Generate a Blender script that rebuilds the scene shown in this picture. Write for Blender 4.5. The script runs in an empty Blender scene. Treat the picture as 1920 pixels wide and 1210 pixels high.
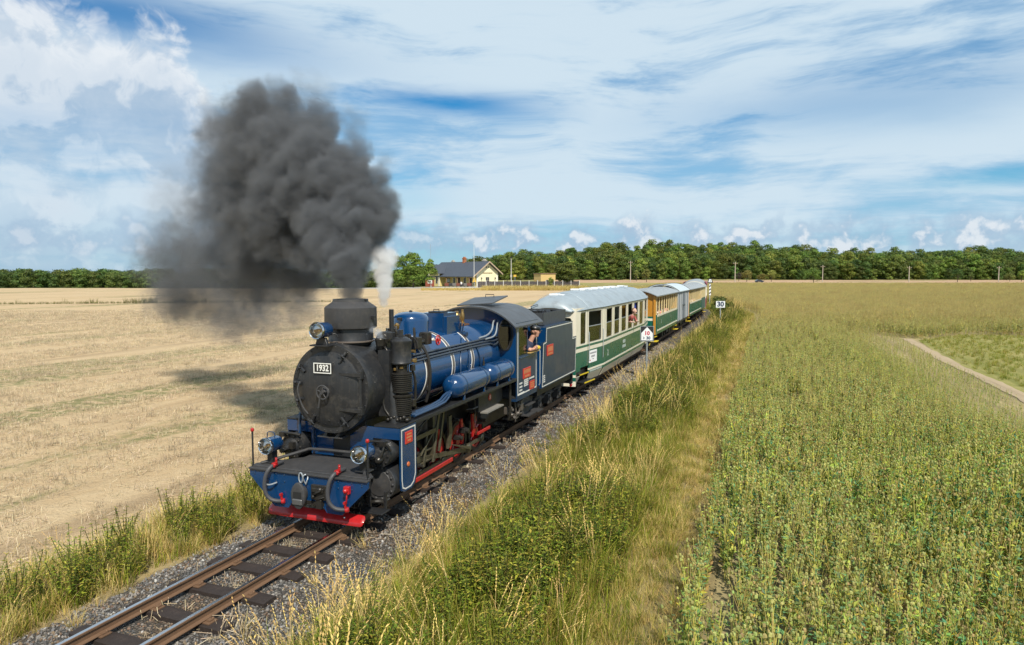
import bpy, bmesh, math, random
import numpy as np
from mathutils import Vector, Matrix
random.seed(11); RNG = np.random.default_rng(5)
R = math.radians
sc = bpy.context.scene
COL = sc.collection

# ------------------------------------------------------------------ camera
cd = bpy.data.cameras.new('camera'); cam = bpy.data.objects.new('camera', cd); COL.objects.link(cam)
cd.sensor_width = 36.0; cd.lens = 24.0; cd.clip_start = 0.1; cd.clip_end = 6000
CAM = Vector((0, 0, 3.8))
cam.location = CAM
PITCH = math.atan(90 / 1280)
cam.rotation_euler = (R(90) - PITCH, 0, 0)
sc.camera = cam

# ------------------------------------------------------------------ sun, sky, exposure
SUN_AZ = (0.26, -0.966); SUN_EL = R(49)
sund = Vector((SUN_AZ[0] * math.cos(SUN_EL), SUN_AZ[1] * math.cos(SUN_EL), math.sin(SUN_EL))).normalized()
ld = bpy.data.lights.new('sun', 'SUN'); sun = bpy.data.objects.new('sun', ld); COL.objects.link(sun)
ld.energy = 5.0; ld.angle = R(0.55); ld.color = (1.0, 0.925, 0.80)
sun.rotation_euler = sund.to_track_quat('Z', 'Y').to_euler()
sc.view_settings.view_transform = 'Standard'; sc.view_settings.look = 'None'
sc.view_settings.exposure = 0.16; sc.view_settings.gamma = 1.0; sc.view_settings.use_curve_mapping = False
sc.cycles.volume_step_rate = 1.5; sc.cycles.volume_max_steps = 256; sc.cycles.volume_bounces = 5
sc.cycles.max_bounces = 8; sc.cycles.transparent_max_bounces = 24
sc.cycles.use_adaptive_sampling = True; sc.cycles.adaptive_threshold = 0.02
sc.cycles.use_denoising = True

class NT:
    """small helper to write node trees as code"""
    def __init__(s, tree): s.t = tree
    def n(s, typ, **kw):
        nd = s.t.nodes.new(typ)
        for k, v in kw.items():
            if k == 'ins':
                for kk, vv in v.items():
                    s.set(nd, kk, vv)
            else: setattr(nd, k, v)
        return nd
    def set(s, nd, key, val):
        sock = nd.inputs[key]
        if isinstance(val, bpy.types.NodeSocket): s.t.links.new(val, sock)
        else: sock.default_value = val
    def math(s, op, a, b=None, c=None, clamp=False):
        nd = s.t.nodes.new('ShaderNodeMath'); nd.operation = op; nd.use_clamp = clamp
        for i, x in enumerate((a, b, c)):
            if x is not None: s.set(nd, i, x)
        return nd.outputs[0]
    def vmath(s, op, a, b=None, scale=None):
        nd = s.t.nodes.new('ShaderNodeVectorMath'); nd.operation = op
        s.set(nd, 0, a)
        if b is not None: s.set(nd, 1, b)
        if scale is not None: s.set(nd, 'Scale', scale)
        return nd.outputs['Value'] if op in ('LENGTH', 'DISTANCE', 'DOT_PRODUCT') else nd.outputs[0]
    def smooth(s, x, lo, hi, a=0.0, b=1.0):
        nd = s.t.nodes.new('ShaderNodeMapRange'); nd.interpolation_type = 'SMOOTHSTEP'
        s.set(nd, 'Value', x); s.set(nd, 'From Min', lo); s.set(nd, 'From Max', hi); s.set(nd, 'To Min', a); s.set(nd, 'To Max', b)
        return nd.outputs[0]
    def mix(s, f, a, b, blend='MIX'):
        nd = s.t.nodes.new('ShaderNodeMix'); nd.data_type = 'RGBA'; nd.blend_type = blend
        s.set(nd, 'Factor', f); s.set(nd, 'A', a); s.set(nd, 'B', b)
        return [o for o in nd.outputs if o.type == 'RGBA'][0]
    def mixf(s, f, a, b):
        nd = s.t.nodes.new('ShaderNodeMix'); nd.data_type = 'FLOAT'
        s.set(nd, 'Factor', f); s.set(nd, 'A', a); s.set(nd, 'B', b)
        return nd.outputs[0]
    def comb(s, x, y, z):
        nd = s.t.nodes.new('ShaderNodeCombineXYZ')
        for i, v in enumerate((x, y, z)): s.set(nd, i, v)
        return nd.outputs[0]
    def noise(s, vec, scale, detail=4, rough=0.55, dist=0.0, col=False, lac=2.0):
        nd = s.t.nodes.new('ShaderNodeTexNoise')
        if vec is not None: s.set(nd, 'Vector', vec)
        s.set(nd, 'Scale', scale); s.set(nd, 'Detail', detail); s.set(nd, 'Roughness', rough); s.set(nd, 'Distortion', dist); s.set(nd, 'Lacunarity', lac)
        return nd.outputs['Color' if col else 'Fac']
def c4(c): return (c[0], c[1], c[2], 1.0)

def make_world():
    w = bpy.data.worlds.new('World'); sc.world = w; w.use_nodes = True
    t = w.node_tree; t.nodes.clear(); N = NT(t)
    sky = N.n('ShaderNodeTexSky', sky_type='NISHITA', sun_disc=False, sun_elevation=SUN_EL,
              sun_rotation=math.atan2(SUN_AZ[0], SUN_AZ[1]), altitude=200, air_density=1.0, dust_density=0.5, ozone_density=2.5)
    def n2(vec, scale, detail, rough=0.55, dist=0.0, col=False):
        nd = N.n('ShaderNodeTexNoise', noise_dimensions='2D', ins={'Vector': vec, 'Scale': scale, 'Detail': detail, 'Roughness': rough, 'Distortion': dist})
        return nd.outputs['Color' if col else 'Fac']
    g = N.n('ShaderNodeTexCoord').outputs['Generated']
    x, y, z = N.n('ShaderNodeSeparateXYZ', ins={0: g}).outputs
    az = N.math('ARCTAN2', x, y); el = N.math('ARCSINE', z); q = N.comb(az, el, 0.0)
    wp = N.vmath('SUBTRACT', n2(q, 3.2, 2, 0.5, col=True), (0.5, 0.5, 0.5))
    # clear air: the physical sky
    clear = N.vmath('SCALE', N.n('ShaderNodeHueSaturation', ins={'Saturation': 1.38, 'Value': 1.0, 'Color': sky.outputs[0]}).outputs[0], scale=0.10)
    clear = N.vmath('MULTIPLY', clear, (0.56, 1.04, 1.10))
    # high sheet of thin cloud drawn out sideways, with torn gaps
    st = N.vmath('MULTIPLY', N.vmath('ADD', q, N.vmath('MULTIPLY', wp, (0.22, 0.055, 0))), (1.5, 7.5, 0))
    s1 = n2(N.vmath('ADD', st, (2.7, 0.4, 0)), 1.35, 6, 0.58, 0.10); s2 = n2(N.vmath('MULTIPLY', st, (1.6, 2.3, 0)), 2.6, 5, 0.66, 0.08)
    gap = None
    for ga, ge, ha, he, k, tilt in ((-0.085, 0.238, 0.13, 0.020, 1.0, -0.05), (-0.53, 0.318, 0.24, 0.036, 0.92, -0.10), (0.47, 0.222, 0.26, 0.034, 0.48, 0.02), (0.33, 0.207, 0.10, 0.012, 0.5, 0.06), (0.62, 0.112, 0.12, 0.012, 0.5, 0.0), (-0.15, 0.115, 0.06, 0.022, 0.35, 0.0), (1.5, 0.5, 0.4, 0.10, 0.7, 0.1), (-1.6, 0.45, 0.4, 0.08, 0.7, 0.1), (2.9, 0.4, 0.5, 0.10, 0.7, 0.0)):
        dx = N.math('SUBTRACT', az, ga); dy = N.math('SUBTRACT', N.math('SUBTRACT', el, ge), N.math('MULTIPLY', dx, tilt))
        dy = N.math('ADD', dy, N.math('MULTIPLY', N.math('SUBTRACT', s1, 0.5), 0.06))
        v = N.math('ADD', N.math('POWER', N.math('DIVIDE', dx, ha), 2.0), N.math('POWER', N.math('DIVIDE', dy, he), 2.0))
        v = N.math('MULTIPLY', N.math('EXPONENT', N.math('MULTIPLY', v, -1.0)), k)
        gap = v if gap is None else N.math('MAXIMUM', gap, v)
    ci = N.math('ADD', N.math('ADD', N.math('MULTIPLY', s1, 0.75), N.math('MULTIPLY', s2, 0.30)), N.smooth(el, 0.12, 0.40, 0.0, 0.10))
    cov = N.math('SUBTRACT', N.smooth(ci, 0.35, 0.58, 0.58, 0.97), N.math('MULTIPLY', gap, 0.95), clamp=True)
    cov = N.math('MULTIPLY', cov, N.math('MULTIPLY', N.smooth(el, 0.0, 0.09, 0.62, 1.0), N.smooth(el, 0.42, 1.1, 1.0, 0.5)))   # a thin sheet looks thinner overhead
    ccir = N.mix(N.smooth(ci, 0.38, 0.62), (0.36, 0.57, 0.78, 1), (0.65, 0.785, 0.885, 1))
    hz = N.math('SUBTRACT', 1.0, N.smooth(el, 0.0, 0.17))
    clear = N.mix(N.math('MULTIPLY', hz, 0.60), clear, (0.30, 0.53, 0.74, 1))
    col = N.mix(cov, clear, ccir)
    # heaped cloud: a bank, and a row of small ones low down
    qb = N.vmath('ADD', q, N.vmath('MULTIPLY', N.vmath('SUBTRACT', n2(q, 11.0, 3, 0.6, col=True), (0.5, 0.5, 0.5)), (0.055, 0.055, 0)))
    def cum(scale, off): return n2(N.vmath('ADD', qb, off), scale, 6, 0.60)
    top = N.math('MULTIPLY', N.smooth(N.math('ADD', az, N.math('MULTIPLY', N.math('SUBTRACT', s1, 0.5), 0.12)), -0.26, -0.50), N.smooth(az, -1.25, -0.95))
    back = N.math('MULTIPLY', N.smooth(N.math('ABSOLUTE', az), 1.1, 1.4), N.smooth(n2(N.comb(az, 3.0, 0), 1.4, 2), 0.45, 0.62))
    top = N.math('MULTIPLY', N.math('MAXIMUM', top, back), 0.315)
    d1 = cum(5.2, (3.1, 7.0, 0)); d1s = cum(5.2, (3.1 + 0.010, 7.0 + 0.030, 0))
    hgt = N.math('DIVIDE', N.math('SUBTRACT', el, 0.0), N.math('ADD', top, 0.001))
    m1 = N.math('SUBTRACT', N.math('ADD', N.math('MULTIPLY', d1, 1.5), 0.36), hgt)
    bank = N.math('MULTIPLY', N.smooth(m1, 0.0, 0.22), N.smooth(top, 0.06, 0.28))
    wisp = N.smooth(n2(q, 4.0, 4, 0.6), 0.35, 0.62)
    bank = N.math('MULTIPLY', bank, N.mixf(N.smooth(hgt, 0.25, 0.75), N.mixf(wisp, 0.25, 0.75), 1.0))
    sh1 = N.math('ADD', N.math('MULTIPLY', N.smooth(N.math('SUBTRACT', d1, d1s), -0.05, 0.07), 0.6), N.math('MULTIPLY', N.smooth(m1, 0.55, 0.02), 0.55), clamp=True)
    col = N.mix(N.math('MULTIPLY', bank, 0.88), col, N.mix(sh1, (0.38, 0.52, 0.69, 1), (0.86, 0.90, 0.94, 1)))
    qr = N.vmath('ADD', q, N.vmath('MULTIPLY', N.vmath('SUBTRACT', qb, q), (0.30, 0.30, 0)))
    d2 = n2(N.vmath('ADD', qr, (0.7, 2.0, 0)), 22.0, 5, 0.55); d2s = n2(N.vmath('ADD', qr, (0.7 + 0.002, 2.0 + 0.010, 0)), 22.0, 5, 0.55)
    rag = n2(N.comb(az, 5.0, 0), 7.0, 2, 0.5)
    band = N.math('MULTIPLY', N.smooth(el, 0.016, 0.040), N.smooth(el, N.math('ADD', 0.062, N.math('MULTIPLY', rag, 0.07)), 0.045))
    rsum = N.math('ADD', N.math('MULTIPLY', d2, 1.3), N.math('ADD', N.math('MULTIPLY', band, 0.36), N.math('MULTIPLY', rag, 0.25)))
    veil = N.math('MULTIPLY', N.smooth(N.math('ADD', rsum, N.math('MULTIPLY', s2, 0.25)), 0.95, 1.25), N.math('MULTIPLY', N.smooth(el, 0.012, 0.03), N.smooth(el, 0.10, 0.06)))
    col = N.mix(N.math('MULTIPLY', veil, 0.60), col, (0.36, 0.51, 0.68, 1))
    row = N.smooth(N.math('ADD', N.math('MULTIPLY', d2, 1.3), N.math('ADD', N.math('MULTIPLY', band, 0.36), N.math('MULTIPLY', rag, 0.25))), 1.06, 1.26)
    row = N.math('MULTIPLY', row, N.math('MULTIPLY', N.smooth(band, 0.05, 0.3), N.smooth(az, -0.16, 0.0, 0.35, 0.70)))
    sh2 = N.smooth(N.math('SUBTRACT', d2, d2s), -0.10, 0.08)
    col = N.mix(row, col, N.mix(sh2, (0.40, 0.54, 0.70, 1), (0.88, 0.91, 0.94, 1)))
    col = N.mix(N.smooth(z, -0.02, 0.0), (0.25, 0.22, 0.14, 1), col)
    bg = N.n('ShaderNodeBackground', ins={'Color': N.vmath('SCALE', col, scale=8.9), 'Strength': 0.1})
    out = N.n('ShaderNodeOutputWorld'); t.links.new(bg.outputs[0], out.inputs[0])
    w.cycles.sampling_method = 'MANUAL'; w.cycles.sample_map_resolution = 256
make_world()

# ------------------------------------------------------------------ mesh helpers
class MB:
    def __init__(s): s.v = []; s.f = []; s.m = []; s.T = None
    def add(s, vs, fs, m=0):
        o = len(s.v)
        if s.T is not None: vs = [s.T @ Vector(p) for p in vs]
        s.v.extend([tuple(p) for p in vs]); s.f.extend([tuple(i + o for i in f) for f in fs]); s.m.extend([m] * len(fs))
        return s
    def box(s, c, d, m=0, rot=None):
        hx, hy, hz = d[0] / 2, d[1] / 2, d[2] / 2
        vs = [Vector((x * hx, y * hy, z * hz)) for x in (-1, 1) for y in (-1, 1) for z in (-1, 1)]
        if rot is not None:
            rm = Matrix.Rotation(rot[2], 3, 'Z') @ Matrix.Rotation(rot[1], 3, 'Y') @ Matrix.Rotation(rot[0], 3, 'X')
            vs = [rm @ p for p in vs]
        c = Vector(c)
        return s.add([p + c for p in vs], [(0, 1, 3, 2), (4, 6, 7, 5), (0, 4, 5, 1), (2, 3, 7, 6), (0, 2, 6, 4), (1, 5, 7, 3)], m)
    def bb(s, x0, x1, y0, y1, z0, z1, m=0):
        return s.box(((x0 + x1) / 2, (y0 + y1) / 2, (z0 + z1) / 2), (abs(x1 - x0), abs(y1 - y0), abs(z1 - z0)), m)
    def rings(s, rings, m=0, cap0=True, cap1=True, closed=True):
        n = len(rings[0]); vs = [p for r in rings for p in r]; fs = []
        for i in range(len(rings) - 1):
            for j in range(n if closed else n - 1):
                k = (j + 1) % n
                fs.append((i * n + j, i * n + k, (i + 1) * n + k, (i + 1) * n + j))
        if cap0: fs.append(tuple(range(n - 1, -1, -1)))
        if cap1: fs.append(tuple((len(rings) - 1) * n + j for j in range(n)))
        return s.add(vs, fs, m)
    def lathe(s, prof, o, axis='z', n=24, m=0, cap0=True, cap1=True, a0=0.0):
        """prof: list of (radius, height along axis)"""
        ax = Vector({'x': (1, 0, 0), 'y': (0, 1, 0), 'z': (0, 0, 1)}[axis]) if isinstance(axis, str) else Vector(axis).normalized()
        h = Vector((0, 0, 1)) if abs(ax.z) < 0.9 else Vector((1, 0, 0))
        e1 = ax.cross(h).normalized(); e2 = ax.cross(e1).normalized(); o = Vector(o)
        rs = []
        for r, z in prof:
            rs.append([o + ax * z + (e1 * math.cos(a0 + 2 * math.pi * j / n) + e2 * math.sin(a0 + 2 * math.pi * j / n)) * max(r, 1e-4) for j in range(n)])
        return s.rings(rs, m, cap0, cap1)
    def cyl(s, p0, p1, r, r1=None, n=16, m=0, caps=True):
        p0 = Vector(p0); p1 = Vector(p1); d = p1 - p0
        return s.lathe([(r, 0), (r if r1 is None else r1, d.length)], p0, d, n, m, caps, caps)
    def tube(s, pts, r, n=8, m=0, smooth=0, caps=True, r1=None):
        P = [Vector(p) for p in pts]
        for _ in range(smooth):
            Q = [P[0]]
            for a, b in zip(P[:-1], P[1:]): Q += [a * 0.75 + b * 0.25, a * 0.25 + b * 0.75]
            P = Q + [P[-1]]
        tg = []
        for i in range(len(P)):
            d = P[min(i + 1, len(P) - 1)] - P[max(i - 1, 0)]
            tg.append(d.normalized() if d.length > 1e-9 else Vector((0, 0, 1)))
        h = Vector((0, 0, 1)) if abs(tg[0].z) < 0.9 else Vector((1, 0, 0))
        e = tg[0].cross(h).normalized(); rs = []
        for i, p in enumerate(P):
            e = (e - tg[i] * e.dot(tg[i])).normalized(); f = tg[i].cross(e)
            rr = r if r1 is None else r + (r1 - r) * i / (len(P) - 1)
            rs.append([p + (e * math.cos(2 * math.pi * j / n) + f * math.sin(2 * math.pi * j / n)) * rr for j in range(n)])
        return s.rings(rs, m, caps, caps)
    def prism(s, poly, plane, a, b, m=0):
        """extrude a 2-D polygon: plane 'xz' (along y), 'yz' (along x), 'xy' (along z), from a to b"""
        if plane == 'xz': f = lambda p, k: (p[0], k, p[1])
        elif plane == 'yz': f = lambda p, k: (k, p[0], p[1])
        else: f = lambda p, k: (p[0], p[1], k)
        return s.rings([[f(p, a) for p in poly], [f(p, b) for p in poly]], m)
    def frame(s, poly, plane, k, w, th, m=0):
        """thin closed line of width w along a polygon, standing th proud of k"""
        n = len(poly); P = [Vector((p[0], p[1])) for p in poly]; inn = []
        ar = sum(P[i].x * P[(i + 1) % n].y - P[(i + 1) % n].x * P[i].y for i in range(n)); sg = 1 if ar > 0 else -1
        for i in range(n):
            d0 = (P[i] - P[i - 1]).normalized(); d1 = (P[(i + 1) % n] - P[i]).normalized()
            n0 = Vector((-d0.y, d0.x)) * sg; n1 = Vector((-d1.y, d1.x)) * sg
            b = (n0 + n1); b = b / max(b.dot(n0), 0.3) if b.length > 1e-6 else n0
            inn.append(P[i] + b * w)
        if plane == 'xz': f = lambda p, q: (p[0], q, p[1])
        elif plane == 'yz': f = lambda p, q: (q, p[0], p[1])
        else: f = lambda p, q: (p[0], p[1], q)
        rs = [[f(p, k) for p in P], [f(p, k + th) for p in P], [f(p, k + th) for p in inn], [f(p, k) for p in inn]]
        return s.rings(rs, m, False, False)
    def mesh(s, name, mats, smooth=35, bevel=0.0, seg=1):
        me = bpy.data.meshes.new(name)
        me.from_pydata(s.v, [], s.f)
        mats = mats if isinstance(mats, (list, tuple)) else [mats]
        for x in mats: me.materials.append(x)
        if len(mats) > 1: me.polygons.foreach_set('material_index', np.array(s.m, dtype=np.int32))
        me.update()
        bm = bmesh.new(); bm.from_mesh(me)
        bmesh.ops.recalc_face_normals(bm, faces=bm.faces)
        if bevel > 0:
            ed = [e for e in bm.edges if len(e.link_faces) == 2 and e.calc_face_angle(0) > R(40)]
            bmesh.ops.bevel(bm, geom=ed, offset=bevel, segments=seg, affect='EDGES', clamp_overlap=True)
        bm.to_mesh(me); bm.free()
        if smooth:
            me.shade_smooth(); me.set_sharp_from_angle(angle=R(smooth))
        return me
    def build(s, name, mats, parent=None, smooth=35, bevel=0.0, seg=1, **tg):
        return link(name, s.mesh(name, mats, smooth, bevel, seg), parent, **tg)

def link(name, data, parent=None, label=None, cat=None, group=None, kind=None, loc=None, rot=None):
    o = bpy.data.objects.new(name, data); COL.objects.link(o)
    if parent is not None: o.parent = parent
    if loc is not None: o.location = loc
    if rot is not None: o.rotation_euler = rot
    tag(o, label, cat, group, kind)
    return o
def tag(o, label=None, cat=None, group=None, kind=None):
    for k, v in (('label', label), ('category', cat), ('group', group), ('kind', kind)):
        if v is not None: o[k] = v
    return o
def thing(name, label, cat, loc=(0, 0, 0), rz=0.0, group=None):
    o = bpy.data.objects.new(name, None); COL.objects.link(o); o.empty_display_size = 0.2
    o.location = loc; o.rotation_euler = (0, 0, rz); tag(o, label, cat, group)
    return o
def copy_tree(o, parent=None):
    c = o.copy(); COL.objects.link(c)
    if parent is not None: c.parent = parent
    for ch in list(o.children): copy_tree(ch, c)
    return c
def text_mesh(body, size, mat, bold=0.0, align='CENTER', extrude=0.0015, spacing=1.0):
    cu = bpy.data.curves.new('lettering', 'FONT'); cu.body = body; cu.size = size; cu.align_x = align; cu.align_y = 'CENTER'
    cu.offset = bold; cu.extrude = extrude; cu.space_character = spacing; cu.resolution_u = 3
    ob = bpy.data.objects.new('lettering', cu); COL.objects.link(ob)
    dg = bpy.context.evaluated_depsgraph_get()
    me = bpy.data.meshes.new_from_object(ob.evaluated_get(dg)); me.name = 'lettering'
    bpy.data.objects.remove(ob); bpy.data.curves.remove(cu)
    me.materials.clear(); me.materials.append(mat)
    return me

# ------------------------------------------------------------------ materials
MATS = {}
def mat(name, col, rough=0.5, metal=0.0, var=0.12, vscale=6.0, bump=0.0, bscale=40.0, coat=0.0, dirt=0.0, dirtcol=(0.12, 0.10, 0.07), spec=0.5, rvar=0.15, streak=0.0):
    if name in MATS: return MATS[name]
    m = bpy.data.materials.new(name); m.use_nodes = True; t = m.node_tree; N = NT(t)
    b = t.nodes['Principled BSDF']
    tc = N.n('ShaderNodeTexCoord').outputs['Object']
    n1 = N.noise(tc, vscale, 5, 0.6)
    f = N.math('ADD', N.math('MULTIPLY', N.math('SUBTRACT', n1, 0.5), 2 * var), 1.0)
    col_ = N.vmath('SCALE', (col[0], col[1], col[2]), scale=f)
    if dirt > 0:
        n2 = N.noise(tc, vscale * 2.3, 6, 0.7)
        k = N.math('MULTIPLY', N.smooth(n2, 0.48, 0.72), dirt)
        col_ = N.mix(k, col_, c4(dirtcol))
    if streak > 0:
        mp = N.n('ShaderNodeMapping', ins={'Vector': tc, 'Scale': (9.0, 9.0, 0.7)})
        k = N.math('MULTIPLY', N.smooth(N.noise(mp.outputs[0], 3.0, 5, 0.65), 0.5, 0.78), streak)
        col_ = N.mix(k, col_, c4(dirtcol))
    N.set(b, 'Base Color', col_)
    N.set(b, 'Roughness', N.math('ADD', rough, N.math('MULTIPLY', N.math('SUBTRACT', N.noise(tc, vscale * 1.7, 4, 0.6), 0.5), 2 * rvar), clamp=True))
    N.set(b, 'Metallic', metal); N.set(b, 'Coat Weight', coat); N.set(b, 'Coat Roughness', 0.08); N.set(b, 'Specular IOR Level', spec)
    if bump > 0:
        bp = N.n('ShaderNodeBump', ins={'Strength': 1.0, 'Distance': bump, 'Height': N.noise(tc, bscale, 5, 0.6)})
        N.set(b, 'Normal', bp.outputs[0])
    MATS[name] = m
    return m
def glass_mat(name, tint=(0.55, 0.6, 0.55), alpha=0.35, rough=0.03):
    if name in MATS: return MATS[name]
    m = bpy.data.materials.new(name); m.use_nodes = True; t = m.node_tree; N = NT(t)
    t.nodes.remove(t.nodes['Principled BSDF'])
    tc = N.n('ShaderNodeTexCoord').outputs['Object']
    tr = N.n('ShaderNodeBsdfTransparent', ins={'Color': c4(tint)})
    gl = N.n('ShaderNodeBsdfGlossy', ins={'Color': (1, 1, 1, 1), 'Roughness': N.math('ADD', rough, N.math('MULTIPLY', N.noise(tc, 3.0, 3), 0.04))})
    fr = N.n('ShaderNodeFresnel', ins={'IOR': 1.5})
    mx = N.n('ShaderNodeMixShader', ins={0: N.math('ADD', N.math('MULTIPLY', fr.outputs[0], 0.9), 0.03)})
    t.links.new(tr.outputs[0], mx.inputs[1]); t.links.new(gl.outputs[0], mx.inputs[2])
    t.links.new(mx.outputs[0], t.nodes['Material Output'].inputs[0])
    MATS[name] = m
    return m
def leaf_mat(name, cols, trans=0.3, rough=0.6, attr=True, hue=0.03, val=0.35, spec=0.25, patch=None, sat=1.0):
    """foliage: per-face colour attribute times per-instance random, partly translucent. patch = (second colour, scale) mixes by place"""
    if name in MATS: return MATS[name]
    m = bpy.data.materials.new(name); m.use_nodes = True; t = m.node_tree; N = NT(t)
    b = t.nodes['Principled BSDF']
    oi = N.n('ShaderNodeObjectInfo')
    if attr: base = N.n('ShaderNodeAttribute', attribute_name='col').outputs['Color']
    else: base = N.mix(N.noise(N.n('ShaderNodeTexCoord').outputs['Object'], 1.2, 4), c4(cols[0]), c4(cols[1]))
    rnd = oi.outputs['Random']
    hs = N.n('ShaderNodeHueSaturation', ins={'Hue': N.math('ADD', 0.5 - hue, N.math('MULTIPLY', rnd, 2 * hue)),
             'Saturation': sat, 'Value': N.math('ADD', 1.0 - val, N.math('MULTIPLY', N.math('FRACT', N.math('MULTIPLY', rnd, 7.31)), 2 * val)), 'Color': base})
    colr = hs.outputs[0]
    if patch:
        wp = N.n('ShaderNodeNewGeometry').outputs['Position']
        k = N.smooth(N.noise(wp, patch[1], 4, 0.6), 0.40, 0.64)
        ripe = N.math('MULTIPLY', N.smooth(N.n('ShaderNodeSeparateXYZ', ins={0: wp}).outputs[1], 9.0, 70.0), 0.80)   # the crop is riper away from the near edge
        colr = N.mix(N.math('MAXIMUM', N.math('MULTIPLY', k, patch[2]), ripe), colr, N.mix(0.35, c4(patch[0]), colr))
    N.set(b, 'Base Color', colr); N.set(b, 'Roughness', rough); N.set(b, 'Specular IOR Level', spec)
    tr = N.n('ShaderNodeBsdfTranslucent', ins={'Color': N.mix(0.5, colr, (0.55, 0.6, 0.1, 1), 'MULTIPLY') if False else colr})
    mx = N.n('ShaderNodeMixShader', ins={0: trans})
    t.links.new(b.outputs[0], mx.inputs[1]); t.links.new(tr.outputs[0], mx.inputs[2])
    t.links.new(mx.outputs[0], t.nodes['Material Output'].inputs[0])
    MATS[name] = m
    return m

BLUE = mat('blue_paint', (0.003, 0.038, 0.122), 0.20, var=0.16, vscale=2.5, coat=0.85, dirt=0.15, dirtcol=(0.012, 0.022, 0.04), rvar=0.10, streak=0.08, bump=0.0005, bscale=9)
NAVY = mat('dark_blue_paint', (0.007, 0.032, 0.085), 0.32, var=0.12, vscale=2.5, coat=0.45, dirt=0.22, dirtcol=(0.02, 0.028, 0.045), rvar=0.12, streak=0.25)
BLACK = mat('black_paint', (0.016, 0.017, 0.019), 0.42, var=0.25, vscale=5, dirt=0.35, dirtcol=(0.055, 0.05, 0.045), bump=0.0008, bscale=60)
SMOKEBOX = mat('smokebox_black', (0.018, 0.019, 0.021), 0.44, var=0.35, vscale=3.0, dirt=0.55, dirtcol=(0.070, 0.064, 0.056), streak=0.35, rvar=0.2, bump=0.002, bscale=22)
SOOT = mat('sooty_steel', (0.040, 0.040, 0.042), 0.55, var=0.3, vscale=5, dirt=0.4, dirtcol=(0.09, 0.08, 0.07), bump=0.001, bscale=70, streak=0.3)
GREASE = mat('oily_steel', (0.045, 0.042, 0.038), 0.35, metal=0.5, var=0.4, vscale=8, dirt=0.5, dirtcol=(0.02, 0.018, 0.015))
STEEL = mat('rod_steel', (0.16, 0.145, 0.10), 0.38, metal=0.7, var=0.25, vscale=6, dirt=0.5, dirtcol=(0.06, 0.05, 0.03))
CHROME = mat('chrome', (0.75, 0.75, 0.74), 0.10, metal=1.0, var=0.05, rvar=0.03)
BRASS = mat('old_brass', (0.32, 0.21, 0.08), 0.35, metal=0.8, var=0.25, vscale=20, dirt=0.5, dirtcol=(0.10, 0.07, 0.04))
COPPER = mat('dull_copper', (0.22, 0.11, 0.06), 0.45, metal=0.6, var=0.3, vscale=18, dirt=0.5)
RED = mat('red_paint', (0.40, 0.012, 0.014), 0.36, var=0.2, vscale=7, coat=0.4, dirt=0.4, dirtcol=(0.10, 0.01, 0.01))
PLATE_RED = mat('plate_red', (0.50, 0.045, 0.03), 0.4, var=0.12, vscale=25)
PLATE_GOLD = mat('plate_letter', (0.50, 0.22, 0.10), 0.45, var=0.15)
WHITE = mat('white_paint', (0.74, 0.74, 0.70), 0.45, var=0.06, dirt=0.15)
LINEW = mat('lining_white', (0.62, 0.62, 0.57), 0.5, var=0.1, vscale=9, dirt=0.25)
BANDG = mat('band_grey', (0.17, 0.14, 0.12), 0.4, metal=0.4, var=0.2)
RUBBER = mat('hose_rubber', (0.05, 0.05, 0.055), 0.6, var=0.2, vscale=15, bump=0.001, bscale=90)
ROOFG = mat('cab_roof_grey', (0.060, 0.065, 0.072), 0.42, var=0.2, vscale=2.5, dirt=0.3, dirtcol=(0.11, 0.10, 0.09))
DARKIN = mat('dark_interior', (0.012, 0.012, 0.012), 0.8)
GLASS = glass_mat('window_glass')
LENS = glass_mat('lens_glass', (0.95, 0.95, 0.95))
GREEN = mat('coach_green', (0.006, 0.115, 0.082), 0.30, var=0.10, vscale=1.6, coat=0.6, dirt=0.3, dirtcol=(0.05, 0.09, 0.05), streak=0.18)
CREAM = mat('coach_cream', (0.77, 0.72, 0.585), 0.38, var=0.06, vscale=2, coat=0.4, dirt=0.18, dirtcol=(0.45, 0.38, 0.26), streak=0.28, bump=0.001, bscale=3)
COACHROOF = mat('coach_roof', (0.30, 0.355, 0.39), 0.46, metal=0.15, var=0.22, vscale=1.3, dirt=0.55, dirtcol=(0.17, 0.175, 0.18), streak=0.3)
GREYROOF = mat('felt_roof', (0.26, 0.29, 0.31), 0.5, var=0.18, vscale=2, dirt=0.3, dirtcol=(0.14, 0.14, 0.15))
ORANGE = mat('varnished_boards', (0.46, 0.21, 0.025), 0.38, var=0.18, vscale=5, coat=0.3)
YCREAM = mat('yellow_cream', (0.62, 0.50, 0.26), 0.45, var=0.08)
YELLOW = mat('step_yellow', (0.62, 0.46, 0.02), 0.5, var=0.12, vscale=9, dirt=0.3)
VANGREY = mat('van_grey', (0.22, 0.25, 0.28), 0.5, var=0.14, vscale=4, dirt=0.35, dirtcol=(0.12, 0.11, 0.10), streak=0.3)
RUSTRAIL = mat('rail_rust', (0.145, 0.082, 0.045), 0.75, var=0.25, vscale=10, bump=0.001, bscale=80, dirt=0.4, dirtcol=(0.09, 0.06, 0.04))
RAILTOP = mat('rail_running_band', (0.60, 0.61, 0.63), 0.20, metal=1.0, var=0.10, vscale=4, dirt=0.08, dirtcol=(0.2, 0.15, 0.1))
SLEEPER = mat('tarred_timber', (0.026, 0.018, 0.015), 0.75, var=0.4, vscale=6, bump=0.008, bscale=14, dirt=0.30, dirtcol=(0.075, 0.052, 0.038))
GALV = mat('galvanised_post', (0.36, 0.40, 0.43), 0.42, metal=0.4, var=0.15, vscale=12)
SKIN = mat('skin', (0.52, 0.28, 0.20), 0.55, var=0.08)
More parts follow.
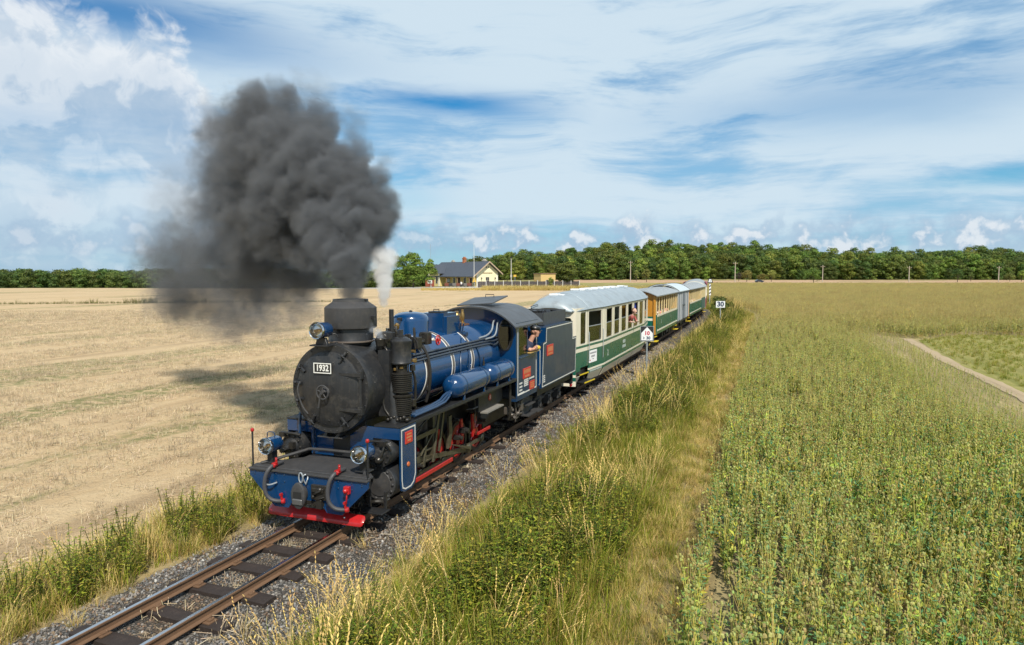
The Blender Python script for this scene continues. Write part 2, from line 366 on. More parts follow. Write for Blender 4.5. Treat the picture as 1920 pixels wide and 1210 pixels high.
SKINP = mat('skin_pale', (0.54, 0.34, 0.26), 0.55, var=0.08)

# ------------------------------------------------------------------ the track line
P0 = Vector((-3.0337, 9.9368, 0.0))
def slope(s):
    if s < 4: return 0.370 + 0.018 * min(1, (4 - s) / 8)
    if s < 57: return 0.370
    return max(0.0, 0.370 - (s - 57) / 24 * 0.26)
DS = 0.25
def _walk():
    fw = {0: P0.copy()}; p = P0.copy()
    for i in range(0, 560):
        th = math.atan(slope(i * DS)); p = p + Vector((math.sin(th), math.cos(th), 0)) * DS; fw[i + 1] = p.copy()
    p = P0.copy()
    for i in range(0, -50, -1):
        th = math.atan(slope(i * DS)); p = p - Vector((math.sin(th), math.cos(th), 0)) * DS; fw[i - 1] = p.copy()
    return fw
LINE = _walk()
def head(s): return math.atan(slope(s))
def tp(s, t=0.0, z=0.0):
    i = math.floor(s / DS); f = s / DS - i
    p = LINE[i] * (1 - f) + LINE[i + 1] * f
    th = head(s)
    return Vector((p.x + math.cos(th) * t, p.y - math.sin(th) * t, z))
TH0 = math.atan(0.370); UX, UY = math.sin(TH0), math.cos(TH0)
def ts(x, y):
    dx, dy = x - P0.x, y - P0.y
    return dx * UY - dy * UX, dx * UX + dy * UY
def xy(t, s): return P0.x + UY * t + UX * s, P0.y - UX * t + UY * s
def onray(px, d, py=None, z=None):
    """world point seen at picture column px (1920 wide) at distance d ahead; height from the row or given"""
    c, n = math.cos(PITCH), math.sin(PITCH)
    if z is None:
        v = (605 - py) / 1280
        w = d / (c + n * v)
        z = CAM.z + w * (c * v - n)
    else:
        w = c * d + n * (CAM.z - z)
    return Vector(((px - 960) / 1280 * w, d, z))
GZ = -0.36

# ------------------------------------------------------------------ ground
def sst(a, b, x):
    x = np.clip((np.asarray(x, dtype=float) - a) / (b - a), 0, 1); return x * x * (3 - 2 * x)
def gz(x, y):
    x = np.asarray(x, dtype=float); y = np.asarray(y, dtype=float)
    z = np.full(np.broadcast(x, y).shape, GZ)
    z = z - 9.0 * sst(200, 430, y) * sst(-15, -70, x)
    hp = np.interp(960 + 1280 * x / np.maximum(y, 1.0), [900, 960, 1100, 1250, 1380, 1480, 1560, 1660, 1760, 1850, 1960], [3, 6, 15, 18, 19, 15, 10, 9, 11, 12, 9])
    z = z + hp * sst(535, 700, y) * sst(-90, -20, x)
    z = z + 0.10 * np.sin(x * 0.045 + 1.3) * np.sin(y * 0.037) * sst(60, 130, np.hypot(x, y))
    return z
def ground_mat(name, base, alt, dark, scale=1.0, rows=0.0, bump=0.02, green=None, greenk=0.0, rough=0.95, far=None):
    m = bpy.data.materials.new(name); m.use_nodes = True; t = m.node_tree; N = NT(t)
    b = t.nodes['Principled BSDF']
    pos = N.n('ShaderNodeNewGeometry').outputs['Position']
    mp = N.n('ShaderNodeMapping', vector_type='POINT', ins={'Vector': pos, 'Rotation': (0, 0, TH0)})
    p = mp.outputs[0]                      # x across the line, y along it
    st = N.n('ShaderNodeMapping', ins={'Vector': p, 'Scale': (1.0, 0.12, 1.0)}).outputs[0]
    big = N.noise(p, 0.11 * scale, 4, 0.6); mid = N.noise(st, 1.1 * scale, 6, 0.65); fine = N.noise(p, 14 * scale, 5, 0.7); mot = N.noise(p, 2.6 * scale, 5, 0.65)
    k = N.math('ADD', N.math('MULTIPLY', mid, 0.55), N.math('ADD', N.math('MULTIPLY', mot, 0.35), N.math('MULTIPLY', fine, 0.30)))
    col = N.mix(N.smooth(k, 0.46, 0.74), c4(base), c4(alt))
    col = N.mix(N.math('MULTIPLY', N.smooth(fine, 0.52, 0.72), 0.75), col, c4(dark))
    col = N.mix(N.smooth(big, 0.38, 0.66, 0.0, 0.35), col, c4(alt))
    sk = N.noise(N.n('ShaderNodeMapping', ins={'Vector': p, 'Scale': (1.0, 0.045, 1.0)}).outputs[0], 0.75 * scale, 5, 0.62)
    col = N.mix(N.math('MULTIPLY', N.smooth(sk, 0.52, 0.68), 0.55), col, c4(dark))
    if rows:
        wv = N.math('SINE', N.math('MULTIPLY', N.math('ADD', N.n('ShaderNodeSeparateXYZ', ins={0: p}).outputs[0], N.math('MULTIPLY', mid, 0.25)), rows))
        col = N.mix(N.math('MULTIPLY', N.smooth(wv, 0.2, 1.0), 0.28), col, c4(dark))
    if green:
        gs = N.n('ShaderNodeMapping', ins={'Vector': p, 'Scale': (0.30, 0.035, 1.0)}).outputs[0]
        gk = N.math('MULTIPLY', N.smooth(N.noise(gs, 1.0, 4, 0.55), 0.565, 0.64), N.smooth(mot, 0.38, 0.56))
        col = N.mix(N.math('MULTIPLY', gk, greenk), col, c4(green))
    N.set(b, 'Base Color', col); N.set(b, 'Roughness', rough); N.set(b, 'Specular IOR Level', 0.15)
    bp = N.n('ShaderNodeBump', ins={'Strength': 0.9, 'Distance': bump, 'Height': N.math('ADD', N.math('MULTIPLY', fine, 0.6), mot)})
    N.set(b, 'Normal', bp.outputs[0])
    MATS[name] = m
    return m
M_GROUND = ground_mat('meadow_ground', (0.17, 0.18, 0.06), (0.30, 0.25, 0.11), (0.09, 0.10, 0.04), 0.5)
M_STUBBLE = ground_mat('stubble_ground', (0.44, 0.318, 0.180), (0.52, 0.400, 0.245), (0.25, 0.180, 0.110), 1.0, 0.0, 0.08, (0.13, 0.15, 0.05), 0.75)
M_POPSOIL = ground_mat('poppy_soil', (0.26, 0.215, 0.11), (0.38, 0.31, 0.15), (0.15, 0.12, 0.07), 1.0, 25.0, 0.03)
M_VERGE = ground_mat('verge_ground', (0.19, 0.155, 0.075), (0.36, 0.28, 0.14), (0.09, 0.08, 0.04), 1.4, 0.0, 0.03, (0.10, 0.13, 0.03), 0.7)
M_PLOUGH = ground_mat('far_brown_field', (0.37, 0.235, 0.145), (0.45, 0.31, 0.19), (0.28, 0.18, 0.11), 0.15)
M_STRIP = ground_mat('far_grass', (0.20, 0.21, 0.06), (0.33, 0.28, 0.11), (0.12, 0.14, 0.04), 0.3)
M_BARE = ground_mat('bare_soil', (0.34, 0.265, 0.17), (0.42, 0.33, 0.215), (0.22, 0.17, 0.11), 1.5, 0, 0.03)
M_LOWGRASS = ground_mat('low_grass_ground', (0.175, 0.185, 0.042), (0.33, 0.285, 0.11), (0.10, 0.115, 0.028), 1.2, 0, 0.03)
M_PAVE = mat('platform_paving', (0.42, 0.40, 0.36), 0.85, var=0.12, vscale=0.6)

def grid_sheet(name, X, Y, m, dz=0.0, keep=None, kind='structure', label=None, parent=None):
    nr, nc = X.shape
    Z = gz(X, Y) + dz
    V = np.stack([X, Y, Z], -1).reshape(-1, 3)
    F = []
    for i in range(nr - 1):
        for j in range(nc - 1):
            cx = X[i:i + 2, j:j + 2].mean(); cy = Y[i:i + 2, j:j + 2].mean()
            if keep is not None and not keep(cx, cy): continue
            a = i * nc + j; F.append((a, a + 1, a + nc + 1, a + nc))
    b = MB(); b.v = [tuple(p) for p in V]; b.f = F; b.m = [0] * len(F)
    o = b.build(name, m, parent, smooth=0, kind=kind, label=label)
    o.data.shade_smooth()
    return o
def ts_sheet(name, T, S, m, dz, keep=None, **k):
    t, s = np.meshgrid(np.array(T), np.array(S))
    X = P0.x + UY * t + UX * s; Y = P0.y - UX * t + UY * s
    return grid_sheet(name, X, Y, m, dz, keep, **k)
az = np.radians(np.linspace(-180, 180, 145)); dd = np.geomspace(1.5, 4200, 70)
A, D = np.meshgrid(az, dd)
grid_sheet('ground', D * np.sin(A), D * np.cos(A), M_GROUND, -0.03)
ts_sheet('stubble_field', -np.concatenate([np.linspace(2.5, 30, 40), np.geomspace(32, 330, 40)]), np.concatenate([np.linspace(-45, 60, 60), np.linspace(62, 290, 70)]), M_STUBBLE, 0.0,
         lambda x, y: (y < 203 - 0.02 * x and x < 14) or (y < 172 and x < -9.7 + 0.37 * y - 0.0016 * max(0, y - 60) ** 2))
ts_sheet('poppy_soil', np.concatenate([np.linspace(5.3, 30, 40), np.geomspace(31, 460, 50)]), np.concatenate([np.linspace(-45, 60, 50), np.linspace(62, 470, 80)]), M_POPSOIL, 0.0,
         lambda x, y: y < 285)
def xy_sheet(name, x0, x1, y0, y1, m, dz, nx=40, ny=12, keep=None):
    X, Y = np.meshgrid(np.linspace(x0, x1, nx), np.linspace(y0, y1, ny))
    return grid_sheet(name, X, Y, m, dz, keep)
xy_sheet('grass_strip', 30, 420, 285, 345, M_STRIP, 0.0)
xy_sheet('brown_field', 20, 520, 345, 520, M_PLOUGH, 0.004)
# trodden path and low patch in the poppy field
def ribbon(name, pts, w, m, dz, n=60):
    P = [Vector((p[0], p[1])) for p in pts]
    for _ in range(3):
        Q = [P[0]]
        for a, b in zip(P[:-1], P[1:]): Q += [a * .75 + b * .25, a * .25 + b * .75]
        P = Q + [P[-1]]
    X = []; Y = []
    for i, p in enumerate(P):
        d = (P[min(i + 1, len(P) - 1)] - P[max(i - 1, 0)]).normalized(); nn = Vector((d.y, -d.x))
        ww = w * (0.75 + 0.5 * random.random())
        row = [p + nn * k * ww / 2 for k in (-1, -0.4, 0.4, 1)]
        X.append([q.x for q in row]); Y.append([q.y for q in row])
    return grid_sheet(name, np.array(X), np.array(Y), m, dz)
PATH = [onray(1700, 44, z=GZ).xy, onray(1735, 38, z=GZ).xy, onray(1790, 31, z=GZ).xy, onray(1850, 27, z=GZ).xy, onray(1925, 22.6, z=GZ).xy, onray(2100, 16.5, z=GZ).xy]
PATCH = [onray(1722, 43, z=GZ).xy, onray(1800, 47, z=GZ).xy, onray(1960, 46, z=GZ).xy, onray(2150, 40, z=GZ).xy, onray(2250, 17, z=GZ).xy, onray(2080, 16.8, z=GZ).xy, onray(1925, 23, z=GZ).xy, onray(1790, 31, z=GZ).xy]
pb = MB(); pb.add([(p.x, p.y, float(gz(p.x, p.y)) + 0.012) for p in PATCH], [tuple(range(len(PATCH)))])
pb.build('low_grass_patch', M_LOWGRASS, None, smooth=0, kind='structure')
ribbon('trodden_path', PATH, 0.55, M_BARE, 0.02)
def inpoly(x, y, poly):
    c = False; j = len(poly) - 1
    for i in range(len(poly)):
        a, b = poly[i], poly[j]
        if (a[1] > y) != (b[1] > y) and x < (b[0] - a[0]) * (y - a[1]) / (b[1] - a[1]) + a[0]: c = not c
        j = i
    return c

# right and left verge of the line: uneven strips of earth
def strip(name, T, s0, s1, n, m, zf, kind='structure', label=None, smooth=True):
    S = np.linspace(s0, s1, n); v = []; f = []
    for i, s in enumerate(S):
        for t in T:
            p = tp(s, t); v.append((p.x, p.y, zf(t, s)))
    k = len(T)
    for i in range(n - 1):
        for j in range(k - 1): f.append((i * k + j, i * k + j + 1, (i + 1) * k + j + 1, (i + 1) * k + j))
    b = MB(); b.v = v; b.f = f; b.m = [0] * len(f)
    o = b.build(name, m, None, smooth=0, kind=kind, label=label); o.data.shade_smooth()
    return o
def vz(t, s):
    a = abs(t)
    return GZ + 0.012 + 0.05 * math.sin(s * 1.7 + t * 2.1) * math.sin(t * 1.3 + 0.4 * s) * (1 if 1.7 < a < 5.2 else 0.2) - 0.05 * math.exp(-((a - 3.4) / 0.8) ** 2)
strip('verge', np.linspace(1.35, 5.75, 18), -11, 120, 260, M_VERGE, vz)
strip('field_margin', -np.linspace(1.3, 3.3, 10), -11, 120, 260, M_VERGE, vz)
# ballast bed
M_BALLAST = bpy.data.materials.new('ballast'); M_BALLAST.use_nodes = True
def _bal():
    t = M_BALLAST.node_tree; N = NT(t); b = t.nodes['Principled BSDF']
    pos = N.n('ShaderNodeNewGeometry').outputs['Position']
    vo = N.n('ShaderNodeTexVoronoi', ins={'Vector': pos, 'Scale': 22.0})
    v2 = N.n('ShaderNodeTexVoronoi', feature='DISTANCE_TO_EDGE', ins={'Vector': pos, 'Scale': 22.0})
    g = N.n('ShaderNodeSeparateColor', ins={0: vo.outputs['Color']}).outputs[0]
    col = N.mix(g, (0.075, 0.07, 0.065, 1), (0.20, 0.19, 0.175, 1))
    col = N.mix(N.smooth(N.noise(pos, 1.1, 5, 0.6), 0.42, 0.66), col, (0.14, 0.10, 0.065, 1))
    col = N.mix(N.smooth(v2.outputs['Distance'], 0.0, 0.12, 0.8, 0.0), col, (0.03, 0.026, 0.02, 1))
    N.set(b, 'Base Color', col); N.set(b, 'Roughness', 0.9)
    bp = N.n('ShaderNodeBump', ins={'Strength': 1.0, 'Distance': 0.035, 'Height': N.smooth(v2.outputs['Distance'], 0.0, 0.25)})
    N.set(b, 'Normal', bp.outputs[0])
_bal()
BT = [-1.95, -1.55, -1.2, -0.85, -0.55, -0.25, 0, 0.25, 0.55, 0.85, 1.2, 1.6, 2.05]
def bz(t, s):
    a = abs(t)
    base = -0.185 if a < 0.9 else -0.185 - 0.26 * (a - 0.9) / 0.95
    return base + 0.016 * math.sin(5.1 * s + 3 * t) * math.sin(2.3 * s - 4 * t)
strip('ballast_bed', BT, -11, 125, 420, M_BALLAST, bz)

# ------------------------------------------------------------------ railway track: rails and sleepers
track = thing('railway_track', 'narrow gauge railway track with rusty rails on dark timber sleepers', 'railway track', (0, 0, 0))
track['kind'] = 'structure'
RP = [(-0.055, -0.115), (0.055, -0.115), (0.055, -0.107), (0.012, -0.095), (0.010, -0.036), (0.028, -0.026), (0.029, -0.006), (0.022, 0.0), (-0.022, 0.0), (-0.029, -0.006), (-0.028, -0.026), (-0.010, -0.036), (-0.012, -0.095), (-0.055, -0.107)]
for sd in (-1, 1):
    b = MB(); rs = []
    for s in list(np.arange(-11, 62, 1.0)) + list(np.arange(62, 124, 1.5)):
        rs.append([tp(s, sd * 0.405 + q[0], q[1]) for q in RP])
    b.rings(rs)
    for k in range(len(b.f)):
        if k < len(b.f) - 2 and k % len(RP) in (7,): b.m[k] = 1
    b.build('rail', [RUSTRAIL, RAILTOP], track, smooth=30)
def sleeper_mesh(seed):
    r = random.Random(seed); b = MB(); L = 1.5 + r.uniform(-.03, .03); n = 7; rs = []
    for i in range(n):
        x = -L / 2 + L * i / (n - 1); w = 0.105 + r.uniform(-.008, .008); h = r.uniform(-.006, .006)
        rs.append([(x, -w, -0.28), (x, w, -0.28), (x, w + r.uniform(-.006, .006), -0.135 + h), (x, w * 0.3, -0.128 + h), (x, -w * 0.4, -0.130 + h), (x, -w, -0.137 + h)])
    b.rings(rs)
    for sx in (-0.405, 0.405):
        b.box((sx, 0, -0.121), (0.24, 0.13, 0.012), 1)
        for q in (-0.085, 0.085):
            b.lathe([(0.016, 0), (0.016, 0.03), (0.008, 0.036)], (sx + q, 0.03, -0.115), n=6, m=1)
            b.box((sx + q * 0.85, 0, -0.106), (0.05, 0.06, 0.022), 1)
    return b.mesh('sleeper', [SLEEPER, RUSTRAIL], 40)
SM = [sleeper_mesh(i) for i in range(5)]
s = -8.3; i = 0
while s < 96:
    p = tp(s, random.uniform(-.03, .03)); o = link('sleeper', SM[i % 5], track, loc=(p.x, p.y, random.uniform(-.012, .006)), rot=(random.uniform(-.012, .012), random.uniform(-.01, .01), -head(s) + random.uniform(-.025, .025)))
    s += 0.655 + random.uniform(-.02, .02); i += 1

# ------------------------------------------------------------------ locomotive (local x across, y back along the train, z up from rail top)
loco = thing('steam_locomotive', 'blue steam locomotive with black smokebox and number plate 1932', 'locomotive', P0, -TH0)
def part(name, b, m, parent=None, **k): return b.build(name, m, parent or loco, **k)
BZ = 2.03
# main frame, stretchers
b = MB()
for sx in (-0.29, 0.29): b.bb(sx - 0.02, sx + 0.02, 0.92, 7.9, 0.30, 1.20); b.bb(sx - 0.02, sx + 0.02, 0.25, 0.92, 0.42, 0.84)
b.bb(-0.27, 0.27, 0.47, 0.53, 0.45, 0.83)
for y in (1.9, 2.8, 3.75, 4.7, 6.0, 7.5): b.bb(-0.27, 0.27, y - 0.03, y + 0.03, 0.45, 1.15)
part('main_frame', b, BLACK, bevel=0.006)
# front platform and buffer beam
b = MB(); b.prism([(-1.04, 0.02), (1.04, 0.02), (1.04, 0.14), (0.56, 0.66), (0.56, 0.88), (-0.56, 0.88), (-0.56, 0.66), (-1.04, 0.14)], 'xy', 0.855, 0.885)
part('front_platform', b, SOOT, bevel=0.006)
b = MB(); b.prism([(-1.05, 0.852), (-1.05, 0.74), (-0.60, 0.30), (-0.34, 0.30), (-0.24, 0.44), (0.24, 0.44), (0.34, 0.30), (0.60, 0.30), (1.05, 0.74), (1.05, 0.852)], 'xz', -0.015, 0.02)
beam = part('buffer_beam', b, BLUE, bevel=0.004)
b = MB()
for x in (-0.95, -0.78, -0.55, 0.55, 0.78, 0.95, -0.4, 0.4):
    for z in (0.80, 0.70 if abs(x) < 0.9 else 0.77): b.lathe([(0.014, 0), (0.014, 0.006), (0.006, 0.012)], (x, -0.015, z), (0, -1, 0), 8)
for x in (-0.5, 0.5): b.lathe([(0.014, 0), (0.006, 0.012)], (x, -0.015, 0.36), (0, -1, 0), 8)
part('rivet_row', b, NAVY, beam)
b = MB(); b.bb(-1.05, 1.05, -0.045, 0.06, 0.835, 0.862)
part('beam_edge', b, SOOT, bevel=0.004)
# red rail guard under the beam
b = MB(); sec = [(0.225, 0.250), (0.125, 0.160), (0.120, 0.105), (0.133, 0.105), (0.138, 0.150), (0.235, 0.235)]
rs = []
for x, k in ((-0.86, 0.25), (-0.84, 0.85), (-0.80, 1), (-0.3, 1), (0.3, 1), (0.80, 1), (0.84, 0.85), (0.86, 0.25)):
    cy, cz = 0.18, 0.19
    rs.append([(x, cy + (q[0] - cy) * k, cz + (q[1] - cz) * k) for q in sec])
b.rings(rs)
g = part('rail_guard', b, RED, bevel=0.004)
b = MB()
for x in (-0.46, 0.46): b.bb(x - 0.03, x + 0.03, 0.22, 0.27, 0.22, 0.50)
part('guard_bracket', b, BLACK, g)
b = MB(); b.lathe([(0.016, 0), (0.016, 0.01), (0.006, 0.018)], (0.52, 0.168, 0.197), (0, -0.7, 0.7), 8)
part('guard_bolt', b, CHROME, g)
# centre coupler: oval buffer head with slot, shank and side linkage
b = MB(); rs = []
for yy, k in ((-0.02, 0.55), (-0.08, 0.6), (-0.13, 0.98), (-0.155, 1.0), (-0.17, 0.95)):
    rs.append([(-0.05 + 0.125 * k * math.cos(a), yy, 0.56 + 0.20 * k * math.sin(a)) for a in np.linspace(0, 2 * math.pi, 24, endpoint=False)])
b.rings(rs, cap1=False)
rs = []
for yy, k in ((-0.17, 0.95), (-0.178, 0.80), (-0.180, 0.5), (-0.180, 0.01)):
    rs.append([(-0.05 + 0.125 * k * math.cos(a), yy, 0.56 + 0.20 * k * math.sin(a)) for a in np.linspace(0, 2 * math.pi, 24, endpoint=False)])
b.rings(rs, cap0=False)
b.bb(-0.16, 0.06, 0.0, 0.3, 0.44, 0.68)
coup = part('coupler', b, SOOT, bevel=0.0)
b = MB(); b.bb(-0.12, 0.02, -0.186, -0.179, 0.535, 0.625); part('coupler_slot', b, DARKIN, coup)
b = MB(); b.bb(-0.135, 0.035, -0.20, -0.17, 0.43, 0.52); part('coupler_lip', b, mat('worn_steel', (0.14, 0.14, 0.14), 0.45, metal=0.5, var=0.3), coup, bevel=0.012)
b = MB(); b.bb(0.10, 0.36, -0.06, 0.02, 0.50, 0.72); b.bb(0.13, 0.33, -0.09, -0.05, 0.62, 0.68); b.cyl((0.14, -0.08, 0.57), (0.30, -0.10, 0.66), 0.018, n=8); b.lathe([(0.04, 0), (0.04, 0.03), (0.02, 0.05)], (0.27, -0.06, 0.66), (0, -1, 0), 12); b.cyl((0.2, -0.08, 0.5), (0.34, -0.08, 0.56), 0.014, n=8)
b.bb(-0.12, 0.30, -0.02, 0.02, 0.40, 0.46); b.box((0.24, -0.05, 0.44), (0.10, 0.06, 0.14)); b.lathe([(0.025, 0), (0.025, 0.05)], (0.15, -0.05, 0.55), (0, -1, 0), 10)
part('coupler_linkage', b, GREASE, bevel=0.006)
b = MB()
pts = [(-0.08 + 0.035 * math.cos(a), -0.05, 0.80 + 0.075 * math.sin(a)) for a in np.linspace(0, 2 * math.pi, 13)]
b.tube(pts, 0.011, 6); b.tube([(0.03 + p[0] + 0.05, -0.045 + 0.02 * math.sin(i), p[2] - 0.02) for i, p in enumerate(pts)], 0.010, 6)
part('coupling_link', b, GALV)
# brake hoses with red taps
def hose(sx):
    b = MB(); x0 = sx * 0.56 - 0.04
    b.tube([(x0, 0.20, 0.93), (x0, 0.02, 0.93), (x0 - 0.02, -0.10, 0.90), (x0 - 0.07, -0.14, 0.74), (x0 - 0.07, -0.14, 0.54), (x0, -0.11, 0.43), (x0 + 0.10, -0.06, 0.40), (x0 + 0.17, -0.03, 0.405)], 0.030, 10, smooth=2)
    h = part('brake_hose', b, RUBBER)
    b = MB(); b.lathe([(0.026, 0), (0.042, 0.01), (0.042, 0.05), (0.028, 0.06)], (x0 + 0.15, -0.04, 0.40), (0.9, 0.3, 0.05), 12); b.tube([(x0 + 0.17, -0.05, 0.42), (x0 + 0.165, -0.06, 0.50)], 0.018, 8); b.box((x0 + 0.165, -0.06, 0.51), (0.03, 0.05, 0.035)); b.lathe([(0.04, -0.02), (0.04, 0.04)], (x0, 0.0, 0.93), (0, 1, 0), 12)
    part('hose_tap', b, RED, h)
    b = MB(); b.tube([(x0 + 0.03, 0.02, 0.92), (x0 + 0.035, 0.0, 1.0), (x0 + 0.05, 0.0, 1.03)], 0.016, 8); b.box((x0 + 0.04, 0.0, 1.0), (0.035, 0.02, 0.09)); b.box((x0 + 0.02, -0.02, 0.93), (0.05, 0.04, 0.05), rot=(0, 0.5, 0))
    part('tap_handle', b, RED, h, bevel=0.005)
hose(-1); hose(1)
b = MB(); b.box((0.72, -0.05, 0.70), (0.09, 0.06, 0.11)); b.lathe([(0.035, 0), (0.035, 0.05), (0.015, 0.07)], (0.72, -0.06, 0.70), (0, -1, 0), 10); b.cyl((0.72, -0.06, 0.66), (0.71, -0.06, 0.50), 0.012, n=8)
part('heating_valve', b, RED, bevel=0.008)
b = MB(); b.tube([(-0.75, -0.02, 0.74), (-0.72, -0.09, 0.66), (-0.62, -0.10, 0.64), (-0.52, -0.04, 0.68)], 0.012, 6, smooth=2)
part('safety_chain', b, GALV)
# lamps
def lamp(loc, r, bracket):
    x, y, z = loc
    b = MB(); b.lathe([(r * 0.55, 0.30), (r * 0.85, 0.28), (r, 0.24), (r * 1.03, 0.05), (r * 1.03, 0.0)], (x, y, z), (0, 1, 0), 28, cap1=False)
    h = part('headlight', b, BLUE)
    b = MB(); rs = [(r * 1.03, 0.035), (r * 1.12, 0.02), (r * 1.13, -0.012), (r * 1.06, -0.03), (r * 0.98, -0.022), (r * 0.97, 0.0)]
    b.lathe(rs, (x, y, z), (0, 1, 0), 32, cap0=False, cap1=False); part('lamp_rim', b, CHROME, h)
    b = MB(); b.lathe([(r * 0.98, 0.0), (r * 0.78, 0.06), (r * 0.5, 0.105), (r * 0.22, 0.13)], (x, y, z), (0, 1, 0), 28, cap0=False); part('reflector', b, CHROME, h)
    b = MB(); b.lathe([(0.02, 0.13), (0.022, 0.07), (0.012, 0.05)], (x, y, z), (0, 1, 0), 10); part('bulb', b, mat('bulb_warm', (0.75, 0.42, 0.12), 0.2), h)
    b = MB(); b.lathe([(r * 0.98, -0.012), (r * 0.6, -0.022), (0.001, -0.026)], (x, y, z), (0, 1, 0), 24, cap0=False); part('lamp_glass', b, LENS, h)
    b = MB(); bracket(b, x, y, z, r); part('lamp_bracket', b, BLACK, h, bevel=0.004)
    return h
def br_low(b, x, y, z, r):
    b.box((x, y + 0.14, z - r - 0.07), (0.10, 0.12, 0.16)); b.box((x, y + 0.14, z - r - 0.15), (0.22, 0.18, 0.02)); b.bb(x - 0.02, x + 0.02, y + 0.1, y + 0.2, 0.88, z - r)
h = lamp((-0.83, 0.10, 1.17), 0.118, br_low)
b = MB(); b.tube([(-0.90, 0.22, 1.28), (-0.90, 0.22, 1.37), (-0.76, 0.22, 1.37), (-0.76, 0.22, 1.28)], 0.008, 6, smooth=1); part('lamp_handle', b, NAVY, h)
lamp((0.83, 0.10, 1.19), 0.118, br_low)
lamp((-0.09, 0.42, 2.945), 0.118, lambda b, x, y, z, r: (b.prism([(x - 0.07, z - r), (x + 0.07, z - r), (x + 0.11, 2.72), (x - 0.11, 2.72)], 'xz', y + 0.1, y + 0.16), b.bb(x - 0.16, x + 0.17, y + 0.02, y + 0.32, 2.70, 2.722), b.tube([(x + 0.06, y + 0.25, z - 0.08), (x + 0.13, y + 0.3, z - 0.06), (x + 0.16, y + 0.32, z - 0.13)], 0.013, 6, smooth=1)))
# marker posts with red tips
for sx in (-1, 1):
    b = MB(); b.cyl((sx * 1.02, 0.03, 0.80), (sx * 1.02, 0.03, 1.40), 0.014, n=8); q = part('marker_post', b, BLACK)
    b = MB(); b.lathe([(0.018, 0), (0.027, 0.012), (0.027, 0.04), (0.015, 0.055)], (sx * 1.02, 0.03, 1.40), 'z', 12); part('post_tip', b, RED, q)
# hand rail on the platform and steps
b = MB(); b.tube([(-0.93, 0.10, 0.90), (-0.56, 0.66, 0.99), (-0.50, 0.76, 1.01), (0.50, 0.76, 1.01), (0.56, 0.66, 0.99), (0.92, 0.10, 0.90)], 0.024, 8, smooth=1)
part('platform_rail', b, SOOT)
for sx in (-1, 1):
    b = MB(); b.bb(sx * 0.62, sx * 1.00, 0.42, 0.66, 0.20, 0.222); b.bb(sx * 0.66 - 0.02, sx * 0.66 + 0.02, 0.62, 0.66, 0.22, 0.62); b.bb(sx * 0.94 - 0.02, sx * 0.94 + 0.02, 0.62, 0.66, 0.22, 0.5)
    part('front_step', b, BLACK, bevel=0.004)
b = MB(); b.bb(-0.30, 0.16, 0.66, 0.84, 1.235, 1.255); b.prism([(-0.20, 1.255), (-0.13, 1.255), (-0.10, 1.34), (-0.13, 1.34)], 'xz', 0.66, 0.84); b.prism([(0.02, 1.255), (0.09, 1.255), (0.13, 1.34), (0.10, 1.34)], 'xz', 0.66, 0.84)
part('smokebox_step', b, SOOT, bevel=0.003)
# smokebox, saddle, door
b = MB(); b.lathe([(0.66, 0.66), (0.692, 0.68), (0.692, 1.82), (0.675, 1.86)], (0, 0, BZ), 'y', 64)
sb = part('smokebox', b, SMOKEBOX)
b = MB(); b.lathe([(0.56, 0.60), (0.695, 0.60), (0.705, 0.62), (0.705, 0.70)], (0, 0, BZ), 'y', 64, cap0=False, cap1=False)
part('front_ring', b, SMOKEBOX, sb)
b = MB()
for k in range(36):
    a = k * 2 * math.pi / 36; b.lathe([(0.012, 0), (0.011, 0.005), (0.005, 0.010)], (0.665 * math.cos(a), 0.60, BZ + 0.665 * math.sin(a)), (0, -1, 0), 8)
for y in (0.80, 1.74):
    for k in range(40):
        a = k * 2 * math.pi / 40; b.lathe([(0.010, 0), (0.004, 0.008)], (0.69 * math.cos(a), y, BZ + 0.69 * math.sin(a)), (math.cos(a), 0, math.sin(a)), 6)
part('smokebox_rivets', b, SMOKEBOX, sb)
b = MB(); b.prism([(-0.44, 1.50), (-0.40, 0.88), (0.40, 0.88), (0.44, 1.50)], 'xz', 0.90, 1.80)
part('saddle', b, BLACK, bevel=0.01)
b = MB(); b.lathe([(0.585, 0.60), (0.585, 0.575), (0.56, 0.565), (0.53, 0.555), (0.42, 0.525), (0.25, 0.500), (0.10, 0.490), (0.001, 0.488)], (0, 0, BZ), 'y', 64, cap0=False)
door = part('smokebox_door', b, SMOKEBOX)
b = MB()
for k in range(28):
    a = k * 2 * math.pi / 28 + 0.1; b.lathe([(0.010, 0), (0.004, 0.009)], (0.545 * math.cos(a), 0.56, BZ + 0.545 * math.sin(a)), (0, -1, 0), 6)
for (x, z) in ((-0.2, -0.3), (0.26, -0.12), (0.3, -0.4), (-0.36, 0.02), (0.12, 0.42), (0.38, 0.2), (-0.25, -0.05), (0.02, -0.48)): b.lathe([(0.012, 0), (0.004, 0.01)], (x, 0.52 + 0.15 * (x * x + z * z) - 0.02, BZ + z), (0, -1, 0), 6)
part('door_rivets', b, SMOKEBOX, door)
b = MB(); b.cyl((0.58, 0.55, BZ - 0.36), (0.58, 0.55, BZ + 0.33), 0.026, n=10)
for z in (-0.30, 0.25):
    b.prism([(0.60, BZ + z - 0.035), (0.60, BZ + z + 0.035), (0.22, BZ + z + 0.018), (0.22, BZ + z - 0.018)], 'xz', 0.512, 0.53 + 0.03); b.box((0.58, 0.56, BZ + z), (0.07, 0.08, 0.13))
part('door_hinge', b, SMOKEBOX, door, bevel=0.005)
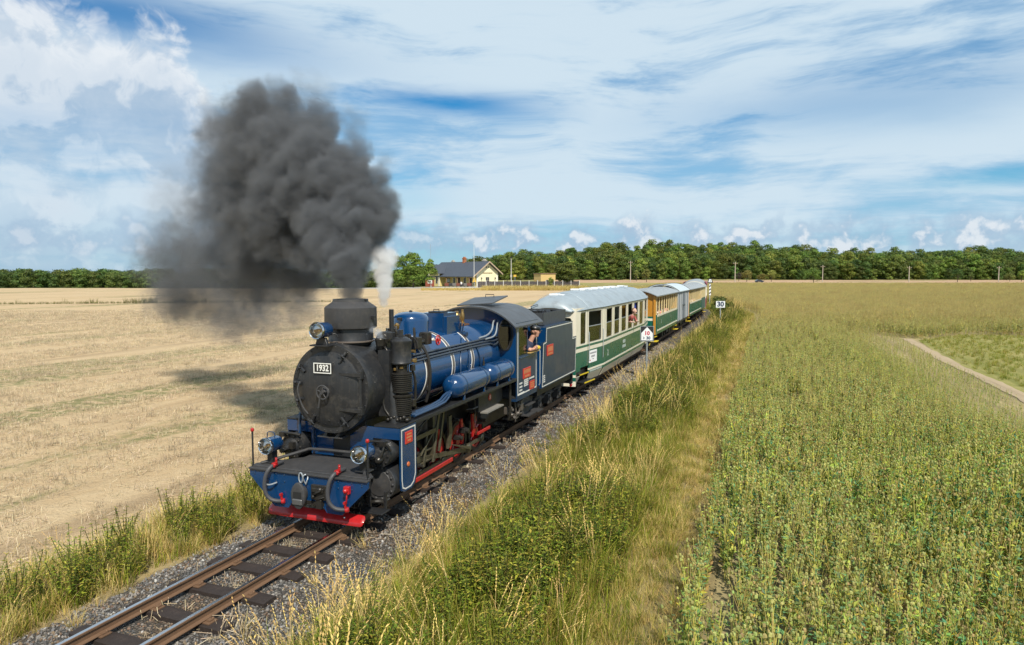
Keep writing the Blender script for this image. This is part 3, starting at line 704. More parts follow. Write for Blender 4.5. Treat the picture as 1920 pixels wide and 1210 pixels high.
for k, a in enumerate((62, 148, 200, 240, 300, 172)):
    a = R(a); c, s_ = math.cos(a), math.sin(a)
    b = MB(); b.tube([(0.66 * c, 0.585, BZ + 0.66 * s_), (0.58 * c, 0.55, BZ + 0.58 * s_), (0.48 * c, 0.53, BZ + 0.48 * s_)], 0.026, 8, smooth=1); b.lathe([(0.03, 0), (0.03, 0.05), (0.014, 0.07)], (0.60 * c, 0.565, BZ + 0.60 * s_), (0, -1, 0), 8); b.tube([(0.60 * c - 0.07 * s_, 0.51, BZ + 0.60 * s_ + 0.07 * c), (0.60 * c + 0.07 * s_, 0.51, BZ + 0.60 * s_ - 0.07 * c)], 0.010, 6)
    part('door_clamp', b, SMOKEBOX, door)
b = MB(); wc = (-0.01, 0.42, BZ - 0.03)
b.tube([(wc[0] + 0.105 * math.cos(a), wc[1], wc[2] + 0.105 * math.sin(a)) for a in np.linspace(0, 2 * math.pi, 25)], 0.014, 8, caps=False)
for k in range(5):
    a = k * 2 * math.pi / 5 + 0.3; b.cyl((wc[0], wc[1], wc[2]), (wc[0] + 0.1 * math.cos(a), wc[1], wc[2] + 0.1 * math.sin(a)), 0.010, n=6)
b.lathe([(0.03, -0.03), (0.03, 0.02), (0.05, 0.03), (0.09, 0.085)], wc, 'y', 16); b.cyl((wc[0] - 0.02, 0.40, wc[2]), (wc[0] - 0.06, 0.40, wc[2] - 0.24), 0.014, n=8)
part('hand_wheel', b, SOOT, door)
b = MB(); b.tube([(-0.50, 0.53, BZ + 0.10), (-0.53, 0.49, BZ), (-0.50, 0.50, BZ - 0.16), (-0.44, 0.50, BZ - 0.30), (-0.34, 0.50, BZ - 0.40)], 0.013, 6, smooth=2)
part('door_handle_rail', b, SOOT, door)
b = MB(); b.bb(-0.205, 0.115, 0.478, 0.495, 2.285, 2.445)
pl = part('number_plate', b, mat('plate_black', (0.012, 0.012, 0.013), 0.4), bevel=0.004)
b = MB(); b.frame([(-0.205, 2.285), (0.115, 2.285), (0.115, 2.445), (-0.205, 2.445)], 'xz', 0.478, 0.014, -0.006); part('plate_border', b, WHITE, pl)
link('plate_digits', text_mesh('1932', 0.132, WHITE, 0.004, spacing=1.02), pl, loc=(-0.045, 0.4745, 2.365), rot=(R(90), 0, 0)).scale = (0.86, 1.0, 1.0)
# chimney
b = MB(); b.lathe([(0.30, 2.60), (0.32, 2.68), (0.36, 2.72), (0.365, 2.735), (0.36, 2.745), (0.352, 2.93)], (0, 1.20, 0), 'z', 48, cap0=False, cap1=False)
ch = part('chimney', b, BLACK)
b = MB(); b.lathe([(0.37, 2.93), (0.412, 2.945), (0.417, 2.96), (0.415, 3.27), (0.405, 3.28), (0.285, 3.365), (0.28, 3.405), (0.25, 3.405), (0.24, 3.2)], (0, 1.20, 0), 'z', 48, cap0=False, cap1=True)
part('spark_arrester', b, SOOT, ch)
b = MB(); b.lathe([(0.362, 2.715), (0.378, 2.722), (0.378, 2.738), (0.362, 2.745)], (0, 1.20, 0), 'z', 48, cap0=False, cap1=False); part('chimney_band', b, BANDG, ch)
b = MB(); b.bb(0.40, 0.47, 1.14, 1.20, 3.1, 3.14); b.box((0.25, 1.20, 3.39), (0.10, 0.05, 0.03)); b.bb(-0.44, -0.41, 1.1, 1.2, 3.08, 3.2)
part('arrester_catch', b, BLACK, ch)
# apron plates and side boxes round the cylinders
for sx in (-1, 1):
    b = MB(); b.prism([(sx * 0.40, 1.42), (sx * 1.05, 1.42), (sx * 1.05, 1.24), (sx * 0.58, 1.24), (sx * 0.58, 0.89), (sx * 0.16, 0.89), (sx * 0.16, 1.26)], 'xz', 0.885, 0.905)
    part('apron_plate', b, BLUE, bevel=0.003)
    poly = [(0.905, 1.42), (1.42, 1.42), (1.42, 0.56), (1.36, 0.44), (1.26, 0.39), (1.02, 0.39), (0.93, 0.43), (0.905, 0.56)]
    b = MB(); b.prism(poly, 'yz', sx * 1.035, sx * 1.055)
    sp = part('cylinder_side_plate', b, BLUE)
    b = MB(); b.frame([(y + (0.03 if y < 1.2 else -0.03), z + (0.03 if z < 1 else -0.03)) for y, z in poly], 'yz', sx * 1.0555, 0.022, sx * 0.002); part('lining', b, LINEW, sp)
    b = MB(); b.bb(sx * 1.055, sx * 1.068, 1.05, 1.28, 1.14, 1.33); rp = part('works_plate', b, PLATE_RED, sp, bevel=0.003)
    b = MB()
    for q, w in ((1.285, 0.14), (1.235, 0.17), (1.185, 0.10)): b.bb(sx * 1.0685, sx * 1.0700, 1.165 - w / 2, 1.165 + w / 2, q - 0.012, q + 0.012)
    part('plate_line', b, PLATE_GOLD, rp)
    b = MB(); b.lathe([(0.04, 0), (0.036, 0.012), (0.01, 0.018)], (sx * 1.055, 1.15, 0.80), (sx, 0, 0), 16); part('inspection_cap', b, mat('orange_cap', (0.48, 0.12, 0.03), 0.5), sp)
    b = MB(); b.bb(sx * 1.0, sx * 1.035, 0.905, 1.42, 1.395, 1.42); b.bb(sx * 0.62, sx * 1.03, 0.91, 1.40, 1.385, 1.41); part('box_top', b, BLACK, sp)
    # cylinder with bolted cover
    b = MB(); b.lathe([(0.26, 0.80), (0.27, 0.82), (0.27, 1.50)], (sx * 0.755, 0, 0.57), 'y', 36); cy = part('cylinder', b, BLACK)
    b = MB(); b.lathe([(0.27, 0.0), (0.27, -0.03), (0.21, -0.035), (0.20, -0.05), (0.12, -0.055), (0.05, -0.075), (0.001, -0.08)], (sx * 0.755, 0.80, 0.57), 'y', 36, cap0=False)
    part('cylinder_cover', b, SOOT, cy)
    b = MB()
    for k in range(14):
        a = k * 2 * math.pi / 14; b.lathe([(0.022, 0), (0.022, 0.022), (0.012, 0.03)], (sx * 0.755 + 0.24 * math.cos(a), 0.77, 0.57 + 0.24 * math.sin(a)), (0, -1, 0), 6)
    part('cover_bolts', b, SOOT, cy)
    b = MB(); b.lathe([(0.19, 0.70), (0.20, 0.72), (0.20, 1.5)], (sx * 0.80, 0, 1.04), 'y', 30); b.lathe([(0.20, 0.0), (0.20, -0.025), (0.13, -0.03), (0.10, -0.09), (0.06, -0.10), (0.03, -0.20)], (sx * 0.80, 0.70, 1.04), 'y', 24, cap0=False)
    vc = part('valve_chest', b, SMOKEBOX)
    b = MB()
    for k in range(10):
        a = k * 2 * math.pi / 10; b.lathe([(0.018, 0), (0.018, 0.02), (0.01, 0.028)], (sx * 0.80 + 0.17 * math.cos(a), 0.675, 1.04 + 0.17 * math.sin(a)), (0, -1, 0), 6)
    b.tube([(sx * 0.62, 0.66, 1.24), (sx * 0.8, 0.62, 1.27), (sx * 0.98, 0.62, 1.25), (sx * 1.02, 0.68, 1.12)], 0.022, 8, smooth=1); b.tube([(sx * 0.95, 0.60, 1.2), (sx * 0.92, 0.55, 1.05), (sx * 0.88, 0.58, 0.95)], 0.016, 6, smooth=1); b.box((sx * 0.93, 0.62, 1.24), (0.09, 0.08, 0.07)); b.box((sx * 0.72, 0.58, 1.08), (0.08, 0.08, 0.1)); b.lathe([(0.05, 0), (0.05, 0.08), (0.03, 0.1)], (sx * 0.88, 0.60, 1.0), (0, -1, 0), 10)
    part('chest_fittings', b, GREASE, vc)
    b = MB(); b.tube([(sx * 0.85, 0.72, 0.30), (sx * 0.78, 0.64, 0.33), (sx * 0.70, 0.66, 0.30)], 0.03, 8, smooth=1); b.tube([(sx * 0.95, 0.74, 0.36), (sx * 0.9, 0.66, 0.32), (sx * 0.85, 0.7, 0.26)], 0.022, 8, smooth=1)
    part('drain_cocks', b, GREASE, cy)
    # running board
    b = MB(); b.bb(sx * 0.60, sx * 1.055, 0.88, 6.22, 1.424, 1.450); b.bb(sx * 1.035, sx * 1.055, 1.43, 6.22, 1.385, 1.424)
    part('running_board', b, BLACK, bevel=0.003)
b = MB(); b.tube([(-0.72, 0.78, 1.00), (-0.74, 0.80, 1.52), (-0.70, 0.84, 1.62), (-0.62, 0.86, 1.66)], 0.025, 8, smooth=1); b.tube([(-0.50, 0.84, 0.95), (-0.50, 0.84, 1.40)], 0.02, 8)
part('front_hand_rail', b, NAVY)
b = MB()
for sx in (-1, 1): b.tube([(sx * 0.52, 1.20, BZ + 0.35), (sx * 0.74, 1.22, BZ - 0.05), (sx * 0.80, 1.20, 1.50), (sx * 0.80, 1.15, 1.15)], 0.10, 14, smooth=2)
part('steam_pipe', b, SMOKEBOX)
# boiler, bands, lining
b = MB(); b.lathe([(0.60, 1.84), (0.655, 1.86), (0.655, 5.05), (0.67, 5.08), (0.67, 6.22)], (0, 0, BZ), 'y', 72)
boiler = part('boiler', b, BLUE)
for y in (2.62, 3.70, 4.64):
    b = MB(); b.lathe([(0.655, y - 0.045), (0.664, y - 0.043), (0.664, y + 0.043), (0.655, y + 0.045)], (0, 0, BZ), 'y', 72, cap0=False, cap1=False)
    bd = part('boiler_band', b, BANDG)
    b = MB()
    for k in (-0.055, 0.055): b.lathe([(0.655, y + k - 0.012), (0.6615, y + k - 0.011), (0.6615, y + k + 0.011), (0.655, y + k + 0.012)], (0, 0, BZ), 'y', 72, cap0=False, cap1=False)
    part('band_lining', b, WHITE, bd)
    b = MB(); b.box((0.655, y, BZ - 0.28), (0.05, 0.10, 0.05)); b.cyl((0.66, y - 0.06, BZ - 0.28), (0.66, y + 0.08, BZ - 0.28), 0.015, n=8); part('band_clip', b, GREASE, bd)
b = MB(); b.bb(-0.60, 0.60, 4.9, 6.22, 1.42, 1.95)
part('firebox', b, BLUE, bevel=0.05, seg=3)
# steam dome and sand box
b = MB(); b.lathe([(0.45, 2.50), (0.40, 2.60), (0.355, 2.66), (0.345, 2.72), (0.345, 2.92), (0.335, 2.98), (0.30, 3.035), (0.22, 3.075), (0.10, 3.093), (0.001, 3.096)], (0, 3.20, 0), 'z', 48, cap0=False)
dm = part('steam_dome', b, BLUE)
b = MB(); b.lathe([(0.03, 3.09), (0.03, 3.115), (0.012, 3.125)], (0, 3.2, 0), 'z', 12); b.box((-0.02, 2.82, 2.98), (0.06, 0.10, 0.05)); part('dome_bolt', b, BLACK, dm)
b = MB(); b.lathe([(0.435, 2.575), (0.425, 2.59), (0.43, 2.60), (0.445, 2.58)], (0, 3.20, 0), 'z', 48, cap0=False, cap1=False); part('dome_lining', b, WHITE, dm)
b = MB(); b.bb(-0.33, 0.33, 4.02, 4.76, 2.50, 3.02)
sd = part('sand_box', b, BLUE, bevel=0.07, seg=4)
b = MB(); b.bb(-0.14, 0.14, 4.2, 4.52, 3.02, 3.05); b.tube([(-0.06, 4.28, 3.05), (-0.06, 4.28, 3.09), (0.06, 4.28, 3.09), (0.06, 4.28, 3.05)], 0.01, 6); b.bb(-0.2, -0.1, 4.5, 4.6, 3.02, 3.045); part('sand_box_lid', b, BLACK, sd)
b = MB(); b.box((0.36, 4.70, 2.56), (0.12, 0.14, 0.12)); b.lathe([(0.05, 0), (0.05, 0.1)], (0.40, 4.70, 2.56), (1, 0, 0), 10); b.cyl((0.36, 4.66, 2.6), (0.40, 4.60, 2.80), 0.02, n=6); b.cyl((0.37, 4.74, 2.6), (0.41, 4.72, 2.78), 0.014, n=6)
b.tube([(0.40, 4.70, 2.5), (0.56, 4.55, 2.42), (0.69, 4.40, 2.10), (0.69, 4.30, 1.6)], 0.016, 6, smooth=2); b.tube([(0.40, 4.75, 2.5), (0.56, 4.85, 2.42), (0.69, 4.95, 2.10), (0.69, 5.0, 1.7)], 0.016, 6, smooth=2); b.tube([(0.38, 4.66, 2.52), (0.52, 4.35, 2.48), (0.69, 3.95, 2.10), (0.69, 3.95, 1.5)], 0.014, 6, smooth=2)
part('sanding_gear', b, NAVY, sd)
# safety valves
b = MB(); b.bb(-0.16, 0.16, 5.10, 5.62, 2.66, 2.72); vb = part('safety_valve', b, COPPER, bevel=0.02)
b = MB(); b.lathe([(0.05, 2.70), (0.06, 2.76), (0.078, 2.80), (0.082, 2.90), (0.06, 2.95), (0.045, 2.97), (0.045, 3.0), (0.02, 3.01)], (0.03, 5.20, 0), 'z', 18); part('valve_column', b, BRASS, vb)
b = MB(); b.lathe([(0.06, 2.70), (0.06, 2.74), (0.035, 2.76), (0.048, 2.83), (0.048, 2.93), (0.03, 2.97), (0.03, 3.03)], (0.02, 5.52, 0), 'z', 16); part('valve_column', b, BRASS, vb)
# pipe bundle along the boiler with stop valve and red hand wheel
b = MB()
for k in range(3):
    z = 2.40 - k * 0.05; x = 0.665 - 0.0 * k
    rr = math.sqrt(max(0.0, 0.695 ** 2 - (z - BZ) ** 2))
    b.tube([(rr, 2.15, z), (rr, 5.55, z), (rr + 0.04, 5.80, z + 0.02 - 0.05 * k), (rr + 0.02, 6.22, z - 0.03 + 0.04 * k)], 0.021, 8, smooth=1)
pb_ = part('pipe_bundle', b, mat('pipe_grey_blue', (0.04, 0.05, 0.065), 0.38, var=0.2))
b = MB(); b.tube([(0.56, 5.2, 2.44), (0.60, 5.55, 2.46), (0.60, 5.85, 2.56), (0.54, 6.05, 2.74), (0.52, 6.22, 2.76)], 0.020, 8, smooth=2); b.tube([(0.63, 5.4, 2.40), (0.68, 5.75, 2.42), (0.68, 5.9, 2.52), (0.62, 6.1, 2.70), (0.60, 6.22, 2.72)], 0.018, 8, smooth=2)
part('injector_pipe', b, GALV, pb_)
b = MB(); b.bb(0.46, 0.62, 2.30, 2.48, 2.50, 2.70); b.cyl((0.54, 2.40, 2.60), (0.54, 2.86, 2.60), 0.055, n=12); b.bb(0.45, 0.63, 2.66, 2.84, 2.54, 2.74); b.lathe([(0.10, 0), (0.10, 0.04)], (0.54, 2.75, 2.72), (0, 0, 1), 12); b.tube([(0.54, 2.6, 2.55), (0.62, 2.62, 2.42), (0.66, 2.63, 2.3), (0.70, 2.64, 2.0), (0.66, 2.64, 1.7), (0.60, 2.64, 1.5)], 0.03, 10, smooth=2)
sv = part('stop_valve', b, GREASE, bevel=0.012)
b = MB(); wc = (0.70, 2.95, 2.60)
b.tube([(wc[0] + 0.09 * 0.35 * math.cos(a), wc[1] - 0.09 * 0.0 * math.cos(a), wc[2] + 0.085 * math.sin(a)) if False else (wc[0], wc[1] + 0.085 * math.cos(a), wc[2] + 0.085 * math.sin(a)) for a in np.linspace(0, 2 * math.pi, 21)], 0.014, 8, caps=False)
for k in range(5):
    a = k * 2 * math.pi / 5; b.cyl(wc, (wc[0], wc[1] + 0.08 * math.cos(a), wc[2] + 0.08 * math.sin(a)), 0.009, n=6)
b.lathe([(0.03, -0.02), (0.03, 0.02)], wc, 'x', 10); part('valve_wheel', b, RED, sv)
b = MB(); b.cyl((0.54, 2.86, 2.60), (0.70, 2.95, 2.60), 0.014, n=6); part('valve_spindle', b, GREASE, sv)
# thin exhaust pipe
b = MB(); b.tube([(0.46, 1.70, 2.50), (0.46, 1.70, 3.22)], 0.040, 12); part('exhaust_pipe', b, BLACK)
# turbo generator block with whistle of steam, fittings before the dome
b = MB(); b.bb(0.40, 0.60, 1.30, 1.62, 2.55, 2.72); b.lathe([(0.10, 0), (0.12, 0.05), (0.12, 0.22), (0.08, 0.28)], (0.50, 1.30, 2.76), 'y', 16); b.lathe([(0.07, 0.0), (0.09, 0.12), (0.07, 0.13)], (0.56, 1.18, 2.66), 'z', 14)
b.cyl((0.40, 1.95, 2.6), (0.40, 1.95, 2.92), 0.03, n=8); b.cyl((0.22, 1.98, 2.68), (0.22, 1.98, 2.88), 0.035, n=8); b.tube([(0.3, 1.9, 2.7), (0.42, 2.0, 2.8), (0.54, 2.1, 2.7)], 0.02, 6, smooth=1); b.box((0.33, 1.93, 2.83), (0.12, 0.08, 0.09)); b.box((0.48, 1.90, 2.72), (0.10, 0.12, 0.12)); b.tube([(0.60, 2.2, 2.62), (0.62, 2.2, 2.75), (0.60, 2.22, 2.88)], 0.024, 8)
for k in range(9):
    x, y, z = 0.30 + 0.35 * random.random(), 1.5 + 0.7 * random.random(), 2.62 + 0.22 * random.random(); b.box((x, y, z), (0.05, 0.06, 0.07)); b.tube([(x, y, z), (x + 0.1, y + 0.08, z - 0.06), (x + 0.12, y + 0.1, z - 0.25)], 0.012, 6, smooth=1)
part('turbo_generator', b, GREASE, bevel=0.01)
b = MB(); b.lathe([(0.03, 0), (0.045, 0.03), (0.045, 0.08), (0.02, 0.11)], (0.40, 1.98, 2.86), 'z', 12); b.lathe([(0.03, 0), (0.03, 0.08)], (0.60, 2.10, 2.48), 'x', 10); b.lathe([(0.03, 0), (0.03, 0.07)], (0.70, 2.06, 2.30), 'z', 10)
part('brass_fitting', b, BRASS)
# air pump: cylinders one above the other with cooling fins
AX, AY = 0.86, 1.30
b = MB(); b.lathe([(0.06, 1.452), (0.15, 1.47), (0.15, 1.53), (0.10, 1.55), (0.10, 2.80)], (AX, AY, 0), 'z', 20)
for z0, z1, r in ((1.56, 1.84, 0.165), (1.96, 2.24, 0.175)):
    b.lathe([(r - 0.035, z0), (r - 0.035, z1)], (AX, AY, 0), 'z', 24)
    n = 9
    for k in range(n):
        z = z0 + (z1 - z0) * (k + 0.5) / n; b.lathe([(r - 0.04, z - 0.009), (r, z - 0.007), (r, z + 0.007), (r - 0.04, z + 0.009)], (AX, AY, 0), 'z', 24)
b.lathe([(0.17, 1.845), (0.18, 1.86), (0.18, 1.885), (0.11, 1.90)], (AX, AY, 0), 'z', 24); b.lathe([(0.12, 1.93), (0.18, 1.935), (0.18, 1.955), (0.12, 1.957)], (AX, AY, 0), 'z', 24)
pump = part('air_pump', b, GREASE)
b = MB(); b.lathe([(0.12, 2.36), (0.17, 2.38), (0.175, 2.40), (0.165, 2.42), (0.165, 2.70), (0.175, 2.72), (0.175, 2.75), (0.15, 2.77), (0.10, 2.80), (0.001, 2.81)], (AX, AY, 0), 'z', 28); b.bb(AX - 0.03, AX + 0.03, AY - 0.03, AY + 0.03, 2.8, 2.92); b.box((AX - 0.12, AY - 0.10, 2.84), (0.10, 0.10, 0.08))
part('pump_steam_cylinder', b, SMOKEBOX, pump)
b = MB(); b.box((AX - 0.20, AY - 0.12, 2.10), (0.13, 0.14, 0.30)); b.lathe([(0.07, 0), (0.07, 0.25)], (AX - 0.20, AY - 0.12, 2.12), 'z', 14)
for k in range(5): b.lathe([(0.085, 1.98 + k * 0.03), (0.085, 1.992 + k * 0.03)], (AX - 0.20, AY - 0.12, 0.02), 'z', 14)
b.tube([(AX + 0.1, AY + 0.16, 2.30), (AX + 0.14, AY + 0.22, 2.1), (AX + 0.12, AY + 0.24, 1.8), (AX + 0.1, AY + 0.26, 1.6)], 0.022, 8, smooth=1); b.tube([(AX - 0.2, AY - 0.2, 1.95), (AX - 0.22, AY - 0.2, 1.7), (AX - 0.1, AY - 0.2, 1.55)], 0.02, 8, smooth=1); b.tube([(AX - 0.3, AY - 0.05, 2.62), (AX - 0.2, AY - 0.15, 2.66), (AX - 0.12, AY - 0.14, 2.5), (AX - 0.18, AY - 0.16, 2.3)], 0.016, 6, smooth=2); b.box((AX + 0.13, AY + 0.14, 2.30), (0.07, 0.07, 0.10)); b.box((AX + 0.10, AY + 0.18, 1.72), (0.08, 0.08, 0.12))
for a in np.linspace(0, 6.28, 5)[:-1]: b.cyl((AX + 0.13 * math.cos(a), AY + 0.13 * math.sin(a), 2.24), (AX + 0.13 * math.cos(a), AY + 0.13 * math.sin(a), 2.38), 0.014, n=6)
for k in range(7): b.lathe([(0.03, 0), (0.03, 0.05), (0.012, 0.06)], (AX - 0.14 + 0.05 * k, AY - 0.17 + 0.012 * k, 1.50 + 0.02 * (k % 3)), (0.2, -1, 0), 8)
part('pump_fittings', b, GREASE, pump, bevel=0.006)
b = MB()
for x, y, z in ((-0.20, -0.12, 2.37), (-0.05, -0.10, 2.30), (0.05, -0.08, 2.33), (0.16, 0.12, 2.42)): b.lathe([(0.035, 0), (0.035, 0.03), (0.02, 0.045)], (AX + x, AY + y, z - 0.02), 'z', 10)
part('pump_brass', b, BRASS, pump)
b = MB(); b.bb(0.56, 0.76, AY - 0.2, AY + 0.2, 1.55, 2.6); part('pump_bracket', b, BLACK, pump)
# air tanks on the running board
TX, TZ = 0.90, 1.715
for y0, y1 in ((3.00, 4.62), (4.70, 6.05)):
    b = MB(); L = y1 - y0
    b.lathe([(0.001, 0), (0.10, 0.015), (0.18, 0.07), (0.215, 0.15), (0.222, 0.22), (0.222, L - 0.22), (0.215, L - 0.15), (0.18, L - 0.07), (0.10, L - 0.015), (0.001, L)], (TX, y0, TZ), 'y', 32, cap0=False, cap1=False)
    tk = part('air_tank', b, BLUE)
    b = MB()
    for y in (y0 + 0.34, y1 - 0.30): b.lathe([(0.222, y - 0.02), (0.229, y - 0.019), (0.229, y + 0.019), (0.222, y + 0.02)], (TX, 0, TZ), 'y', 32, cap0=False, cap1=False)
    part('tank_band', b, NAVY, tk)
    b = MB()
    for y in (y0 + 0.34, y1 - 0.30): b.bb(TX + 0.13, TX + 0.155, y - 0.03, y + 0.03, 1.45, 1.66); b.bb(TX - 0.15, TX - 0.12, y - 0.03, y + 0.03, 1.45, 1.66)
    part('tank_support', b, BLUE, tk)
b = MB(); b.cyl((TX, 4.63, 1.93), (TX, 4.63, 2.02), 0.025, n=8); b.cyl((TX, 4.63, 2.02), (TX, 4.63, 2.10), 0.012, n=6); part('tank_valve', b, GREASE)
b = MB()
for k in range(3): b.tube([(0.99 - 0.05 * k, 1.48, 1.50 + 0.01 * k), (0.99 - 0.05 * k, 2.55, 1.51 + 0.01 * k), (0.96 - 0.04 * k, 2.85, 1.58 + 0.03 * k), (0.92, 3.05, 1.66)], 0.022, 8, smooth=1)
part('air_pipe', b, NAVY)
b = MB(); b.bb(0.74, 0.96, 2.25, 2.75, 1.4505, 1.456); part('board_hatch', b, DARKIN)
# wheels, rods, valve gear
WY = (2.36, 3.31, 4.26, 5.21); WR = 0.40
def wheel_meshes():
    b = MB(); b.lathe([(0.345, -0.065), (0.40, -0.065), (0.405, 0.04), (0.425, 0.05), (0.425, 0.075), (0.345, 0.075)], (0, 0, 0), 'x', 36, cap0=False, cap1=False); b.lathe([(0.345, -0.065), (0.345, 0.075)], (0, 0, 0), 'x', 36, cap0=False, cap1=False)
    tyre = b.mesh('tyre', GREASE)
    b = MB(); b.lathe([(0.345, -0.05), (0.345, 0.05), (0.30, 0.04), (0.30, -0.04)], (0, 0, 0), 'x', 36, cap0=False, cap1=False); b.lathe([(0.09, -0.07), (0.09, 0.07)], (0, 0, 0), 'x', 16)
    for k in range(9):
        a = k * 2 * math.pi / 9; b.tube([(0, 0.06 * math.cos(a), 0.06 * math.sin(a)), (0, 0.32 * math.cos(a), 0.32 * math.sin(a))], 0.030, 6)
    b.prism([(0.34 * math.cos(a), 0.34 * math.sin(a)) for a in np.linspace(0.6, 2.5, 9)], 'yz', -0.045, 0.045); b.lathe([(0.08, -0.05), (0.08, 0.09)], (0, 0, -0.17), 'x', 14)
    return tyre, b.mesh('wheel_centre', RED)
TY, WCN = wheel_meshes()
for y in WY:
    for sx in (-1, 1):
        e = thing('driving_wheel', None, None, (sx * 0.41, y, WR)); e.parent = loco; e.rotation_euler = (random.random() * 0 + 0.4, 0, 0 if sx > 0 else math.pi)
        link('wheel_centre', WCN, e); link('tyre', TY, e)
    b = MB(); b.cyl((-0.4, y, WR), (0.4, y, WR), 0.07, n=12); part('axle', b, BLACK)
for sx in (-1, 1):
    ang = 0.4; cy_, cz_ = 0.17 * math.sin(ang), -0.17 * math.cos(ang)
    zc = WR + cz_; x = sx * 0.56
    b = MB()
    for a, c in zip(WY[:-1], WY[1:]): b.bb(x - 0.022, x + 0.022, a + cy_ + 0.06, c + cy_ - 0.06, zc - 0.035, zc + 0.035)
    for a in WY: b.lathe([(0.085, -0.032), (0.085, 0.032), (0.05, 0.05)], (x, a + cy_, zc), (sx, 0, 0), 16)
    part('coupling_rod', b, STEEL, bevel=0.004)
    b = MB(); x2 = sx * 0.66
    b.prism([(WY[2] + cy_, zc + 0.05), (WY[2] + cy_, zc - 0.05), (2.15, 0.525), (2.15, 0.605)], 'yz', x2 - 0.024, x2 + 0.024); b.lathe([(0.10, -0.04), (0.10, 0.04), (0.06, 0.06)], (x2, WY[2] + cy_, zc), (sx, 0, 0), 16); b.box((x2, 2.12, 0.57), (0.09, 0.2, 0.13))
    part('connecting_rod', b, STEEL, bevel=0.004)
    b = MB(); b.bb(x2 - 0.04, x2 + 0.04, 1.5, 2.70, 0.645, 0.675); b.bb(x2 - 0.04, x2 + 0.04, 1.5, 2.70, 0.455, 0.485); b.cyl((x2, 1.5, 0.57), (x2, 2.05, 0.57), 0.03, n=10); b.bb(x2 - 0.06, x2 + 0.06, 2.68, 2.76, 0.40, 1.30)
    part('slide_bar', b, STEEL, bevel=0.004)
    b = MB(); b.bb(sx * 0.90 - 0.014, sx * 0.90 + 0.014, 1.60, 3.10, 0.33, 0.40); b.bb(sx * 0.90 - 0.014, sx * 0.90 + 0.014, 4.30, 4.95, 0.55, 0.61)
    part('red_side_bar', b, RED, bevel=0.004)
    b = MB(); b.bb(sx * 0.885, sx * 0.893, 1.60, 3.10, 0.30, 0.43); part('side_bar_back', b, GREASE)
    x3 = sx * 0.74
    b = MB(); b.prism([(2.86, 1.36), (2.93, 1.36), (2.66, 0.42), (2.60, 0.42)], 'yz', x3 - 0.016, x3 + 0.016); b.prism([(3.06, 1.36), (3.12, 1.36), (2.90, 0.56), (2.84, 0.56)], 'yz', x3 - 0.016, x3 + 0.016)
    b.bb(x3 - 0.02, x3 + 0.02, 1.50, 2.72, 0.95, 1.03); b.prism([(2.70, 0.98), (2.76, 1.04), (2.20, 0.70), (2.16, 0.64)], 'yz', x3 - 0.014, x3 + 0.014); b.prism([(2.3, 0.40), (2.36, 0.40), (2.50, 0.98), (2.44, 0.98)], 'yz', x3 - 0.05, x3 - 0.02)
    part('valve_link', b, STEEL, bevel=0.003)
    b = MB(); b.prism([(3.30, 1.12), (3.42, 1.12), (3.46, 0.80), (3.38, 0.52), (3.26, 0.50), (3.32, 0.80)], 'yz', x3 - 0.05, x3 + 0.0); b.prism([(3.38, 0.55), (3.44, 0.55), (4.32, 0.30), (4.30, 0.24)], 'yz', x3 - 0.014, x3 + 0.014)
    part('expansion_link', b, STEEL, bevel=0.004)
    b = MB()
    for (y, z, s_) in ((1.62, 0.72, 0.07), (1.72, 0.56, 0.06), (1.9, 0.75, 0.08), (2.05, 0.50, 0.05), (3.7, 0.62, 0.08), (4.0, 0.70, 0.10), (4.9, 0.72, 0.07), (3.55, 1.0, 0.06)): b.box((sx * 0.72, y, z), (0.12, s_ * 1.4, s_)); b.lathe([(s_ * 0.5, 0), (s_ * 0.5, 0.06)], (sx * 0.78, y, z), (sx, 0, 0), 10)
    b.tube([(sx * 0.7, 1.5, 1.2), (sx * 0.78, 1.9, 1.12), (sx * 0.74, 2.4, 1.25), (sx * 0.7, 3.2, 1.3)], 0.016, 6, smooth=2); b.tube([(sx * 0.72, 1.6, 0.85), (sx * 0.75, 2.0, 1.05), (sx * 0.72, 2.5, 1.32)], 0.018, 6, smooth=1)
    b.tube([(sx * 0.86, 1.55, 0.40), (sx * 0.87, 1.56, 0.62)], 0.016, 6); b.tube([(sx * 0.86, 1.62, 0.26), (sx * 0.86, 1.62, 0.66)], 0.014, 6)
    part('valve_gear_fittings', b, GREASE, bevel=0.005)
    b = MB()
    for y in (3.05, 3.52, 4.05, 4.62): b.prism([(y, 0.90), (y + 0.10, 0.90), (y + 0.17, 0.50), (y + 0.05, 0.40)], 'yz', sx * 0.60, sx * 0.64)
    part('brake_hanger', b, RED, bevel=0.006)
    # tool box with red number badge, ash pan, pipe with bracket
    b = MB(); b.bb(sx * 0.62, sx * 0.86, 4.45, 5.45, 0.98, 1.42); tb = part('tool_box', b, BLACK, bevel=0.01)
    b = MB(); b.lathe([(0.075, 0), (0.072, 0.008)], (sx * 0.862, 5.05, 1.20), (sx, 0, 0), 20); bg_ = part('number_badge', b, RED, tb)
    b = MB(); link('badge_digit', text_mesh('5', 0.10, WHITE, 0.002), bg_, loc=(sx * 0.8715, 5.05, 1.20), rot=(R(90), 0, R(90) if sx > 0 else R(-90)))
    b = MB(); b.box((sx * 0.92, 5.05, 0.955), (0.16, 0.95, 0.03)); part('side_board', b, mat('worn_board', (0.20, 0.19, 0.17), 0.7, var=0.2), tb)
    b = MB(); b.prism([(4.95, 0.62), (6.20, 0.95), (6.20, 1.42), (5.45, 1.42), (5.45, 0.98), (4.95, 0.98)], 'yz', sx * 0.60, sx * 0.70); part('ash_pan', b, mat('ash_pan_grey', (0.07, 0.065, 0.06), 0.7, var=0.2), bevel=0.006)
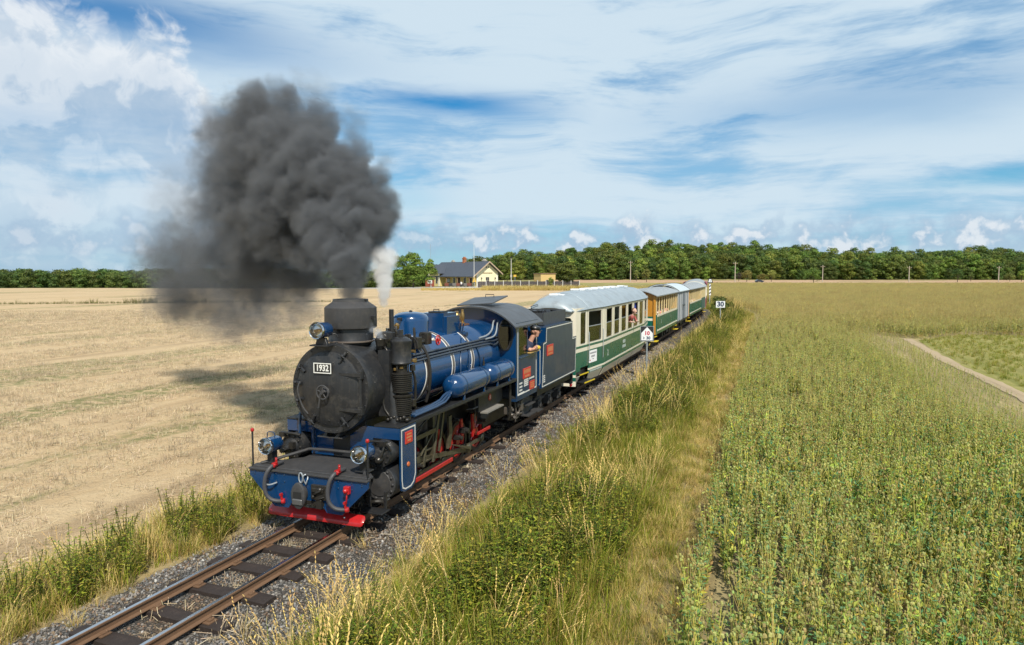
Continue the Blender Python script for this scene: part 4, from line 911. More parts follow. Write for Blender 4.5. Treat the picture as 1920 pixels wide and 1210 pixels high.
    b = MB(); b.tube([(sx * 0.92, 6.05, 1.42), (sx * 0.94, 6.08, 1.30), (sx * 0.94, 6.08, 0.62), (sx * 0.88, 6.10, 0.5)], 0.03, 8, smooth=1); b.tube([(sx * 0.80, 4.20, 1.36), (sx * 0.84, 4.30, 1.25), (sx * 0.84, 4.30, 0.8)], 0.014, 6); b.tube([(sx * 0.74, 4.10, 1.10), (sx * 0.84, 4.20, 1.10), (sx * 0.84, 4.45, 1.10)], 0.014, 6)
    part('feed_pipe', b, GREASE)
    b = MB(); r_ = random.Random(3)
    for k in range(12):
        y, z = 6.25 + r_.random() * 0.7, 0.42 + r_.random() * 0.35; b.box((sx * (0.72 + 0.2 * r_.random()), y, z), (0.1, 0.06 + 0.1 * r_.random(), 0.06 + 0.1 * r_.random())); b.lathe([(0.04, 0), (0.04, 0.12)], (sx * 0.82, y, z), (sx * 0.5, r_.random() - 0.5, r_.random() - 0.5), 8)
    b.tube([(sx * 0.85, 6.3, 0.62), (sx * 0.92, 6.6, 0.5), (sx * 0.9, 6.9, 0.62), (sx * 0.9, 7.1, 0.9)], 0.022, 8, smooth=1); b.tube([(sx * 0.9, 6.45, 0.9), (sx * 0.94, 6.5, 0.6), (sx * 0.9, 6.52, 0.36)], 0.018, 8, smooth=1)
    part('injector', b, mat('injector_metal', (0.12, 0.105, 0.09), 0.5, metal=0.4, var=0.4, vscale=14), bevel=0.008)
    b = MB(); b.prism([(7.0, 0.95), (7.78, 0.95), (7.70, 0.35), (7.25, 0.35)], 'yz', sx * 0.80, sx * 0.83); b.bb(sx * 0.80, sx * 1.0, 7.2, 7.75, 0.36, 0.385); b.bb(sx * 0.80, sx * 1.0, 7.2, 7.75, 0.62, 0.64)
    part('cab_step', b, SOOT)

def _plate(self, outer, holes, plane, a, b, m=0):
    """flat plate with real openings: outer and hole polygons in 2-D, extruded from a to b"""
    if plane == 'xz': f = lambda p, k: (p[0], k, p[1])
    elif plane == 'yz': f = lambda p, k: (k, p[0], p[1])
    else: f = lambda p, k: (p[0], p[1], k)
    bm = bmesh.new(); loops = [outer] + list(holes); ed = []
    for lp in loops:
        vs = [bm.verts.new((p[0], p[1], 0)) for p in lp]
        ed += [bm.edges.new((vs[i], vs[(i + 1) % len(vs)])) for i in range(len(vs))]
    bmesh.ops.triangle_fill(bm, edges=ed, use_beauty=True, use_dissolve=False, normal=(0, 0, 1))
    bm.verts.index_update(); V = [(v.co.x, v.co.y) for v in bm.verts]; F = [tuple(v.index for v in fc.verts) for fc in bm.faces]; bm.free()
    self.add([f(p, a) for p in V], F, m); self.add([f(p, b) for p in V], F, m)
    for lp in loops:
        n = len(lp); self.add([f(p, a) for p in lp] + [f(p, b) for p in lp], [(i, (i + 1) % n, n + (i + 1) % n, n + i) for i in range(n)], m)
    return self
MB.plate = _plate
def rrect(x0, x1, z0, z1, r=0.05, n=3):
    P = []
    for cx, cz, a0 in ((x1 - r, z1 - r, 0), (x0 + r, z1 - r, 90), (x0 + r, z0 + r, 180), (x1 - r, z0 + r, 270)):
        for k in range(n + 1):
            a = R(a0 + 90 * k / n); P.append((cx + r * math.cos(a), cz + r * math.sin(a)))
    return P
def oval(cx, cz, rx, rz, n=20): return [(cx + rx * math.cos(2 * math.pi * k / n), cz + rz * math.sin(2 * math.pi * k / n)) for k in range(n)]
def arch(w, z0, z1, n=16, p=2.2): return [(x, z0 + (z1 - z0) * (1 - abs(x / w) ** p)) for x in np.linspace(-w, w, n + 1)]
def marks(b, x, y0, y1, z, h, n, seed=1, dash=True):
    """a row of small unreadable lettering marks on a side plate"""
    r = random.Random(seed); y = y0
    while y < y1:
        w = h * r.uniform(0.45, 0.75); b.bb(x, x + 0.0012, y, min(y + w, y1), z - h / 2, z + h / 2); y += w + h * 0.25

# ------------------------------------------------------------------ locomotive cab
cabm = NAVY
for sx in (-1, 1):
    outer = [(6.24, 0.96), (7.74, 0.96), (7.74, 2.70), (6.24, 2.70)]
    hole = rrect(6.40, 7.66, 1.93, 2.60, 0.04)
    b = MB(); b.plate(outer, [hole], 'yz', sx * 1.02, sx * 1.04)
    cs = part('cab_side', b, cabm)
    b = MB(); b.frame([(6.30, 1.02), (7.66, 1.02), (7.66, 2.66), (6.30, 2.66)], 'yz', sx * 1.041, 0.026, sx * 0.003); part('lining', b, WHITE, cs)
    b = MB(); b.bb(sx * 1.041, sx * 1.055, 6.42, 7.58, 1.86, 1.885); part('sill_strip', b, BLUE, cs)
    b = MB(); b.bb(sx * 1.00, sx * 1.12, 7.00, 7.64, 1.925, 1.955); part('arm_rest', b, mat('arm_rest_wood', (0.45, 0.30, 0.10), 0.6, var=0.15), cs, bevel=0.006)
    b = MB(); b.bb(sx * 1.022, sx * 1.032, 6.41, 6.98, 1.94, 2.59); part('window_pane', b, GLASS, cs)
    b = MB(); b.bb(sx * 1.018, sx * 1.038, 6.98, 7.02, 1.94, 2.59); part('window_bar', b, cabm, cs)
    b = MB(); b.bb(sx * 1.041, sx * 1.056, 6.66, 7.20, 1.36, 1.60); rp = part('red_plate', b, PLATE_RED, cs, bevel=0.003)
    b = MB(); marks(b, sx * 1.0565, 6.70, 7.16, 1.52, 0.09, 6, 4); marks(b, sx * 1.0565, 6.76, 7.1, 1.41, 0.045, 9, 5); part('plate_line', b, PLATE_GOLD, rp)
    b = MB(); b.bb(sx * 1.041, sx * 1.052, 7.14, 7.50, 1.03, 1.24); rp = part('red_plate', b, PLATE_RED, cs, bevel=0.003)
    b = MB()
    for z in (1.19, 1.14, 1.09): marks(b, sx * 1.0525, 7.18, 7.46, z, 0.03, 9, int(z * 100))
    part('plate_line', b, PLATE_GOLD, rp)
    b = MB()
    for z in (1.32, 1.275, 1.23, 1.185): marks(b, sx * 1.0415, 6.74, 7.05, z, 0.034, 9, int(z * 1000))
    for z in (1.28, 1.20, 1.12): marks(b, sx * 1.0415, 6.42, 6.62, z, 0.04, 4, int(z * 100))
    marks(b, sx * 1.0415, 7.1, 7.5, 1.31, 0.04, 9, 8); marks(b, sx * 1.0415, 6.36, 6.75, 1.055, 0.022, 9, 9)
    part('side_lettering', b, WHITE, cs)
    b = MB(); b.tube([(sx * 1.07, 7.80, 1.05), (sx * 1.09, 7.80, 1.1), (sx * 1.09, 7.80, 1.9), (sx * 1.07, 7.80, 1.95)], 0.014, 6); part('grab_rail', b, GALV, cs)
    b = MB(); b.bb(sx * 0.90, sx * 1.035, 6.22, 7.74, 0.90, 0.958); part('cab_sole', b, NAVY, cs)
front = [(-1.04, 1.45), (1.04, 1.45)] + arch(1.04, 2.66, 3.04)[::-1]
holes = [oval(0.79, 2.43, 0.165, 0.345, 24), oval(-0.79, 2.43, 0.165, 0.345, 24)]
b = MB(); b.plate(front, holes, 'xz', 6.20, 6.235)
cf = part('cab_front', b, BLUE)
for sx in (-1, 1):
    b = MB(); b.frame(oval(sx * 0.79, 2.43, 0.185, 0.365, 28), 'xz', 6.20, 0.03, -0.02); wf = part('spectacle_frame', b, BLACK, cf)
    b = MB(); b.T = Matrix.Translation((sx * 0.79, 6.12, 2.43)) @ Matrix.Rotation(R(52) * sx, 4, 'Z'); b.prism(oval(0, 0, 0.155, 0.33, 24), 'xz', -0.004, 0.004); part('spectacle_pane', b, glass_mat('spectacle_glass', (0.35, 0.38, 0.36)), wf)
    b = MB(); b.T = Matrix.Translation((sx * 0.79, 6.12, 2.43)) @ Matrix.Rotation(R(52) * sx, 4, 'Z'); b.frame(oval(0, 0, 0.175, 0.35, 24), 'xz', -0.012, 0.022, 0.024); part('pane_rim', b, SOOT, wf)
b = MB(); pr = arch(1.10, 2.63, 3.08, 20, 2.4); low = [(x, z - 0.035) for x, z in pr][::-1]
b.prism(pr + low, 'xz', 6.00, 8.02)
rf = part('cab_roof', b, ROOFG)
b = MB(); b.T = Matrix.Translation((-0.05, 6.35, 3.085)) @ Matrix.Rotation(R(8), 4, 'X') @ Matrix.Rotation(R(-4), 4, 'Y'); b.bb(-0.45, 0.45, 0.0, 1.05, 0.0, 0.03)
hp = part('roof_hatch', b, ROOFG, rf, bevel=0.006)
b = MB(); b.tube([(-0.16, 7.30, 3.25), (-0.16, 7.30, 3.31), (0.06, 7.30, 3.31), (0.06, 7.30, 3.25)], 0.010, 6); part('hatch_handle', b, BLACK, hp)
b = MB(); b.bb(-1.02, 1.02, 6.24, 8.0, 0.94, 0.99); part('cab_floor', b, DARKIN)
b = MB(); b.bb(-0.55, 0.55, 6.24, 6.45, 1.0, 2.5); b.bb(0.15, 0.3, 6.45, 6.6, 1.8, 2.1); b.lathe([(0.12, 0), (0.12, 0.03)], (0.3, 6.5, 2.3), (0, 1, 0), 14); part('backhead', b, BLACK)
b = MB(); pp = arch(0.98, 2.60, 3.0, 14); b.prism([(-0.98, 0.99), (-0.60, 0.99), (-0.60, 2.0)] + [(-0.98, 2.0)], 'xz', 7.70, 7.73); b.prism([(0.60, 0.99), (0.98, 0.99), (0.98, 1.9), (0.60, 1.9)], 'xz', 7.70, 7.73); part('cab_rear_panel', b, NAVY)
b = MB(); b.tube([(0.98, 7.95, 2.63), (0.98, 7.97, 2.55), (0.90, 7.97, 2.5), (0.90, 7.9, 2.6)], 0.018, 8, smooth=1); part('roof_hook', b, BLACK, rf)

# ------------------------------------------------------------------ tender
ten = thing('tender', 'dark blue tender with white lining coupled behind the locomotive cab', 'tender', tp(8.02), -TH0)
def tpart(name, b, m, parent=None, **k): return b.build(name, m, parent or ten, **k)
prof = [(0.0, 0.92), (3.28, 0.92), (3.36, 1.98), (2.98, 1.98), (2.92, 2.46), (0.36, 2.46), (0.33, 2.10), (0.10, 2.08)]
for sx in (-1, 1):
    b = MB(); b.prism(prof, 'yz', sx * 1.03, sx * 1.05); sd_ = tpart('tank_side', b, NAVY)
    b = MB(); b.frame([(y + (0.035 if y < 1.5 else -0.035), z + (0.03 if z < 1 else -0.03)) for y, z in prof], 'yz', sx * 1.051, 0.024, sx * 0.003); tpart('lining', b, LINEW, sd_)
    b = MB(); b.bb(sx * 1.051, sx * 1.066, 0.42, 0.96, 1.70, 1.98); rp = tpart('red_plate', b, PLATE_RED, sd_, bevel=0.003)
    b = MB(); marks(b, sx * 1.0665, 0.47, 0.92, 1.87, 0.12, 6, 14); marks(b, sx * 1.0665, 0.5, 0.9, 1.75, 0.045, 9, 15); tpart('plate_line', b, PLATE_GOLD, rp)
    b = MB()
    for z in (1.22, 1.17, 1.12, 1.07): marks(b, sx * 1.0515, 0.12, 0.28, z, 0.03, 4, int(z * 100))
    tpart('side_lettering', b, WHITE, sd_)
b = MB(); b.prism([(-1.03, 0.92), (1.03, 0.92), (1.03, 2.08), (0.5, 2.08), (0.5, 1.2), (-0.5, 1.2), (-0.5, 2.08), (-1.03, 2.08)], 'xz', 0.02, 0.05); b.bb(-1.03, 1.03, 0.34, 0.38, 2.0, 2.44); b.bb(-1.03, 1.03, 3.30, 3.33, 0.92, 1.96); b.bb(-1.03, 1.03, 2.90, 2.93, 1.9, 2.44)
tpart('tank_end', b, BLUE)
b = MB(); b.bb(-1.03, 1.03, 0.36, 2.92, 2.40, 2.44); b.bb(-1.03, 1.03, 2.92, 3.34, 1.93, 1.965); b.bb(-1.03, 1.03, 0.05, 0.36, 2.03, 2.065); tpart('tank_top', b, NAVY)
b = MB(); b.bb(-0.78, 0.78, 1.05, 3.10, 2.442, 2.455)
for x in (-0.78, 0.76): b.bb(x, x + 0.02, 0.95, 3.12, 2.455, 2.78)
for y in (0.95, 3.10): b.bb(-0.78, 0.78, y, y + 0.02, 2.455, 2.78)
bk = tpart('coal_bunker', b, mat('bunker_grey', (0.050, 0.056, 0.062), 0.5, var=0.2))
b = MB(); r_ = random.Random(7)
for k in range(90):
    x, y = r_.uniform(-0.7, 0.7), r_.uniform(1.05, 3.02); s_ = r_.uniform(0.06, 0.13); b.box((x, y, 2.68 + r_.uniform(-0.03, 0.06)), (s_, s_ * 1.2, s_), rot=(r_.random() * 3, r_.random() * 3, r_.random() * 3))
b.bb(-0.74, 0.74, 1.0, 3.08, 2.46, 2.66); tpart('coal', b, mat('coal', (0.012, 0.012, 0.013), 0.35, bump=0.004, bscale=30), bk, smooth=0)
b = MB(); b.tube([(-0.55, 0.9, 2.46), (-0.55, 0.9, 2.62), (-0.3, 0.9, 2.62), (-0.3, 0.9, 2.46)], 0.012, 6); tpart('bunker_rail', b, BLACK, bk)
b = MB(); b.bb(-0.9, 0.9, 0.1, 3.3, 0.70, 0.92); b.bb(-0.95, 0.95, 3.28, 3.36, 0.55, 0.92); tpart('tender_frame', b, BLACK, bevel=0.008)
for y in (0.75, 1.65, 2.55):
    for sx in (-1, 1):
        b = MB(); b.lathe([(0.30, -0.06), (0.36, -0.055), (0.365, 0.04), (0.39, 0.05), (0.39, 0.07), (0.30, 0.07)], (sx * 0.42, y, 0.36), (-sx, 0, 0), 28, cap0=False, cap1=False); b.lathe([(0.30, -0.03), (0.12, -0.02), (0.09, -0.07)], (sx * 0.42, y, 0.36), (-sx, 0, 0), 28); tpart('wheel', b, GREASE)
        b = MB(); b.bb(sx * 0.58, sx * 0.76, y - 0.13, y + 0.13, 0.25, 0.50); b.lathe([(0.08, 0), (0.08, 0.03)], (sx * 0.76, y, 0.37), (sx, 0, 0), 12)
        for k in range(4): b.bb(sx * 0.64, sx * 0.72, y - 0.40 + 0.07 * k, y + 0.40 - 0.07 * k, 0.51 + 0.03 * k, 0.535 + 0.03 * k)
        tpart('axle_box', b, SOOT, bevel=0.006)
for sx in (-1, 1):
    b = MB(); b.bb(sx * 0.60, sx * 0.64, 0.2, 3.2, 0.42, 0.72); tpart('side_frame', b, mat('frame_grey', (0.085, 0.08, 0.075), 0.65, var=0.25), bevel=0.006)
    b = MB(); b.bb(sx * 0.64, sx * 0.94, 0.05, 0.45, 0.30, 0.33); b.bb(sx * 0.64, sx * 0.67, 0.1, 0.4, 0.33, 0.9); tpart('tender_step', b, SOOT)
    b = MB(); b.tube([(sx * 0.72, 3.36, 0.80), (sx * 0.80, 3.50, 0.70), (sx * 0.82, 3.60, 0.50), (sx * 0.76, 3.75, 0.46), (sx * 0.6, 3.9, 0.60)], 0.028, 8, smooth=2); hz_ = tpart('brake_hose', b, RUBBER)
    b = MB(); b.lathe([(0.04, 0), (0.04, 0.07)], (sx * 0.81, 3.62, 0.44), (0, 1, 0.1), 10); tpart('hose_tap', b, RED, hz_)
b = MB(); b.bb(-0.14, 0.14, 3.36, 3.75, 0.45, 0.68); tpart('rear_coupler', b, SOOT, bevel=0.02)

# ------------------------------------------------------------------ first coach: cream and green saloon
def bogie(b, y, wy=0.65):
    for dy in (-wy, wy):
        for sx in (-1, 1):
            b.lathe([(0.28, -0.05), (0.33, -0.05), (0.335, 0.04), (0.36, 0.05), (0.36, 0.07), (0.05, 0.07)], (sx * 0.42, y + dy, 0.335), (-sx, 0, 0), 20); b.bb(sx * 0.60, sx * 0.72, y + dy - 0.12, y + dy + 0.12, 0.24, 0.46)
        b.cyl((-0.42, y + dy, 0.335), (0.42, y + dy, 0.335), 0.06, n=8)
    for sx in (-1, 1): b.bb(sx * 0.58, sx * 0.66, y - wy - 0.3, y + wy + 0.3, 0.40, 0.52); b.bb(sx * 0.58, sx * 0.70, y - 0.25, y + 0.25, 0.28, 0.52)
def coach_end(b, w): pass
c1 = thing('saloon_coach', 'cream and green railway coach with large windows behind the tender', 'railway coach', tp(12.25), -TH0)
def cpart(name, b, m, parent=None, **k): return b.build(name, m, parent or c1, **k)
CL = 13.9; WB = 1.085; WE = 0.80; V0 = 2.75
def frames(sx):
    """three pieces of each side: front taper, straight middle, rear taper: (matrix, length, kind)"""
    a = math.atan2(WB - WE, V0); L = math.hypot(WB - WE, V0)
    M1 = Matrix.Translation((sx * WE, 0, 0)) @ Matrix.Rotation(-sx * a, 4, 'Z')
    M2 = Matrix.Translation((sx * WB, V0, 0))
    M3 = Matrix.Translation((sx * WB, CL - V0, 0)) @ Matrix.Rotation(sx * a, 4, 'Z')
    return ((M1, L, 'f'), (M2, CL - 2 * V0, 'm'), (M3, L, 'r'))
WK = [(0.42 + 1.345 * k, 1.36 + 1.345 * k) for k in range(6)]
for sx in (-1, 1):
    for M, L, kd in frames(sx):
        if kd == 'm': wins = [(w0 - 0.06, w1 - 0.06) for w0, w1 in WK]
        elif kd == 'f': wins = [(0.42, 0.90), (1.18, 2.46)]
        else: wins = [(L - 2.46, L - 1.18), (L - 0.90, L - 0.42)]
        b = MB(); b.T = M; b.plate([(0, 1.54), (L, 1.54), (L, 2.74), (0, 2.74)], [rrect(a, c, 1.585, 2.60, 0.05) for a, c in wins], 'yz', -sx * 0.04, 0.0)
        up = cpart('upper_panel', b, CREAM)
        for (z0, z1, mm, nm, off) in ((1.47, 1.54, GREEN, 'green_stripe', 0.006), (1.345, 1.47, CREAM, 'cream_stripe', 0.0), (0.735, 1.345, GREEN, 'lower_panel', 0.0), (0.675, 0.735, CREAM, 'cream_line', 0.008), (0.585, 0.675, GREEN, 'sole_stripe', 0.0)):
            b = MB(); b.T = M
            y0 = 0.0; y1 = L
            if z1 < 0.7 and kd == 'f': y0 = 1.22
            if z1 < 0.7 and kd == 'r': y1 = L - 1.22
            if nm == 'cream_line' and kd == 'f': y0 = 1.22
            if nm == 'lower_panel' and kd in 'fr':
                st = (0.42, 1.22) if kd == 'f' else (L - 1.22, L - 0.42)
                b.plate([(0, z0), (st[0], z0), (st[0], 0.84), (st[1], 0.84), (st[1], z0), (L, z0), (L, z1), (0, z1)], [], 'yz', -sx * 0.04, sx * off)
            else: b.bb(-sx * 0.04, sx * off, y0, y1, z0, z1)
            cpart(nm, b, mm)
        # skirt, slanting inwards
        b = MB(); b.T = M
        segs = [(0.0, L)] if kd == 'm' else ([(0.0, 0.40), (1.22, L - 0.18)] if kd == 'f' else [(0.18, L - 1.22), (L - 0.40, L)])
        for y0, y1 in segs:
            ya, yb = (y0 + (0.22 if (kd == 'f' and y0 > 1) else 0.0), y1)
            b.rings([[(0.0, y0, 0.582), (-sx * 0.03, y0, 0.582), (-sx * 0.18, ya, 0.30), (-sx * 0.15, ya, 0.30)], [(0.0, y1, 0.582), (-sx * 0.03, y1, 0.582), (-sx * 0.18, yb, 0.30), (-sx * 0.15, yb, 0.30)]])
        sk = cpart('skirt', b, CREAM)
        if kd == 'm':
            b = MB(); b.T = M
            for y in (2.9, 5.6): b.rings([[(sx * 0.003, y, 0.56), (-sx * 0.01, y, 0.56), (-sx * 0.14, y, 0.32), (-sx * 0.125, y, 0.32)], [(sx * 0.003, y + 0.03, 0.56), (-sx * 0.01, y + 0.03, 0.56), (-sx * 0.14, y + 0.03, 0.32), (-sx * 0.125, y + 0.03, 0.32)]])
            cpart('skirt_joint', b, mat('joint_dark', (0.2, 0.18, 0.14), 0.7), sk)
        # glazing: lower panes shut, upper half of most windows lowered open
        for i, (a, c) in enumerate(wins):
            full = kd != 'm' or i == 5
            ztop = 2.60 if (kd != 'm' and i == (0 if kd == 'f' else 1)) or (kd == 'm' and i == 5) else 2.11
            b = MB(); b.T = M; b.bb(-sx * 0.024, -sx * 0.016, a, c, 1.585, ztop); g_ = cpart('window_pane', b, GLASS, up)
            b = MB(); b.T = M; b.bb(-sx * 0.028, -sx * 0.010, a, c, ztop - 0.015, ztop + 0.012); cpart('window_rail', b, GALV, up)
            b = MB(); b.T = M; b.frame(rrect(a - 0.0, c + 0.0, 1.585, 2.60, 0.05), 'yz', -sx * 0.036, 0.022, sx * 0.026); cpart('window_frame', b, mat('frame_dark', (0.10, 0.095, 0.085), 0.5), up)
        if kd == 'f':
            b = MB(); b.T = M
            for y in (1.10, 2.54): b.tube([(sx * 0.03, y, 0.95), (sx * 0.05, y, 1.0), (sx * 0.05, y, 1.9), (sx * 0.03, y, 1.95)], 0.012, 6)
            cpart('grab_rail', b, GALV)
            b = MB(); b.T = M
            for y in (1.06, 2.58): b.bb(0.0, sx * 0.004, y - 0.008, y + 0.008, 0.86, 2.66)
            cpart('door_joint', b, mat('joint_dark', (0.2, 0.18, 0.14), 0.7))
            b = MB(); b.T = M; b.bb(sx * 0.004, sx * 0.008, 1.22, 1.98, 0.90, 1.30); pst = cpart('paper_notice', b, mat('paper', (0.80, 0.80, 0.80), 0.7, var=0.03))
            b = MB(); b.T = M; marks(b, sx * 0.0085, 1.30, 1.92, 1.21, 0.05, 9, 31); marks(b, sx * 0.0085, 1.42, 1.78, 1.10, 0.06, 9, 32); marks(b, sx * 0.0085, 1.54, 1.68, 1.01, 0.03, 9, 33); cpart('notice_text', b, mat('print_grey', (0.18, 0.18, 0.2), 0.7), pst)
            b = MB(); b.T = M; b.box((sx * 0.009, 1.32, 0.98), (0.002, 0.07, 0.05)); cpart('notice_mark', b, PLATE_RED, pst)
            b = MB(); b.T = M; marks(b, sx * 0.002, 1.30, L - 0.25, 0.630, 0.06, 9, 35); cpart('sole_lettering', b, mat('pale_print', (0.45, 0.5, 0.46), 0.6))
        if kd in 'fr':
            b = MB(); b.T = M; st = (0.42, 1.22) if kd == 'f' else (L - 1.22, L - 0.42)
            b.bb(-sx * 0.42, -sx * 0.04, st[0], st[1], 0.30, 0.32); b.bb(-sx * 0.42, sx * 0.14, st[0], st[1] + 0.15, 0.36, 0.38); b.bb(-sx * 0.42, -sx * 0.02, st[0], st[1], 0.60, 0.62); stp = cpart('entrance_step', b, BLACK)
            b = MB(); b.T = M; b.bb(sx * 0.141, sx * 0.16, st[0], st[1] + 0.15, 0.35, 0.385); b.bb(-sx * 0.019, -sx * 0.0, st[0], st[1], 0.59, 0.625); cpart('step_edge', b, YELLOW, stp)
    # numerals
    M2 = Matrix.Translation((sx * WB, V0, 0))
    rot = (R(90), 0, R(90) if sx > 0 else R(-90))
    b = MB(); b.T = M2; marks(b, sx * 0.001, 3.35, 3.85, 1.17, 0.13, 3, 41); marks(b, sx * 0.001, 3.25, 3.95, 0.98, 0.11, 3, 42); cpart('side_lettering', b, mat('pale_print', (0.45, 0.5, 0.46), 0.6))
    link('class_numeral', text_mesh('2', 0.30, mat('pale_print', (0.45, 0.5, 0.46), 0.6), 0.004), c1, loc=(sx * (WB + 0.003), V0 + 0.62, 1.02), rot=rot)
# ends
for y, sg in ((0.0, 1), (CL, -1)):
    b = MB(); b.plate([(-WE, 1.54), (WE, 1.54), (WE, 2.72), (0.4, 2.84), (-0.4, 2.84), (-WE, 2.72)], [rrect(-0.66, -0.28, 1.70, 2.45, 0.08), rrect(0.28, 0.66, 1.70, 2.45, 0.08), rrect(-0.20, 0.20, 1.70, 2.45, 0.08)], 'xz', y, y + 0.04 * sg); ew = cpart('end_panel', b, CREAM)
    for (z0, z1, mm, nm) in ((1.47, 1.54, GREEN, 'green_stripe'), (1.345, 1.47, CREAM, 'cream_stripe'), (0.66, 1.345, GREEN, 'lower_panel'), (0.58, 0.66, CREAM, 'cream_line'), (0.46, 0.58, GREEN, 'sole_stripe'), (0.30, 0.46, CREAM, 'skirt')):
        b = MB(); b.bb(-WE, WE, y, y + 0.04 * sg, z0, z1); cpart(nm, b, mm)
    b = MB(); b.bb(-0.68, 0.68, y + 0.015 * sg, y + 0.022 * sg, 1.68, 2.47); cpart('end_glass', b, GLASS, ew)
    b = MB(); b.bb(-0.12, 0.12, y - 0.28 * sg, y, 0.45, 0.66); cpart('coupler', b, SOOT, bevel=0.02)
b = MB(); rs = []
for y, w, z0, z1 in ((-0.16, 0.52, 2.70, 2.80), (-0.10, 0.70, 2.67, 2.93), (0.10, 0.82, 2.65, 3.04), (0.5, 0.89, 2.67, 3.12), (1.2, 0.98, 2.69, 3.19), (V0, 1.135, 2.70, 3.23), (CL / 2, 1.135, 2.70, 3.235), (CL - V0, 1.135, 2.70, 3.23), (CL - 1.2, 0.98, 2.69, 3.19), (CL - 0.5, 0.89, 2.67, 3.12), (CL - 0.1, 0.82, 2.65, 3.04), (CL + 0.10, 0.70, 2.67, 2.93), (CL + 0.16, 0.52, 2.70, 2.80)):
    a = arch(w, z0, z1, 18, 2.6); rs.append([(p[0], y, p[1]) for p in a] + [(p[0] * 0.97, y, p[1] - 0.04) for p in a[::-1]])
b.rings(rs); r1 = cpart('coach_roof', b, COACHROOF, smooth=40)
b = MB()
for y in np.arange(1.0, CL - 0.5, 1.15):
    a = arch(1.136 if V0 < y < CL - V0 else 1.0, 2.705, 3.24 if V0 < y < CL - V0 else 3.205, 14, 2.6); b.tube([(p[0] * 0.985, y, p[1] - 0.004) for p in a], 0.006, 5)
cpart('roof_seam', b, COACHROOF, r1)
for y in (0.62, 3.2, 4.45, 5.2, 6.3, 7.4, 8.5, 9.4, 11.4):
    b = MB(); b.bb(-0.28, 0.02, y, y + 0.42, 3.215 if y > 1 else 3.10, 3.29 if y > 1 else 3.18); b.bb(0.05, 0.20, y + 0.05, y + 0.35, 3.21 if y > 1 else 3.10, 3.27 if y > 1 else 3.16); cpart('roof_ventilator', b, mat('vent_white', (0.62, 0.65, 0.67), 0.45, var=0.1), r1, bevel=0.02)
b = MB(); b.tube([(-0.62, -0.1, 2.72), (-0.62, -0.16, 2.80), (-0.40, -0.16, 2.86), (-0.40, -0.1, 2.78)], 0.012, 6); cpart('roof_ladder_hook', b, BLACK, r1)
b = MB(); b.bb(-1.02, 1.02, V0, CL - V0, 0.72, 0.78); b.bb(-0.76, 0.76, 0.1, CL - 0.1, 0.60, 0.72); cpart('floor', b, mat('floor_brown', (0.10, 0.08, 0.06), 0.8))
b = MB(); b.prism(arch(0.95, 2.60, 3.0, 10) + [(0.95, 2.55), (-0.95, 2.55)], 'xz', V0, CL - V0); cpart('ceiling', b, mat('ceiling_cream', (0.45, 0.42, 0.34), 0.7))
SEATG = mat('seat_green', (0.10, 0.12, 0.05), 0.7, var=0.15)
for k in range(7):
    y = V0 + 0.30 + 1.28 * k
    for sx in (-1, 1):
        b = MB(); b.bb(sx * 0.12 if sx > 0 else -1.0, 1.0 if sx > 0 else -0.12, y - 0.05, y + 0.05, 0.98, 1.82); b.bb(sx * 0.12 if sx > 0 else -1.0, 1.0 if sx > 0 else -0.12, y - 0.45, y + 0.45, 1.10, 1.20); cpart('seat', b, SEATG, bevel=0.02)
b = MB(); b.bb(-1.0, -0.3, V0 - 0.02, V0 + 0.02, 0.78, 2.6); b.bb(0.3, 1.0, V0 - 0.02, V0 + 0.02, 0.78, 2.6); b.bb(-1.0, -0.3, CL - V0 - 0.02, CL - V0 + 0.02, 0.78, 2.6); b.bb(0.3, 1.0, CL - V0 - 0.02, CL - V0 + 0.02, 0.78, 2.6); cpart('partition', b, mat('partition_olive', (0.14, 0.14, 0.08), 0.6))
b = MB(); b.bb(1.00, 1.012, V0 + 5.74, V0 + 6.60, 2.12, 2.56); cpart('curtain', b, mat('curtain_blue', (0.01, 0.03, 0.30), 0.8, var=0.1))
b = MB(); bogie(b, 2.2); cpart('bogie', b, SOOT, bevel=0.0); b = MB(); bogie(b, CL - 2.2); cpart('bogie', b, SOOT)
b = MB(); b.bb(-0.5, 0.5, 4.5, 8.8, 0.30, 0.60); b.tube([(0.5, 3.8, 0.5), (0.85, 4.2, 0.4), (0.9, 4.6, 0.3)], 0.02, 6, smooth=1); cpart('underframe_boxes', b, BLACK, bevel=0.02)

